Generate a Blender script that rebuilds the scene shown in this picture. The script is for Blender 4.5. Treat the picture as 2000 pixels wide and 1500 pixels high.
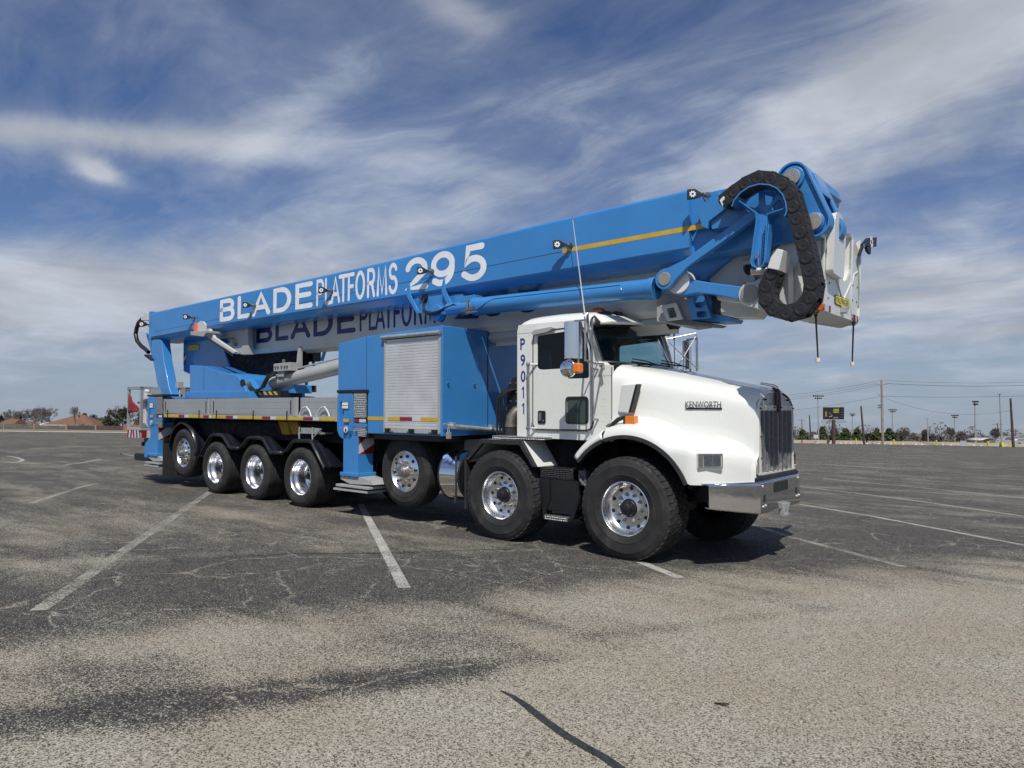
import bpy, bmesh, math, random
from mathutils import Vector, Matrix
import mathutils
for o in list(bpy.data.objects): bpy.data.objects.remove(o)
SC = bpy.context.scene
COL = SC.collection
R_ = math.radians
# ---------------------------------------------------------------- camera (solved in the truck's own frame)
FPX = 1383.65
CT = Vector((4.0513, -6.7247, 1.6583))
yaw, pit, rol = .6996, .0327, .0019
_f = Vector((-math.sin(yaw)*math.cos(pit), math.cos(yaw)*math.cos(pit), math.sin(pit)))
_r = Vector((math.cos(yaw), math.sin(yaw), 0)); _u = _r.cross(_f)
CR = math.cos(rol)*_r + math.sin(rol)*_u; CU = -math.sin(rol)*_r + math.cos(rol)*_u; CF = _f
UPT = Vector((-.01427, .03178, .99939)).normalized()      # true vertical seen from the leaning truck
T3 = UPT.rotation_difference(Vector((0, 0, 1))).to_matrix()
T4 = T3.to_4x4()
CW = T3 @ CT
cam = bpy.data.cameras.new("camera"); camo = bpy.data.objects.new("camera", cam); COL.objects.link(camo)
m = Matrix((T3@CR, T3@CU, -(T3@CF))).transposed().to_4x4(); m.translation = CW
camo.matrix_world = m
cam.sensor_width = 36; cam.lens = FPX*36/2000; cam.clip_end = 6000; cam.clip_start = .05
SC.camera = camo
SC.render.resolution_x = 1024; SC.render.resolution_y = 768
SC.view_settings.view_transform = 'Standard'; SC.view_settings.look = 'None'
SC.view_settings.exposure = -0.22; SC.view_settings.gamma = 1
def at(u, v, x=None, y=None, z=None, W=False):
    d = CF + (u-1000)/FPX*CR - (v-750)/FPX*CU; o = CT
    if W: d = T3@d; o = CW
    k, t = (0, x) if x is not None else (1, y) if y is not None else (2, z)
    return o + d*((t-o[k])/d[k])
def XZ(pts, y): return [(p.x, p.z) for p in (at(u, v, y=y) for u, v in pts)]
def YZ(pts, x): return [(p.y, p.z) for p in (at(u, v, x=x) for u, v in pts)]
# ---------------------------------------------------------------- sun + sky
SUN_T = Vector((.85, -1.0, 1.9)).normalized()
SUN = (T3 @ SUN_T).normalized()
sl = bpy.data.lights.new("sun", 'SUN'); sl.energy = 5.0; sl.angle = R_(.55); sl.color = (1, .955, .89)
so = bpy.data.objects.new("sun", sl); COL.objects.link(so)
so.rotation_euler = (-SUN).to_track_quat('-Z', 'Y').to_euler(); so.location = (10, -10, 30)
world = bpy.data.worlds.new("World"); SC.world = world; world.use_nodes = True
class NT:
    def __init__(s, nt): s.nt = nt; s.n = nt.nodes; s.l = nt.links
    def add(s, t, **k):
        n = s.n.new(t)
        ins = k.pop('ins', {})
        for a, b in k.items(): setattr(n, a, b)
        for a, b in ins.items(): s.set(n, a, b)
        return n
    def set(s, n, a, b):
        i = n.inputs[a]
        if isinstance(b, bpy.types.NodeSocket): s.l.new(b, i)
        elif isinstance(b, bpy.types.Node): s.l.new(b.outputs[0], i)
        else: i.default_value = b
    def M(s, op, a, b=None, c=None, clamp=False):
        n = s.n.new('ShaderNodeMath'); n.operation = op; n.use_clamp = clamp
        s.set(n, 0, a)
        if b is not None: s.set(n, 1, b)
        if c is not None: s.set(n, 2, c)
        return n.outputs[0]
    def V(s, op, a, b=None, out=0):
        n = s.n.new('ShaderNodeVectorMath'); n.operation = op; s.set(n, 0, a)
        if b is not None:
            if op == 'SCALE': s.set(n, 3, b)
            else: s.set(n, 1, b)
        return n.outputs[out]
    def mix(s, f, a, b, mode='MIX'):
        n = s.n.new('ShaderNodeMix'); n.data_type = 'RGBA'; n.blend_type = mode
        s.set(n, 0, f); s.set(n, 6, a); s.set(n, 7, b); return n.outputs[2]
    def noise(s, vec, scale, detail=3, rough=.5, dist=0, w=None):
        n = s.n.new('ShaderNodeTexNoise'); s.set(n, 'Vector', vec)
        n.inputs['Scale'].default_value = scale; n.inputs['Detail'].default_value = detail
        n.inputs['Roughness'].default_value = rough; n.inputs['Distortion'].default_value = dist
        return n.outputs[0]
    def ramp(s, f, stops):
        n = s.n.new('ShaderNodeValToRGB'); s.set(n, 0, f); e = n.color_ramp.elements
        while len(e) < len(stops): e.new(.5)
        for i, (p, c) in enumerate(stops):
            e[i].position = p; e[i].color = c if len(c) == 4 else (*c, 1)
        return n.outputs[0]
    def mr(s, v, a, b, c=0, d=1, smooth=True):
        n = s.n.new('ShaderNodeMapRange'); n.interpolation_type = 'SMOOTHSTEP' if smooth else 'LINEAR'
        s.set(n, 0, v); n.inputs[1].default_value = a; n.inputs[2].default_value = b
        n.inputs[3].default_value = c; n.inputs[4].default_value = d; return n.outputs[0]
w = NT(world.node_tree); w.n.clear()
sky = w.add('ShaderNodeTexSky', sky_type='NISHITA', sun_disc=False)
sky.sun_elevation = math.asin(SUN.z); sky.sun_rotation = math.atan2(SUN.x, SUN.y)
sky.air_density = 1.0; sky.dust_density = .6; sky.ozone_density = 2.2
tc = w.add('ShaderNodeTexCoord').outputs['Generated']
sep = w.add('ShaderNodeSeparateXYZ', ins={0: tc})
zz = w.M('MAXIMUM', sep.outputs[2], 0.0)
den = w.M('ADD', zz, .16)
flat = w.V('SCALE', tc, w.M('DIVIDE', 1.0, den))
flat = w.V('MULTIPLY', flat, (1, 1, 0))
def dirw(u, v): return (T3@(CF + (u-1000)/FPX*CR - (v-750)/FPX*CU)).normalized()
warp = w.add('ShaderNodeTexNoise', ins={'Vector': flat, 'Scale': .9, 'Detail': 3.0})
wv = w.V('SCALE', w.V('SUBTRACT', warp.outputs[1], (.5, .5, .5)), .62)
fw = w.V('ADD', flat, wv)
mp = w.add('ShaderNodeMapping', ins={'Vector': fw}); mp.inputs['Rotation'].default_value = (0, 0, R_(-30)); mp.inputs['Scale'].default_value = (.75, 1.9, 1)
n1 = w.noise(mp.outputs[0], 1.0, 7, .60, .25)
mp2 = w.add('ShaderNodeMapping', ins={'Vector': fw}); mp2.inputs['Rotation'].default_value = (0, 0, R_(-52)); mp2.inputs['Scale'].default_value = (1.1, 3.4, 1)
n2 = w.noise(mp2.outputs[0], 1.8, 7, .62, .5); n4 = w.noise(fw, 3.2, 9, .64, .2)
n3 = w.noise(flat, .55, 3, .5)
def blob(u, v, su, sv, ang=0):
    # a soft patch of sky: direction, and its spread along and across a tilt
    c = dirw(u, v); r = T3@CR; up = c.cross(r).normalized()*-1; r = up.cross(c).normalized()*-1
    r = (up.cross(c)).normalized(); 
    if r.dot(T3@CR) < 0: r = -r
    if up.z < 0: up = -up
    a = R_(ang); e1 = (r*math.cos(a)+up*math.sin(a)); e2 = (-r*math.sin(a)+up*math.cos(a))
    p = w.M('DIVIDE', w.V('DOT_PRODUCT', tc, tuple(e1), out=1), su/FPX)
    p0 = c.dot(e1)/(su/FPX)
    q = w.M('DIVIDE', w.V('DOT_PRODUCT', tc, tuple(e2), out=1), sv/FPX)
    q0 = c.dot(e2)/(sv/FPX)
    p = w.M('SUBTRACT', p, p0); q = w.M('SUBTRACT', q, q0)
    s = w.M('ADD', w.M('MULTIPLY', p, p), w.M('MULTIPLY', q, q))
    return w.M('EXPONENT', w.M('MULTIPLY', s, -1.0))
BL = [(250, 130, 520, 110, 8, -.10), (1450, 60, 280, 80, 0, -.08), (150, 262, 330, 28, -5, .36), (190, 335, 42, 20, -30, .50), (150, 400, 420, 50, 0, -.12),
      (600, 480, 380, 80, 12, .16), (1650, 200, 300, 90, 28, .24), (1850, 80, 260, 90, 25, .30), (1850, 560, 280, 110, 5, .24), (1000, 250, 380, 80, 20, .10), (560, 230, 160, 40, 35, .16), (100, 560, 320, 70, -4, .24), (880, 15, 90, 30, -20, .22), (1780, 380, 300, 30, 10, -.10), (1500, 420, 200, 60, 10, .10), (400, 600, 500, 60, 5, .14), (1000, 640, 1600, 90, 0, .12)]

bias = None
for (u, v, su, sv, ang, k) in BL:
    b = w.M('MULTIPLY', blob(u, v, su, sv, ang), k)
    bias = b if bias is None else w.M('ADD', bias, b)
dens = w.M('ADD', w.M('ADD', w.M('MULTIPLY', n1, .55), w.M('MULTIPLY', n2, .42)), w.M('ADD', w.M('MULTIPLY', n3, .20), w.M('MULTIPLY', n4, .36)))
dens = w.M('ADD', dens, bias)
cl = w.mr(dens, .63, 1.10, 0, 1, False)
clr = w.ramp(cl, [(0, (0, 0, 0)), (.35, (.22, .22, .22)), (.7, (.66, .66, .66)), (1, (1, 1, 1))])
lowh = w.mr(sep.outputs[2], -.02, .22, 1, 0)
shade = w.mr(w.noise(fw, 1.6, 5, .6), .35, .7, .78, 1.12)
ccol = w.mix(lowh, (6.0, 6.5, 7.4, 1), (4.6, 5.2, 6.2, 1))
ccol = w.V('SCALE', ccol, shade)
skyc = w.mix(1.0, sky.outputs[0], (.64, .74, .96, 1), 'MULTIPLY')
hz = w.mr(sep.outputs[2], -.02, .20, .85, 0)
skyc = w.mix(hz, skyc, (3.7, 4.35, 5.4, 1))
fin = w.mix(clr, skyc, ccol)
bg = w.add('ShaderNodeBackground', ins={0: fin, 1: .10})
w.add('ShaderNodeOutputWorld', ins={0: bg.outputs[0]})
# ---------------------------------------------------------------- materials
MATS = {}
def mat(name, col, rough=.5, metal=0, coat=0, var=.06, vs=3., bump=0, bs=40, spec=.5, dirt=0, emit=None):
    if name in MATS: return MATS[name]
    m = bpy.data.materials.new(name); m.use_nodes = True; t = NT(m.node_tree); b = t.n['Principled BSDF']
    co = t.add('ShaderNodeTexCoord').outputs['Object']
    nz = t.noise(co, vs, 5, .6)
    c = t.mix(t.mr(nz, .3, .7), tuple(max(0, k*(1-var)) for k in col)+(1,), tuple(min(1, k*(1+var)) for k in col)+(1,))
    if dirt:
        dn = t.mr(t.noise(co, 2.3, 8, .7), .5, .8, 0, dirt)
        c = t.mix(dn, c, (.22, .19, .15, 1))
    t.set(b, 'Base Color', c)
    t.set(b, 'Roughness', t.mr(t.noise(co, vs*2.7, 4, .6), .3, .7, max(.02, rough*.8), min(1, rough*1.25)))
    b.inputs['Metallic'].default_value = metal; b.inputs['Coat Weight'].default_value = coat
    b.inputs['Coat Roughness'].default_value = .04; b.inputs['Specular IOR Level'].default_value = spec
    if bump:
        bn = t.add('ShaderNodeBump', ins={'Height': t.noise(co, bs, 3, .6), 'Strength': bump, 'Distance': .02})
        t.set(b, 'Normal', bn.outputs[0])
    if emit: b.inputs['Emission Color'].default_value = (*emit[0], 1); b.inputs['Emission Strength'].default_value = emit[1]
    MATS[name] = m; return m
BLUE = mat('blue_paint', (.042, .220, .53), .34, 0, .45, .07, .8, dirt=.10)
BLUED = mat('blue_decal', (.018, .022, .12), .4)
DARKB = mat('black_gloss', (.010, .012, .018), .3, 0, .4)
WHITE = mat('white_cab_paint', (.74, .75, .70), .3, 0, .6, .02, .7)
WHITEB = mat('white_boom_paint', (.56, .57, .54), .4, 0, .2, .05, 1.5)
LETW = mat('white_vinyl', (.78, .80, .82), .45)
BLACK = mat('black_paint', (.010, .011, .013), .45, 0, .1, .2, 4)
UNDER = mat('chassis_black', (.005, .005, .006), .7, 0, 0, .3, 4, spec=.25)
BLKR = mat('black_rubber', (.022, .022, .024), .75, 0, 0, .25, 9, .15, 60)
TYRE = mat('tyre_rubber', (.024, .024, .024), .78, 0, 0, .25, 5, .1, 90, .4, .22)
TREAD = mat('tread_rubber', (.034, .034, .034), .85, 0, 0, .3, 8, .2, 120, .3, .22)
CHAIN = mat('chain_plastic', (.017, .017, .020), .6, 0, 0, .25, 8)
GREY = mat('grey_panel', (.39, .41, .42), .45, .35, 0, .05, 1.2)
GREYD = mat('dark_grey', (.12, .125, .13), .5, 0, 0, .1)
GREYM = mat('grey_paint', (.36, .37, .36), .42, 0, .2, .06, 2)
ALU = mat('polished_aluminium', (.86, .87, .89), .24, 1, 0, .02, 1.5)
CHROME = mat('chrome', (.82, .83, .85), .045, 1, 0, .02, 3)
STEEL = mat('steel', (.45, .44, .42), .4, 1, 0, .1, 8)
PIN = mat('pin_cap', (.34, .33, .30), .55, .4, 0, .08, 20, .3, 120)
RUST = mat('exhaust_pipe', (.26, .23, .19), .5, .8, 0, .2, 6)
GALV = mat('galvanised', (.46, .48, .47), .5, .6, 0, .12, 12)
YELL = mat('yellow_tape', (.55, .36, .03), .45, 0, 0, .08, 10)
YCHK = mat('yellow_plastic', (.42, .27, .015), .5, 0, 0, .1, 10)
RED = mat('red_tape', (.24, .018, .025), .45)
WTAPE = mat('white_tape', (.55, .56, .57), .5)
ORNG = mat('amber_lens', (.75, .20, .02), .25, 0, .5)
LABEL = mat('yellow_label', (.72, .66, .08), .5)
TEXTB = mat('label_black', (.02, .02, .02), .5)
FLAG = mat('red_cloth', (.24, .022, .04), .8, 0, 0, .25, 5)
CABIN = mat('cab_interior', (.05, .052, .055), .8)
HOSE = mat('rubber_hose', (.012, .012, .013), .4, 0, .2)
def glassmat(name, tint, refl=.9):
    m = bpy.data.materials.new(name); m.use_nodes = True; t = NT(m.node_tree); t.n.clear()
    tr = t.add('ShaderNodeBsdfTransparent'); tr.inputs[0].default_value = (*tint, 1)
    gl = t.add('ShaderNodeBsdfGlossy'); gl.inputs[0].default_value = (refl, refl, refl, 1); gl.inputs[1].default_value = .03
    fr = t.add('ShaderNodeFresnel'); fr.inputs[0].default_value = 1.55
    mx = t.add('ShaderNodeMixShader', ins={0: fr.outputs[0], 1: tr.outputs[0], 2: gl.outputs[0]})
    t.add('ShaderNodeOutputMaterial', ins={0: mx.outputs[0]}); MATS[name] = m; return m
GLASS = glassmat('window_glass', (.66, .80, .80)); GLASSG = mat('green_window', (.045, .075, .07), .08, 0, .5); GLASSD = glassmat('dark_window_glass', (.10, .13, .14), .7)
LENS = glassmat('lamp_glass', (.85, .88, .9))
# shutter, tread plate
def stripes_mat():
    m = bpy.data.materials.new('roller_shutter'); m.use_nodes = True; t = NT(m.node_tree); b = t.n['Principled BSDF']
    co = t.add('ShaderNodeTexCoord').outputs['Object']; n = t.noise(co, 1.6, 6, .6)
    b.inputs['Metallic'].default_value = .4
    t.set(b, 'Base Color', t.mix(t.mr(n, .35, .7), (.60, .61, .61, 1), (.76, .76, .75, 1)))
    t.set(b, 'Roughness', t.mr(t.noise(co, 3, 6, .7), .3, .7, .28, .55)); MATS['sh'] = m; return m
SHUT = stripes_mat()
def plate_mat(name, col, metal, sc=55):
    m = bpy.data.materials.new(name); m.use_nodes = True; t = NT(m.node_tree); b = t.n['Principled BSDF']
    co = t.add('ShaderNodeTexCoord').outputs['Object']
    v = t.add('ShaderNodeTexVoronoi', ins={'Vector': co, 'Scale': sc, 'Randomness': .15})
    h = t.mr(v.outputs[0], .2, .5, 1, 0)
    t.set(b, 'Base Color', t.mix(h, tuple(c*.55 for c in col)+(1,), col+(1,)))
    b.inputs['Metallic'].default_value = metal; b.inputs['Roughness'].default_value = .35
    bn = t.add('ShaderNodeBump', ins={'Height': h, 'Strength': .8, 'Distance': .01}); t.set(b, 'Normal', bn.outputs[0])
    return m
TPLATE = plate_mat('aluminium_tread_plate', (.60, .61, .60), .8, 38)
TPBLK = plate_mat('black_tread_plate', (.02, .02, .025), 0, 45)
# ---------------------------------------------------------------- mesh helpers
class MB:
    def __init__(s): s.v = []; s.f = []; s.m = []; s.mi = 0
    def add(s, vs, fs):
        o = len(s.v); s.v += [tuple(p) for p in vs]; s.f += [tuple(i+o for i in f) for f in fs]; s.m += [s.mi]*len(fs); return s
    def box(s, x0, x1, y0, y1, z0, z1, M=None):
        vs = [(x, y, z) for x in (x0, x1) for y in (y0, y1) for z in (z0, z1)]
        if M: vs = [M@Vector(p) for p in vs]
        return s.add(vs, [(0, 1, 3, 2), (4, 6, 7, 5), (0, 4, 5, 1), (2, 3, 7, 6), (0, 2, 6, 4), (1, 5, 7, 3)])
    def prism(s, pts, a, b, ax='y'):
        # outline in the plane across axis ax, run from a to b
        def P(p, t): return (p[0], t, p[1]) if ax == 'y' else (t, p[0], p[1]) if ax == 'x' else (p[0], p[1], t)
        n = len(pts); ar = sum(pts[i][0]*pts[(i+1) % n][1]-pts[(i+1) % n][0]*pts[i][1] for i in range(n))
        if (ar > 0) == (ax == 'y'): pts = pts[::-1]
        vs = [P(p, a) for p in pts]+[P(p, b) for p in pts]
        fs = [tuple(range(n))[::-1], tuple(range(n, 2*n))]+[(i, (i+1) % n, n+(i+1) % n, n+i) for i in range(n)]
        return s.add(vs, fs)
    def cyl(s, p0, p1, r0, r1=None, n=20, cap=True):
        p0 = Vector(p0); p1 = Vector(p1); r1 = r0 if r1 is None else r1
        d = (p1-p0).normalized(); a = d.orthogonal().normalized(); b = d.cross(a); vs = []
        for p, r in ((p0, r0), (p1, r1)):
            vs += [p+(a*math.cos(2*math.pi*i/n)+b*math.sin(2*math.pi*i/n))*r for i in range(n)]
        fs = [(i, (i+1) % n, n+(i+1) % n, n+i) for i in range(n)]
        if cap: fs += [tuple(range(n))[::-1], tuple(range(n, 2*n))]
        return s.add(vs, fs)
    def tube(s, pts, r, n=8, cap=True):
        pts = [Vector(p) for p in pts]; N = len(pts); vs = []; prev = None
        for i, p in enumerate(pts):
            d = ((pts[min(i+1, N-1)]-pts[max(i-1, 0)])).normalized()
            a = d.orthogonal().normalized() if prev is None else (prev-d*prev.dot(d)).normalized()
            prev = a; b = d.cross(a); rr = r[i] if isinstance(r, (list, tuple)) else r
            vs += [p+(a*math.cos(2*math.pi*k/n)+b*math.sin(2*math.pi*k/n))*rr for k in range(n)]
        fs = []
        for i in range(N-1):
            for k in range(n): fs.append((i*n+k, i*n+(k+1) % n, (i+1)*n+(k+1) % n, (i+1)*n+k))
        if cap: fs += [tuple(range(n))[::-1], tuple(range((N-1)*n, N*n))]
        return s.add(vs, fs)
    def lathe(s, prof, n=48, c=(0, 0, 0), ax='y'):
        # prof: (radius, offset along axis)
        vs = []
        for r, h in prof:
            for k in range(n):
                a = 2*math.pi*k/n; p = (r*math.cos(a), h, r*math.sin(a)) if ax == 'y' else (h, r*math.cos(a), r*math.sin(a))
                vs.append((p[0]+c[0], p[1]+c[1], p[2]+c[2]))
        fs = [(i*n+k, i*n+(k+1) % n, (i+1)*n+(k+1) % n, (i+1)*n+k) for i in range(len(prof)-1) for k in range(n)]
        return s.add(vs, fs)
    def loft(s, rows, closed=False):
        n = len(rows[0]); vs = [p for r in rows for p in r]
        fs = [(i*n+k, i*n+k+1, (i+1)*n+k+1, (i+1)*n+k) for i in range(len(rows)-1) for k in range(n-1)]
        return s.add(vs, fs)
    def build(s, name, m, parent=None, bevel=0, smooth=True, ang=35, solid=0, seg=2):
        me = bpy.data.meshes.new(name); me.from_pydata(s.v, [], s.f); me.validate(); 
        bm = bmesh.new(); bm.from_mesh(me); bmesh.ops.recalc_face_normals(bm, faces=bm.faces); bm.to_mesh(me); bm.free()
        for mm in (m if isinstance(m, (list, tuple)) else [m]): me.materials.append(mm)
        if isinstance(m, (list, tuple)):
            for i, p in enumerate(me.polygons): p.material_index = s.m[i] if i < len(s.m) else 0
        if smooth:
            me.shade_smooth(); me.set_sharp_from_angle(angle=R_(ang))
        o = bpy.data.objects.new(name, me); COL.objects.link(o)
        if parent: o.parent = parent
        if solid:
            md = o.modifiers.new('solid', 'SOLIDIFY'); md.thickness = solid; md.offset = 0
        if bevel:
            md = o.modifiers.new('bevel', 'BEVEL'); md.width = bevel; md.segments = seg; md.limit_method = 'ANGLE'; md.angle_limit = R_(40); md.harden_normals = True
        return o
def plate(outer, holes, a, b, ax='y', mb=None):
    """flat plate with real openings"""
    bm = bmesh.new(); loops = []
    for L in [outer]+holes:
        vs = [bm.verts.new((p[0], a, p[1]) if ax == 'y' else (a, p[0], p[1])) for p in L]
        for i in range(len(vs)): bm.edges.new((vs[i], vs[(i+1) % len(vs)]))
    bmesh.ops.triangle_fill(bm, use_beauty=True, edges=bm.edges[:])
    g = bmesh.ops.extrude_face_region(bm, geom=bm.faces[:])
    d = Vector((0, b-a, 0)) if ax == 'y' else Vector((b-a, 0, 0))
    bmesh.ops.translate(bm, verts=[v for v in g['geom'] if isinstance(v, bmesh.types.BMVert)], vec=d)
    bm.verts.index_update(); mb = mb or MB()
    mb.add([v.co[:] for v in bm.verts], [tuple(v.index for v in f.verts) for f in bm.faces]); bm.free(); return mb
def rrect(x0, x1, z0, z1, r, n=4):
    out = []
    for cx, cz, a0 in ((x1-r, z1-r, 0), (x0+r, z1-r, 90), (x0+r, z0+r, 180), (x1-r, z0+r, 270)):
        for i in range(n+1):
            a = R_(a0+90*i/n); out.append((cx+r*math.cos(a), cz+r*math.sin(a)))
    return out
def rpoly(pts, r, n=4):
    out = []; N = len(pts)
    for i in range(N):
        p = Vector(pts[i]); a = Vector(pts[i-1]); b = Vector(pts[(i+1) % N])
        ra = min(r, (a-p).length*.45, (b-p).length*.45)
        s = p+(a-p).normalized()*ra; e = p+(b-p).normalized()*ra
        for k in range(n+1):
            t = k/n; out.append(tuple(s*(1-t)**2+p*2*t*(1-t)+e*t*t))
    return out
def circ(cx, cz, r, n=24): return [(cx+r*math.cos(2*math.pi*i/n), cz+r*math.sin(2*math.pi*i/n)) for i in range(n)]
def tag(o, label=None, cat=None, group=None, kind=None):
    for k, v in (('label', label), ('category', cat), ('group', group), ('kind', kind)):
        if v: o[k] = v
    return o
def empty(name, loc=(0, 0, 0)):
    o = bpy.data.objects.new(name, None); COL.objects.link(o); o.location = loc; o.empty_display_size = .1; return o
def copy_tree(o, parent=None):
    c = o.copy(); COL.objects.link(c); c.parent = parent
    for ch in [x for x in bpy.data.objects if x.parent == o]: copy_tree(ch, c)
    return c
def text_mesh(s, bold=.0, space=1., res=3):
    cu = bpy.data.curves.new('t', 'FONT'); cu.body = s; cu.size = 1; cu.offset = bold; cu.space_character = space; cu.resolution_u = res
    ob = bpy.data.objects.new('t', cu); COL.objects.link(ob)
    bpy.context.view_layer.update()
    me = bpy.data.meshes.new_from_object(ob.evaluated_get(bpy.context.evaluated_depsgraph_get()))
    vs = [v.co.copy() for v in me.vertices]; fs = [tuple(p.vertices) for p in me.polygons]
    bpy.data.objects.remove(ob); bpy.data.curves.remove(cu)
    x0 = min(v.x for v in vs); x1 = max(v.x for v in vs); y0 = min(v.y for v in vs); y1 = max(v.y for v in vs)
    return [((v.x-x0)/(x1-x0), (v.y-y0)/(y1-y0)) for v in vs], fs
def text_on(mb, s, o, ex, ez, bold=.02, space=1., th=None):
    """write s in the parallelogram o, o+ex, o+ez"""
    vs, fs = text_mesh(s, bold, space); o = Vector(o); ex = Vector(ex); ez = Vector(ez)
    mb.add([o+ex*a+ez*b for a, b in vs], fs)
    return mb
# ================================================================ THE TRUCK (everything in the truck's own frame: +X forward, near side y=0, far side y=2.5)
TR = empty('platform_truck'); TR.matrix_world = T4
tag(TR, 'white cabbed aerial platform truck with a long sky blue boom folded over its cab', 'truck')
YM = 1.25
def far(y): return 2*YM-y
LEAN = -.0318    # the paving under the truck is level while the body leans
def part(mb, name, m, par=TR, **k): return mb.build(name, m, par, **k)
# ---------------------------------------------------------------- wheels
def rim_mesh(kind):
    b = MB(); n = 56
    if kind == 'steer':
        prof = [(.297, .012), (.300, .0), (.292, -.004), (.284, .006), (.278, .03), (.262, .075), (.245, .10), (.232, .112), (.205, .116), (.15, .112), (.115, .105), (.10, .10), (.098, .16)]
    elif kind == 'deep':
        prof = [(.297, .012), (.300, .0), (.292, -.004), (.283, .008), (.276, .03), (.272, .09), (.262, .10), (.258, .16), (.25, .24), (.235, .27), (.20, .285), (.14, .28), (.11, .27), (.09, .27), (.088, .32)]
    else:
        prof = [(.297, .012), (.300, .0), (.292, -.004), (.283, .008), (.274, .03), (.268, .04), (.25, .03), (.215, .012), (.18, .002), (.13, -.004), (.10, -.004), (.098, .05)]
    b.lathe(prof, n); return b
def ydisc(kind): return {'steer': (.114, .218, .152), 'deep': (.281, .205, .145), 'convex': (.006, .222, .150)}[kind]
def holes_mesh(kind):
    b = MB(); yd, rh, rn = ydisc(kind)
    for k in range(10):
        a = 2*math.pi*(k+.5)/10; s = 1.25 if kind != 'deep' else 1.1
        c = Vector((rh*math.cos(a), 0, rh*math.sin(a))); off = {'steer': .005, 'deep': .008, 'convex': .004}[kind]
        b.cyl(c+Vector((0, yd-off, 0)), c+Vector((0, yd+.02, 0)), .0175*s, n=14)
    return b
def nuts_mesh(kind):
    b = MB(); yd, rh, rn = ydisc(kind)
    for k in range(10):
        a = 2*math.pi*k/10; c = Vector((rn*math.cos(a), 0, rn*math.sin(a)))
        b.cyl(c+Vector((0, yd+.01, 0)), c+Vector((0, yd-.012, 0)), .0215, n=14)
        b.cyl(c+Vector((0, yd-.012, 0)), c+Vector((0, yd-.036, 0)), .017, .0145, n=6)
        b.cyl(c+Vector((0, yd-.036, 0)), c+Vector((0, yd-.05, 0)), .009, n=8)
    return b
def hub_mesh(kind):
    b = MB(); yd, rh, rn = ydisc(kind)
    if kind == 'convex':
        b.lathe([(.098, yd-.005), (.096, yd-.03), (.085, yd-.035), (.08, yd-.075), (.07, yd-.085), (.055, yd-.088), (.052, yd-.105), (.0, yd-.108)], 28)
    elif kind == 'steer':
        b.lathe([(.098, yd+.02), (.096, yd-.01), (.088, yd-.03), (.083, yd-.035), (.08, yd-.075), (.066, yd-.082), (.062, yd-.10), (.045, yd-.112), (.0, yd-.115)], 28)
        for k in range(6):
            a = 2*math.pi*k/6; b.cyl((.074*math.cos(a), yd-.07, .074*math.sin(a)), (.074*math.cos(a), yd-.088, .074*math.sin(a)), .007, n=6)
    else:
        b.lathe([(.088, yd+.02), (.086, yd-.03), (.078, yd-.05), (.07, yd-.12), (.055, yd-.13), (.04, yd-.16), (.0, yd-.165)], 24)
        for k in range(10):
            a = 2*math.pi*k/10; c = Vector((.135*math.cos(a), 0, .135*math.sin(a)))
            b.cyl(c+Vector((0, yd, 0)), c+Vector((0, yd-.045, 0)), .021, n=8)
    return b
def tyre_mesh(R, w, lug):
    b = MB(); b.mi = 0; g = .014
    prof = [(.270, .05), (.286, .014), (.303, .004), (.33, -.010), (.365, -.021), (.372, -.0245), (.378, -.021), (R*.80, -.026), (R*.84, -.0285), (R*.85, -.0245), (R*.915, -.018), (R*.95, -.006), (R*.978, .012), (R-g, .034)]
    prof += [(R-g, w-.034), (R*.95, w-.004), (R*.84, w+.02), (.37, w+.02), (.30, w-.004), (.27, w-.05)]
    b.lathe(prof, 96)
    b.mi = 1
    rows = [(.004, .085), (.097, .165), (.177, w-.177), (w-.165, w-.097), (w-.085, w-.004)] if lug else [(.012, .075), (.085, .14), (.15, w-.15), (w-.14, w-.085), (w-.075, w-.012)]
    n = 44 if lug else 60; gap = .13 if lug else .05
    for ri, (y0, y1) in enumerate(rows):
        for k in range(n):
            a0 = 2*math.pi*(k+gap+(.5*(ri % 2) if lug else .3*ri))/n; a1 = a0+2*math.pi*(1-gap)/n; am = (a0+a1)/2
            sh = .010 if lug else 0
            vs = []
            for rr in (R-g-.01, R):
                for a, dy in ((a0, -sh), (am, sh), (a1, -sh)):
                    for y in (y0, y1):
                        r2 = rr-(.006 if (ri == 0 and y == y0) or (ri == len(rows)-1 and y == y1) else 0)
                        vs.append((r2*math.cos(a), y+dy*(.5 if ri in (0, len(rows)-1) else 1), r2*math.sin(a)))
            b.add(vs, [(6, 7, 9, 8), (8, 9, 11, 10), (0, 6, 8, 2), (2, 8, 10, 4), (1, 3, 9, 7), (3, 5, 11, 9), (0, 1, 7, 6), (4, 10, 11, 5)])
    return b
WM = {}
def wheel(x, y, z, kind, R, w, lug, side=1, rot=0):
    key = (kind, R, w, lug)
    if key not in WM:
        r0 = rim_mesh(kind).build('rim', ALU, TR, ang=50)
        t0 = tyre_mesh(R, w, lug).build('tyre', [TYRE, TREAD], r0, ang=28)
        h0 = hub_mesh(kind).build('hub', BLACK if kind != 'convex' else STEEL, r0)
        n0 = nuts_mesh(kind).build('lug_nuts', STEEL if kind != 'deep' else BLACK, r0)
        v0 = holes_mesh(kind).build('hand_holes', BLACK, r0)
        WM[key] = r0; o = r0
    else: o = copy_tree(WM[key], TR)
    o.name = 'wheel'
    o.location = (x, y, z); o.rotation_euler = (0, rot, 0 if side > 0 else math.pi)
    if side < 0: o.rotation_euler = (0, rot, math.pi)
    return o
RF = .565; RR = .497
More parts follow.
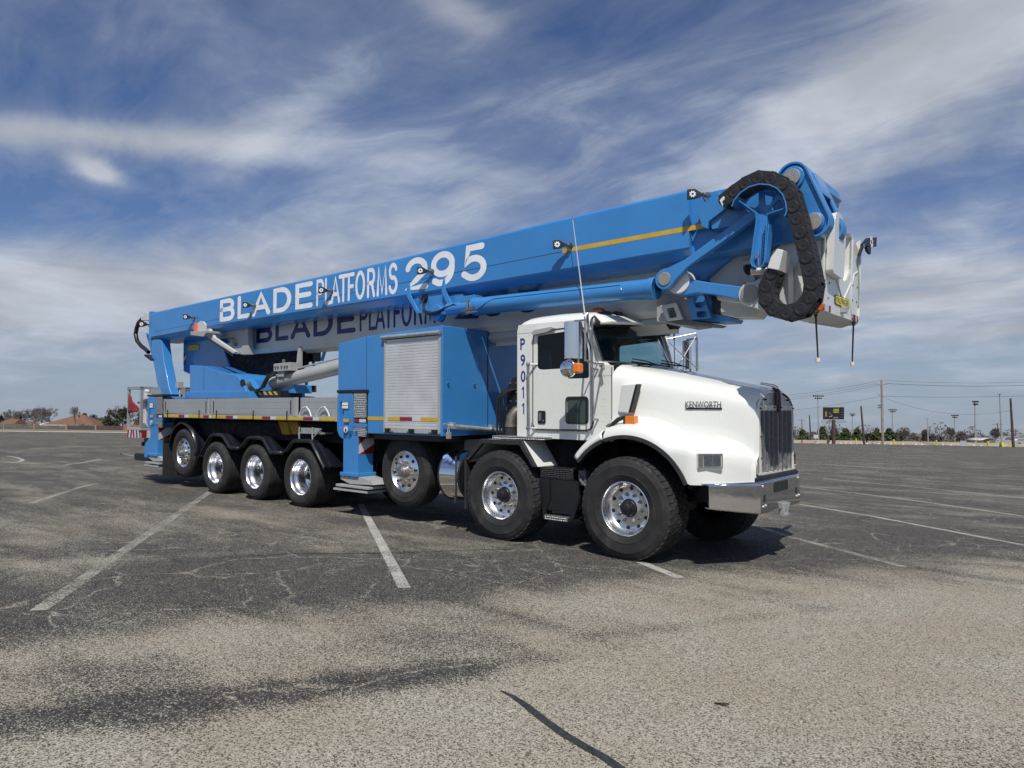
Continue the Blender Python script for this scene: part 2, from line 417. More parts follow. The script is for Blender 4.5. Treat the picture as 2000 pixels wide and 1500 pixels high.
def axle(x, z, kind, R, w, lug, y0, raised=0, rot=0):
    wheel(x, y0, z, kind, R, w, lug, 1, rot)
    zf = z+(LEAN*2.45 if not raised else 0)
    wheel(x, far(y0), zf, kind, R, w, lug, -1, rot+.3)
    b = MB(); b.cyl((x, y0+.25, z), (x, far(y0)-.25, zf), .07, n=14); b.box(x-.1, x+.1, .95, 1.55, z-.12+LEAN, z+.14+LEAN)
    part(b, 'axle', BLACK)
axle(0, RF-.012, 'steer', RF, .41, True, -.005, rot=.1)
axle(-1.806, RF-.012, 'steer', RF, .41, True, -.005, rot=.35)
axle(-3.83, .72, 'convex', .53, .30, False, .21, 1, rot=.2)
axle(-6.228, RR-.008, 'deep', RR, .43, False, .04, rot=.15)
axle(-7.66, RR-.008, 'deep', RR, .43, False, .04, rot=.5)
axle(-9.08, RR-.008, 'deep', RR, .43, False, .04, rot=.8)
axle(-10.62, .70, 'convex', .51, .30, False, .15, 1, rot=.4)
# ---------------------------------------------------------------- chassis
b = MB()
for y in (.86, 1.56): b.box(-12.2, 1.05, y, y+.09, .72, 1.02)
b.box(-11.9, -4.9, .62, 1.9, 1.02, 1.40); b.box(-4.9, -2.9, .5, 2.0, .95, 1.22)
for x in (-11.2, -9.9, -8.4, -7.0, -5.6, -4.4, -2.4, -1.0, .5): b.box(x, x+.1, .5, 2.0, .74, .98)
b.box(-11.3, -5.3, .30, 2.2, 1.06, 1.38)  # added filler box, so the shaded space under the deck reads black
b.box(-1.6, -.35, .45, 2.05, .80, 1.26); b.box(-.4, .95, .75, 1.75, .62, 1.2); b.box(-.9, .9, .60, 1.90, .95, 1.2)
for x in (-9.78, -8.37, -6.94): b.box(x, x+.26, .48, 2.0, .35, .75)
part(b, 'chassis', UNDER, bevel=.008)
b = MB()
for x in (0, -1.806): 
    b.prism([(x-.6, .66), (x, .42), (x+.6, .66), (x+.6, .71), (x, .49), (x-.6, .71)], .62, .72)
part(b, 'leaf_springs', BLACK)
b = MB(); b.box(-8.6, -8.35, .34, .40, 1.22, 1.36); part(b, 'valve_panel', GREYD)
b = MB()
for i in range(4): b.cyl((-8.56, .335, 1.24+.035*i), (-8.56, .32, 1.24+.035*i), .012, n=8)
b.box(-8.49, -8.45, .33, .338, 1.27, 1.31); part(b, 'air_couplings', STEEL)
# stowed outrigger pad holder under the bed
b = MB(); x0, x1 = -6.35, -5.7
b.box(x0, x1, .10, .42, 1.21, 1.24); b.box(x0+.03, x1-.1, .10, .14, 1.24, 1.31); b.box(x0+.03, x1-.1, .38, .42, 1.24, 1.31)
for x in (x0+.02, x1-.25): b.tube([(x, .08, 1.32), (x-.01, .08, 1.2), (x, .08, 1.12)], .014)
b.tube([(x1-.22, .08, 1.16), (x1-.02, .08, 1.30)], .012); b.cyl((x0+.25, .26, 1.235), (x0+.25, .26, 1.30), .13, n=24)
part(b, 'stowed_step', GALV, bevel=.004)
# ---------------------------------------------------------------- rear mudguards
def guard(px, y0, y1):
    line = XZ(px, y0); b = MB()
    rows = []
    for (dy, dz) in ((0, -.035), (0, 0), (.02, .018), (.055, .018), (.075, 0), (.12, .0), (.14, .012), (.18, .012), (.2, 0), (y1-y0, 0)):
        rows.append([(x, y0+dy, z+dz) for x, z in line])
    b.loft(rows); return b
G1 = [(386, 893), (389, 888), (409, 851), (415, 848), (431, 849), (436, 853), (446, 871), (451, 874), (464, 875), (468, 873), (481, 856), (486, 853.5), (507, 854.5), (513, 858), (525, 880), (529, 883), (549, 884), (554, 882), (567.5, 864), (573, 860), (602, 860.5), (607, 863), (632, 913), (632.5, 915)]
gx = XZ(G1, .02)
for (a, c) in ((0, 9), (8, 17), (16, 24)):
    part(guard(G1[a:c], .02, .52), 'mudguard', DARKB, solid=.012, ang=30)
b = MB(); rows = []
for (dy, dr) in ((0, -.03), (0, 0), (.03, .018), (.07, .018), (.10, 0), (.16, 0), (.19, .012), (.42, .012)):
    rows.append([(-10.60+(.585+dr)*math.cos(a), .10+dy, .745+(.585+dr)*math.sin(a)) for a in [R_(-8+i*180/20) for i in range(21)]])
b.loft(rows); part(b, 'mudguard', DARKB, solid=.012)
b = MB(); b.prism(XZ([(325, 866), (348, 862), (353, 931), (317, 931)], .10), .13, .60); b.v = [(x-.28, y, z) for x, y, z in b.v]
fl = MB(); fl.box(-11.22, -11.20, -.01, .44, .18, .93); part(fl, 'mud_flap', BLKR)
b = MB(); b.box(-11.24, -11.18, .0, .66, .93, .98); part(b, 'flap_bracket', BLACK)
for y0 in (1.98,):
    b = MB()
    for a, c in ((0, 24),):
        ln = gx; b.loft([[(x, y0, z-.0+LEAN*2) for x, z in ln], [(x, 2.48, z+LEAN*2) for x, z in ln]])
    part(b, 'mudguard', DARKB, solid=.012)
# ---------------------------------------------------------------- rear deck
b = MB(); b.box(-11.32, -5.24, .04, 2.46, 1.425, 1.50); part(b, 'deck', GREYM, bevel=.004)
def gate(x0, x1, y, z0=1.512, z1=1.80):
    b = MB(); b.box(x0, x1, y, y+.03, z0, z1)
    for k in range(3): b.box(x0+.02, x1-.02, y-.002, y, z0+.02+k*.098, z0+.105+k*.098)
    return b
for (x0, x1) in ((-11.28, -9.40), (-9.22, -6.46)):
    g = part(gate(x0, x1, .035), 'drop_side', GREY, bevel=.002)
    s = MB()
    for x in (x0+.06, x1-.06): s.box(x-.014, x+.014, .029, .032, 1.54, 1.77)
    part(s, 'slot', BLACK, g)
g = part(gate(-6.34, -5.25, .10), 'drop_side', GREY, bevel=.002)
for (x0, x1) in ((-11.28, -8.4), (-8.3, -5.3)): part(gate(x0, x1, 2.43), 'drop_side', GREY, bevel=.002)
b = MB()
for x in (-11.32, -9.385, -9.26, -6.44, -6.385): b.box(x, x+.03, .03, .075, 1.50, 1.815)
part(b, 'side_post', GREYM, bevel=.003)
b = MB()
for x in (-11.1, -9.72, -9.03, -7.7, -6.62): b.tube([(x, .022, 1.59), (x, .020, 1.47), (x, .015, 1.43)], .009)
part(b, 'latches', BLACK)
for x in (-6.12, -5.62):
    b = MB(); b.tube([(x-.17, .05, 1.50), (x-.15, .05, 1.56), (x-.07, .05, 1.64), (x+.03, .05, 1.655), (x+.11, .05, 1.60), (x+.17, .05, 1.50)], .013, 8); part(b, 'grab_loop', WTAPE)
# reflective strip along the deck edge
ty, tr, tw = MB(), MB(), MB()
px = at(318, 811, y=.03).x
segs = [('y', 318, 349), ('r', 349, 360), ('w', 360, 368), ('y', 368, 397), ('r', 397, 408), ('w', 408, 413), ('y', 413, 441), ('r', 441, 455), ('w', 455, 464), ('y', 464, 512), ('r', 512, 528), ('w', 528, 539), ('y', 539, 592), ('r', 592, 611), ('w', 611, 623), ('y', 623, 655)]
for c, a, e in segs:
    x0, x1 = at(a, 811, y=.036).x, at(e, 811, y=.036).x
    (ty if c == 'y' else tr if c == 'r' else tw).box(x0+.004, x1-.004, .034, .039, 1.438, 1.488)
for mb, m in ((ty, YELL), (tr, RED), (tw, WTAPE)): part(mb, 'reflective_strip', m)
# ---------------------------------------------------------------- stabilisers
def stabiliser(x0, y0=-.02, mir=False, foot=1.0):
    Y = (lambda a: a) if not mir else (lambda a: far(a))
    def bx(mb, a, c, d, e, z0, z1):
        ya, yb = sorted((Y(d), Y(e))); mb.box(x0+a, x0+c, ya, yb, z0, z1)
    b = MB(); bx(b, .16, .52, 0, .30, .62, 1.30); bx(b, .12, .56, -.03, .33, .60, .655)
    o = part(b, 'stabiliser', BLUE, bevel=.008)
    h = MB(); pl = rpoly([(x0, 1.87), (x0+.40, 1.87), (x0+.40, 1.24), (x0+.33, 1.16), (x0+.10, 1.17), (x0, 1.28)], .06)
    hole = rpoly([(x0+.07, 1.74), (x0+.17, 1.74), (x0+.17, 1.33), (x0+.07, 1.33)], .02)
    a, c = sorted((Y(0), Y(.06))); plate(pl, [hole], a, c, mb=h)
    bx(h, .0, .40, .06, .34, 1.30, 1.865)
    part(h, 'stabiliser_head', BLUE, o, bevel=.004)
    k = MB(); bx(k, -.01, .74, -.01, .42, 1.875, 1.92); bx(k, .40, .72, .02, .06, 1.20, 1.875); part(k, 'head_cap', BLACK, o, bevel=.008)
    lp = MB(); bx(lp, .13, .30, -.012, .02, 1.62, 1.74); part(lp, 'work_lamp', GREYD, o, bevel=.004)
    ll = MB()
    for i in range(3):
        for j in range(2): bx(ll, .145+i*.05, .185+i*.05, -.016, -.011, 1.635+j*.05, 1.675+j*.05)
    part(ll, 'lamp_lens', LETW, o)
    if not mir:
        tp = MB(); tp.box(x0+.42, x0+.71, .0, .018, 1.50, 1.87); tp.box(x0+.42, x0+.71, .0, .018, 1.215, 1.355); part(tp, 'tread_plate', TPLATE, o)
        bb = MB(); bb.box(x0+.40, x0+.72, -.004, .02, 1.355, 1.41); part(bb, 'tread_plate_rail', BLUE, o)
        rr = MB(); rr.box(x0+.43, x0+.54, .002, .008, 1.425, 1.475); part(rr, 'reflector', RED, o)
        r2 = MB(); r2.box(x0+.55, x0+.70, .002, .008, 1.425, 1.475); part(r2, 'reflector', WTAPE, o)
        yy = MB(); yy.box(x0+.19, x0+.32, -.024, -.0205, 1.425, 1.475); part(yy, 'reflector', YELL, o)
        # white round sign with a dark flame
        sg = MB(); sg.cyl((x0+.25, -.0205, 1.31), (x0+.25, -.0245, 1.31), .055, n=28); part(sg, 'round_decal', LETW, o)
        sf = MB(); sf.prism([(x0+.235, 1.275), (x0+.265, 1.275), (x0+.275, 1.30), (x0+.25, 1.345), (x0+.232, 1.30)], -.0265, -.0248); part(sf, 'decal_mark', TEXTB, o)
        rg = MB(); rg.lathe([(.047, 0), (.053, 0)], 28, (x0+.25, -.0262, 1.31)); part(rg, 'decal_ring', RED, o)
        # red and white hazard panel on the side
        for col, poly in ((RED, [(0, 1), (.55, 1), (0, .55)]), (WTAPE, [(.55, 1), (1, 1), (1, .55), (.0, .0), (0, .55)]), (RED, [(1, .55), (1, 0), (0, 0)])):
            q = MB(); q.prism([(.31-p[0]*0+.0-.29*(1-p[0]), .94+.26*p[1]) for p in poly], x0+.5205, x0+.5225, 'x'); part(q, 'hazard_panel', col, o)
    if foot:
        f = MB(); ya, yb = sorted((Y(-.06), Y(.5)))
        e = foot*1.0
        f.prism([(x0+.10, .60), (x0+.60, .60), (x0+.08+1.04*e, .56), (x0+.08+1.10*e, .50), (x0+.34, .48), (x0+.10, .54)], *sorted((Y(.0), Y(.30))))
        f.box(x0+.06, x0+1.16*e, ya, yb, .435, .47); f.box(x0+.0, x0+1.10*e, ya, yb, .375, .405)
        f.prism([(x0+.45*e, .405), (x0+.95*e, .405), (x0+.80*e, .45), (x0+.55*e, .45)], *sorted((Y(.05), Y(.28))))
        for i in range(3): f.cyl((x0+.2+.1*i, Y(-.01), .58), (x0+.2+.1*i, Y(.02), .58), .018, n=8)
        part(f, 'foot_plate', GREYM, o, bevel=.004)
    return o
stabiliser(-5.18, foot=.74); stabiliser(-12.02, foot=.62); stabiliser(-5.18, mir=True); stabiliser(-12.02, mir=True, foot=.62)
b = MB(); b.prism([(-12.12, .84), (-11.90, .98), (-11.86, .98), (-11.86, .62), (-11.95, .62), (-12.02, .54), (-12.14, .55), (-12.14, .76)], .0, .2); part(b, 'stabiliser_hook', BLUE, bevel=.006)
b = MB(); b.box(-12.25, -11.6, .4, 2.1, .60, 1.35); b.box(-12.15, -11.3, .3, 2.2, 1.35, 1.5); part(b, 'rear_beam', BLACK, bevel=.01)
b = MB(); b.box(-12.95, -12.2, .12, 2.38, .44, .60); part(b, 'underrun_bar', BLACK, bevel=.01)
b = MB(); b.tube([(-12.95, .12, .52), (-13.15, -.02, .57), (-13.2, -.04, .585)], .016); b.lathe([(.0, -.012), (.035, -.012), (.035, .012), (0, .012)], 16, (-13.22, -.06, .59)); part(b, 'towing_eye', STEEL)
# ---------------------------------------------------------------- blue equipment body
b = MB(); X0, X1, Y0, Y1 = -5.21, -2.875, .03, 2.46
b.prism([(X0, 1.26), (X1, 1.26), (X1, 2.775), (-4.50, 2.725), (X0, 2.655)], Y0, Y1)
body = part(b, 'equipment_body', BLUE, bevel=.012)
b = MB(); b.box(X0+.3, X1-.1, .10, 2.40, 1.18, 1.262); part(b, 'body_underside', BLACK, body)
b = MB(); b.box(X0-.01, X0+.86, .0, .09, 1.875, 1.925); 
b = MB(); b.box(-4.502, -4.497, .0275, .03, 1.265, 2.715); part(b, 'panel_seam', DARKB, body)
# roller shutter with real slats
b = MB(); sx0, sx1, n = -4.035, -2.935, 32
zs = [1.345+(2.64-1.345)*i/n for i in range(n+1)]; rows = []
for i in range(n):
    z0, z1 = zs[i], zs[i+1]
    rows += [[(sx0, .021, z0+.003), (sx1, .021, z0+.003)], [(sx0, .016, z0+.007), (sx1, .016, z0+.007)], [(sx0, .016, z1-.005), (sx1, .016, z1-.005)], [(sx0, .021, z1), (sx1, .021, z1)]]
b.loft(rows); sh = part(b, 'roller_shutter', SHUT, smooth=False)
b = MB(); b.box(sx0, sx1, .0215, .026, 1.33, 2.66); part(b, 'shutter_gap', BLACK, sh)
b = MB(); b.box(sx0-.035, sx0, .004, .03, 1.30, 2.655); b.box(sx1, sx1+.035, .004, .03, 1.30, 2.655); b.box(sx0-.03, sx1+.03, .002, .03, 1.29, 1.345); part(b, 'shutter_frame', GREYM, sh, bevel=.003)
b = MB(); b.cyl((sx0-.08, -.008, 2.675), (sx1+.05, -.008, 2.675), .027, n=16); b.box(sx0-.08, sx1+.05, -.005, .03, 2.67, 2.705); part(b, 'shutter_hood', GALV, sh)
b = MB()
for x in (sx0+.02, (sx0+sx1)/2-.02, sx1-.10): b.box(x, x+.11, -.02, .004, 1.285, 1.35); b.box(x+.03, x+.08, -.035, -.02, 1.29, 1.33)
part(b, 'shutter_latches', BLACK, sh, bevel=.004)
b = MB()
for x in (sx0+.13, sx0+.50, sx1-.15): b.cyl((x, -.012, 1.305), (x+.06, -.012, 1.305), .012, n=8)
part(b, 'latch_bars', STEEL, sh)
# strip across body and shutter
for m, segs2, y in ((YELL, [(-4.485, -4.075)], .026), (YELL, [(-3.99, -3.72), (-3.28, -2.945)], .0105), (RED, [(-3.715, -3.46)], .0105), (WTAPE, [(-3.455, -3.285)], .0105)):
    q = MB()
    for a, c in segs2: q.box(a, c, y, y+.003, 1.462, 1.515)
    part(q, 'reflective_strip', m, body)
b = MB(); b.box(X0+.02, X0+.0, .5, .6, 1.3, 1.4)
for y in (.13, .66): 
    q = MB(); q.cyl((X1, y, 1.98), (X1+.02, y, 1.98), .012, n=10); q.cyl((X1+.02, y-.015, 1.985), (X1+.02, y+.02, 1.985), .008, n=8); part(q, 'body_bolt', STEEL, body)
b = MB(); b.box(X1, X1+.01, .95, .955, 1.27, 2.76); part(b, 'panel_seam', DARKB, body)
b = MB(); b.cyl((X1+.045, .10, 1.40), (X1+.045, 1.20, 1.31), .032, n=16); b.cyl((X1+.045, .02, 1.43), (X1+.045, .12, 1.41), .012, n=8)
for y in (.16, .95): b.box(X1, X1+.09, y, y+.05, 1.34+.02*(y < .5), 1.45-.05*(y > .5))
b.box(X1+.05, X1+.10, .06, .11, 1.23, 1.32); b.tube([(X1+.07, .07, 1.32), (X1+.07, .07, 1.37), (X1+.07, .10, 1.37), (X1+.07, .10, 1.32)], .007)
part(b, 'locking_bar', GALV)
b = MB(); b.box(-4.79, -4.46, -.0, .05, 1.16, 1.92); 
# ---------------------------------------------------------------- fuel tank
b = MB(); b.cyl((-2.98, .42, .72), (-2.62, .42, .72), .345, n=48, cap=False); tank = part(b, 'fuel_tank', CHROME)
b = MB(); b.cyl((-2.62, .42, .72), (-2.585, .42, .72), .352, n=48); b.cyl((-3.0, .42, .72), (-2.98, .42, .72), .352, n=48); part(b, 'tank_end', BLACK, tank)
b = MB(); b.cyl((-2.83, .12, .93), (-2.83, .06, .975), .05, n=24); b.cyl((-2.83, .06, .975), (-2.83, .045, .987), .036, n=24); part(b, 'filler_cap', mat('blue_cap', (.25, .40, .72), .3, .3), tank)
b = MB(); b.box(-2.64, -2.63, .045, .075, .38, 1.0); part(b, 'tank_strap', STEEL, tank)
b = MB(); b.box(-3.3, -2.3, .5, 1.9, .5, 1.2); part(b, 'battery_tray', BLACK)
# ---------------------------------------------------------------- cab
CX0, CX1, CY0 = -1.69, -.285, .20
CY1 = 2.14
def far2(y): return CY0+CY1-y
door_o = rpoly([(-1.43, 2.60), (-1.435, 1.385), (-.545, 1.39), (-.545, 2.0), (-.55, 2.30), (-.66, 2.62)], .10, 5)
side_o = [(CX0, 1.28), (CX1, 1.27), (CX1, 2.14), (-.50, 2.16), (-.615, 2.64), (-.64, 2.70), (CX0+.02, 2.70), (CX0, 2.62)]
def grow(P, d):
    cx = sum(p[0] for p in P)/len(P); cz = sum(p[1] for p in P)/len(P)
    return [(p[0]+(d if p[0] > cx else -d), p[1]+(d if p[1] > cz else -d)) for p in P]
win = rpoly([(-1.365, 2.545), (-1.365, 2.135), (-1.29, 2.12), (-.995, 2.125), (-.91, 2.0), (-.595, 2.0), (-.60, 2.32), (-.68, 2.585)], .035, 4)
low = rrect(-.915, -.615, 1.475, 1.77, .045)
cabs = MB()
plate(side_o, [grow(door_o, .006)], CY0, CY0+.04, mb=cabs); plate(side_o, [grow(door_o, .006)], CY1-.04, CY1, mb=cabs)
rw = rrect(.62, 1.88, 2.05, 2.42, .07)
plate([(CY0+.04, 1.28), (CY1-.04, 1.28), (CY1-.04, 2.68), (CY0+.04, 2.68)], [rw], CX0, CX0+.04, 'x', mb=cabs)
# roof
xs = [CX0, CX0+.015, CX0+.06, CX0+.14, CX0+.3, -1.1, -.80, -.64, -.585]
dz = [-.16, -.09, -.04, -.012, .0, .008, .0, -.015, -.05]
prof = [(.20, 2.62), (.204, 2.68), (.225, 2.73), (.27, 2.77), (.34, 2.80), (.5, 2.825), (.85, 2.845), (1.25, 2.85)]
prof = [(y if y < 1.0 else .2+(y-.2)*.97, z) for y, z in prof[:-1]]+[(1.17, 2.85)]; prof += [(far2(y), z) for y, z in prof[-2::-1]]
rows = []
for x, d in zip(xs, dz): rows.append([(x, y, 2.62+(z-2.62)*(1+d/.23) if z > 2.62 else z) for y, z in prof])
cabs.loft(rows)
cab = part(cabs, 'cab', WHITE, ang=32, bevel=.0)
b = MB(); b.loft([[(CX0-.001, y, z) for y, z in ((.2, 2.6), (.21, 2.64), (1.17, 2.68), (2.13, 2.64), (2.14, 2.6))], [(CX0-.001, y, 2.58) for y in (.2, .21, 1.17, 2.13, 2.14)]]); part(b, 'cab_back', WHITE, cab)
b = MB(); b.box(CX0+.05, -.45, CY0+.05, CY1-.05, 1.29, 1.34); b.box(-.75, -.36, CY0+.06, CY1-.06, 1.5, 2.10); part(b, 'dashboard', CABIN, cab)
b = MB(); b.box(CX0+.05, -.75, CY0+.05, CY1-.05, 2.66, 2.665); part(b, 'headlining', CABIN, cab)
b = MB(); b.box(CX0+.03, CX0+.06, .45, .58, 1.9, 2.5); b = MB()
# seats
for y in (.50, 1.62):
    b = MB(); b.box(-1.52, -1.38, y, y+.42, 1.6, 2.10); b.box(-1.5, -1.05, y, y+.42, 1.5, 1.65)
    b.box(-1.49, -1.42, y+.14, y+.30, 2.0, 2.35); b.prism(rrect(y+.08, y+.38, 2.27, 2.50, .05), -1.46, -1.36, 'x'); part(b, 'seat', CABIN, cab, bevel=.03, seg=3)
b = MB()
for k in range(24):
    pass
b.lathe([(.20+.014*math.cos(a), .014*math.sin(a)) for a in [2*math.pi*i/8 for i in range(9)]], 28); b.box(-.2, .2, -.012, .012, -.02, .02); b.cyl((0, 0, 0), (0, .25, 0), .03, n=10)
sw = part(b, 'steering_wheel', BLACK, cab); sw.location = (-.92, 1.75, 2.10); sw.rotation_euler = (R_(-62), 0, R_(-90))
# doors
for nm, ya, yb, s in (('near', CY0-.004, CY0+.03, -1), ('far', CY1-.03, CY1+.004, 1)):
    d = part(plate(door_o, [win, low], ya, yb), 'door', WHITE, cab, bevel=.004)
    yy = (ya if s < 0 else yb)
    g = MB(); g.prism(win, yy-s*.012, yy-s*.016); part(g, 'window', GLASSD if s < 0 else GLASS, d)
    g = MB(); g.prism(low, yy-s*.008, yy-s*.012); part(g, 'lower_window', GLASSG, d)
    fr = MB(); plate(grow(low, .014), [grow(low, -.002)], *sorted((yy+s*.001, yy+s*.008)), mb=fr); part(fr, 'window_trim', BLKR, d, bevel=.002)
    fr = MB(); pts = [Vector((p[0], yy+s*.003, p[1])) for p in grow(low, .016)]; fr.tube(pts+[pts[0]], .004, 6, False); part(fr, 'window_trim', CHROME, d)
    hn = MB(); hn.prism(rrect(-1.35, -1.23, 1.455, 1.615, .02), yy+s*.001, yy+s*.010); part(hn, 'handle_plate', BLACK, d, bevel=.003)
    hn = MB(); hn.box(-1.33, -1.29, *sorted((yy+s*.010, yy+s*.022)), 1.49, 1.59); hn.cyl((-1.26, yy+s*.01, 1.49), (-1.26, yy+s*.016, 1.49), .012, n=10); part(hn, 'handle', GREYD, d, bevel=.004)
    fr = MB(); pts = [Vector((p[0], yy+s*.002, p[1])) for p in grow(door_o, -.001)]; fr.tube(pts+[pts[0]], .0065, 6, False); part(fr, 'door_seal', BLKR, d)
    fr = MB(); lo = [p for p in grow(door_o, .016) if p[1] < 1.9]
    lo.sort(key=lambda p: 0); pts = [Vector((p[0], yy+s*.005, p[1])) for p in lo]; fr.tube(pts, .007, 6); part(fr, 'door_trim', CHROME, d)
    pl2 = rpoly([(-1.41, 2.59), (-1.36, 2.615), (-1.10, 2.635), (-1.07, 2.615), (-1.16, 2.575), (-1.40, 2.55)], .01)
    rd = MB(); rd.prism(pl2, *sorted((yy+s*.004, yy+s*.06))); part(rd, 'rain_deflector', GREYM, d, bevel=.006)
# rivets
b = MB()
random.seed(3)
rv = [(-1.66, 2.62), (-1.60, 2.62), (-1.54, 2.625), (-1.66, 2.555), (-1.58, 2.56), (-1.5, 2.565)]
rv += [(-.38, 1.33+.085*i) for i in range(10)]+[(-.42, 1.33+.085*i) for i in range(10)]
for cx in (-1.18, -.95, -.62, -.45): rv += [(cx+dx, 1.315+dz2) for dx in (0, .035) for dz2 in (0, .025, .05)]
rv += [(-1.36+.09*i, 2.07) for i in range(4)]+[(-.95, 2.03), (-.88, 1.93), (-.8, 1.925), (-.7, 1.92)]
for x, z in rv:
    on = -1.43 < x < -.55 and z > 1.39
    y = CY0-.004 if on else CY0
    b.cyl((x, y, z), (x, y-.003, z), .0055, .003, n=8)
part(b, 'rivets', GREYM, cab)
b = MB(); b.box(CX1-.004, CX1+.004, CY0-.004, CY0+.002, 1.40, 2.12); part(b, 'hood_gap', BLACK, cab)
b = MB(); b.box(CX0+.001, -1.45, CY0-.0012, CY0, 2.588, 2.592); b.box(-.52, CX1, CY0-.0012, CY0, 2.02, 2.023); part(b, 'panel_seam', GREYD, cab)
# fleet number P9011 down the corner of the cab
pos = [(.62, .664, 'P'), (693, 715, '9'), (724, 746, '0'), (755, 777, '1'), (787, 809, '1')]
pos = [(661, 684, 'P'), (692.5, 715.5, '9'), (724, 746.5, '0'), (755, 778, '1'), (787, 809, '1')]
b = MB()
for i, (v0, v1, ch) in enumerate(pos):
    p0 = at(1016.2+i*.45, v1, y=CY0); p1 = at(1016.2+i*.45, v0, y=CY0); wdt = at(1025.5+i*.45, v1, y=CY0).x-p0.x
    hh = p1.z-p0.z; Q = lambda a, c: (p0.x+wdt*a, CY0-.0015, p0.z+hh*c)
    if ch == '1': b.add([Q(.42, 0), Q(.66, 0), Q(.66, 1), Q(.48, 1), Q(.15, .80), Q(.15, .68), Q(.42, .78)], [tuple(range(7))])
    else: text_on(b, ch, (p0.x, CY0-.0015, p0.z), (wdt, 0, 0), (0, 0, hh), .022)
part(b, 'fleet_number', mat('navy_vinyl', (.02, .03, .22), .4), cab)
# grab handle
b = MB(); b.cyl((-1.45, .12, 2.20), (-1.44, .12, 1.39), .018, n=14)
for z in (2.19, 1.40): b.cyl((-1.45, .12, z), (-1.36, CY0, z), .013, n=10); b.lathe([(0, -.026), (.026, -.012), (.026, .012), (0, .026)], 12, (-1.448, .12, z))
part(b, 'grab_handle', STEEL)
b = MB(); b.tube([(-.50, .125, 2.12), (-.49, .125, 1.50)], .015, 10)
for z in (2.10, 1.52): b.cyl((-.49, .125, z), (-.47, CY0, z), .012, n=8)
part(b, 'grab_handle', STEEL)
# windscreen: curved glass between pillars
wb = [(-.50, .33, 2.20), (-.36, .52, 2.185), (-.25, .85, 2.175), (-.215, 1.17, 2.175)]; wt = [(-.655, .33, 2.63), (-.575, .52, 2.645), (-.51, .85, 2.66), (-.49, 1.17, 2.665)]
wb += [(x, far2(y), z) for x, y, z in wb[-2::-1]]; wt += [(x, far2(y), z) for x, y, z in wt[-2::-1]]
b = MB(); b.loft([wb, wt]); part(b, 'windscreen', GLASS, cab, ang=60)
b = MB()
def rowsc(P, dx): return [(x+dx, y, z) for x, y, z in P]
b.tube([wb[0], wt[0]], .018, 8); b.tube(wb, .016, 8); b.tube(wt, .014, 8); b.tube([wb[-1], wt[-1]], .018, 8); part(b, 'windscreen_seal', BLKR, cab)
b = MB(); b.tube([Vector(wb[0])+Vector((.01, -.03, 0)), Vector(wt[0])+Vector((.01, -.03, 0))], .005, 6); b.tube([Vector(p)+Vector((.02, 0, -.008)) for p in wb], .005, 6); part(b, 'windscreen_trim', CHROME, cab)
b = MB()
b.loft([[(-.50, CY0+.002, 2.155), (-.52, .26, 2.19), wb[0]], [(-.615, CY0+.002, 2.64), (-.66, .24, 2.67), wt[0]]])
b.loft([[(-.50, far2(CY0+.002), 2.155), (-.52, far2(.26), 2.19), wb[-1]], [(-.615, far2(CY0+.002), 2.64), (-.66, far2(.24), 2.67), wt[-1]]])
b.loft([wt, [(-.60, .30, 2.74), (-.60, .5, 2.78), (-.59, .85, 2.80), (-.585, 1.17, 2.80), (-.59, 1.49, 2.80), (-.60, 1.84, 2.78), (-.60, 2.04, 2.74)]])
part(b, 'screen_pillars', WHITE, cab, solid=.012)
b = MB(); pts = [Vector(p) for p in wb]
b.loft([[p+Vector((0, 0, -.01)) for p in pts], [p+Vector((.16, 0, -.045)) for p in pts]]); part(b, 'cowl', BLACK, cab)
b = MB(); b.loft([[(CX1, CY0, 2.13), (-.40, .28, 2.185), (-.36, .45, 2.19), (-.2, .8, 2.17)], [(-.50, CY0, 2.155), (-.53, .26, 2.20), (-.50, .33, 2.20), (-.36, .52, 2.185)]]); part(b, 'cowl_corner', WHITE, cab)
for (a, c, e) in (((-.17, 1.05, 2.18), (-.20, .85, 2.215), (0, 0, 0)), ((-.16, 1.85, 2.18), (-.19, 1.55, 2.23), (0, 0, 0))):
    e = (c[0]-.02, c[1]-.3, c[2]+.015); b = MB(); b.tube([a, c, e], .008, 6); b.tube([(c[0]-.04, c[1]-.28, c[2]-.02), (c[0]-.02, c[1]+.22, c[2]-.03)], .011, 6); part(b, 'wiper', BLACK, cab)
b = MB(); b.box(-.60, -.56, 1.12, 1.30, 2.50, 2.58); b.cyl((-.57, 1.21, 2.58), (-.54, 1.21, 2.65), .008, n=6); 
# sun visor
vy = [.30, .42, .7, 1.0, 1.25]; vf = [-.50, -.42, -.345, -.31, -.30]; vz = [2.665, 2.672, 2.685, 2.70, 2.705]
vy[-1] = 1.17; vy += [far2(y) for y in vy[-2::-1]]; vf += vf[-2::-1]; vz += vz[-2::-1]
back = [(-.66, y, z+.115) for y, z in zip(vy, vz)]; front = [(x, y, z) for x, y, z in zip(vf, vy, vz)]
b = MB(); b.loft([back, [((a[0]+f[0])/2, a[1], (a[2]+f[2])/2+.025) for a, f in zip(back, front)], front, [(f[0]-.01, f[1], f[2]-.03) for f in front]]); vis = part(b, 'sun_visor', WHITE, cab, solid=.012, ang=50)
b = MB(); b.loft([[(-.62, y, z-.035) for y, z in zip(vy, vz)], [(f[0]-.02, f[1], f[2]-.034) for f in front]]); part(b, 'visor_underside', BLACK, cab)
for y in (.46, .87, 1.17, 1.47, 1.88):
    b = MB(); b.prism(rpoly([(-.70, 2.80), (-.56, 2.80), (-.57, 2.845), (-.62, 2.86), (-.69, 2.85)], .012), y-.045, y+.045); part(b, 'marker_lamp', mat('smoked_amber', (.10, .03, .015), .3), cab, bevel=.01)
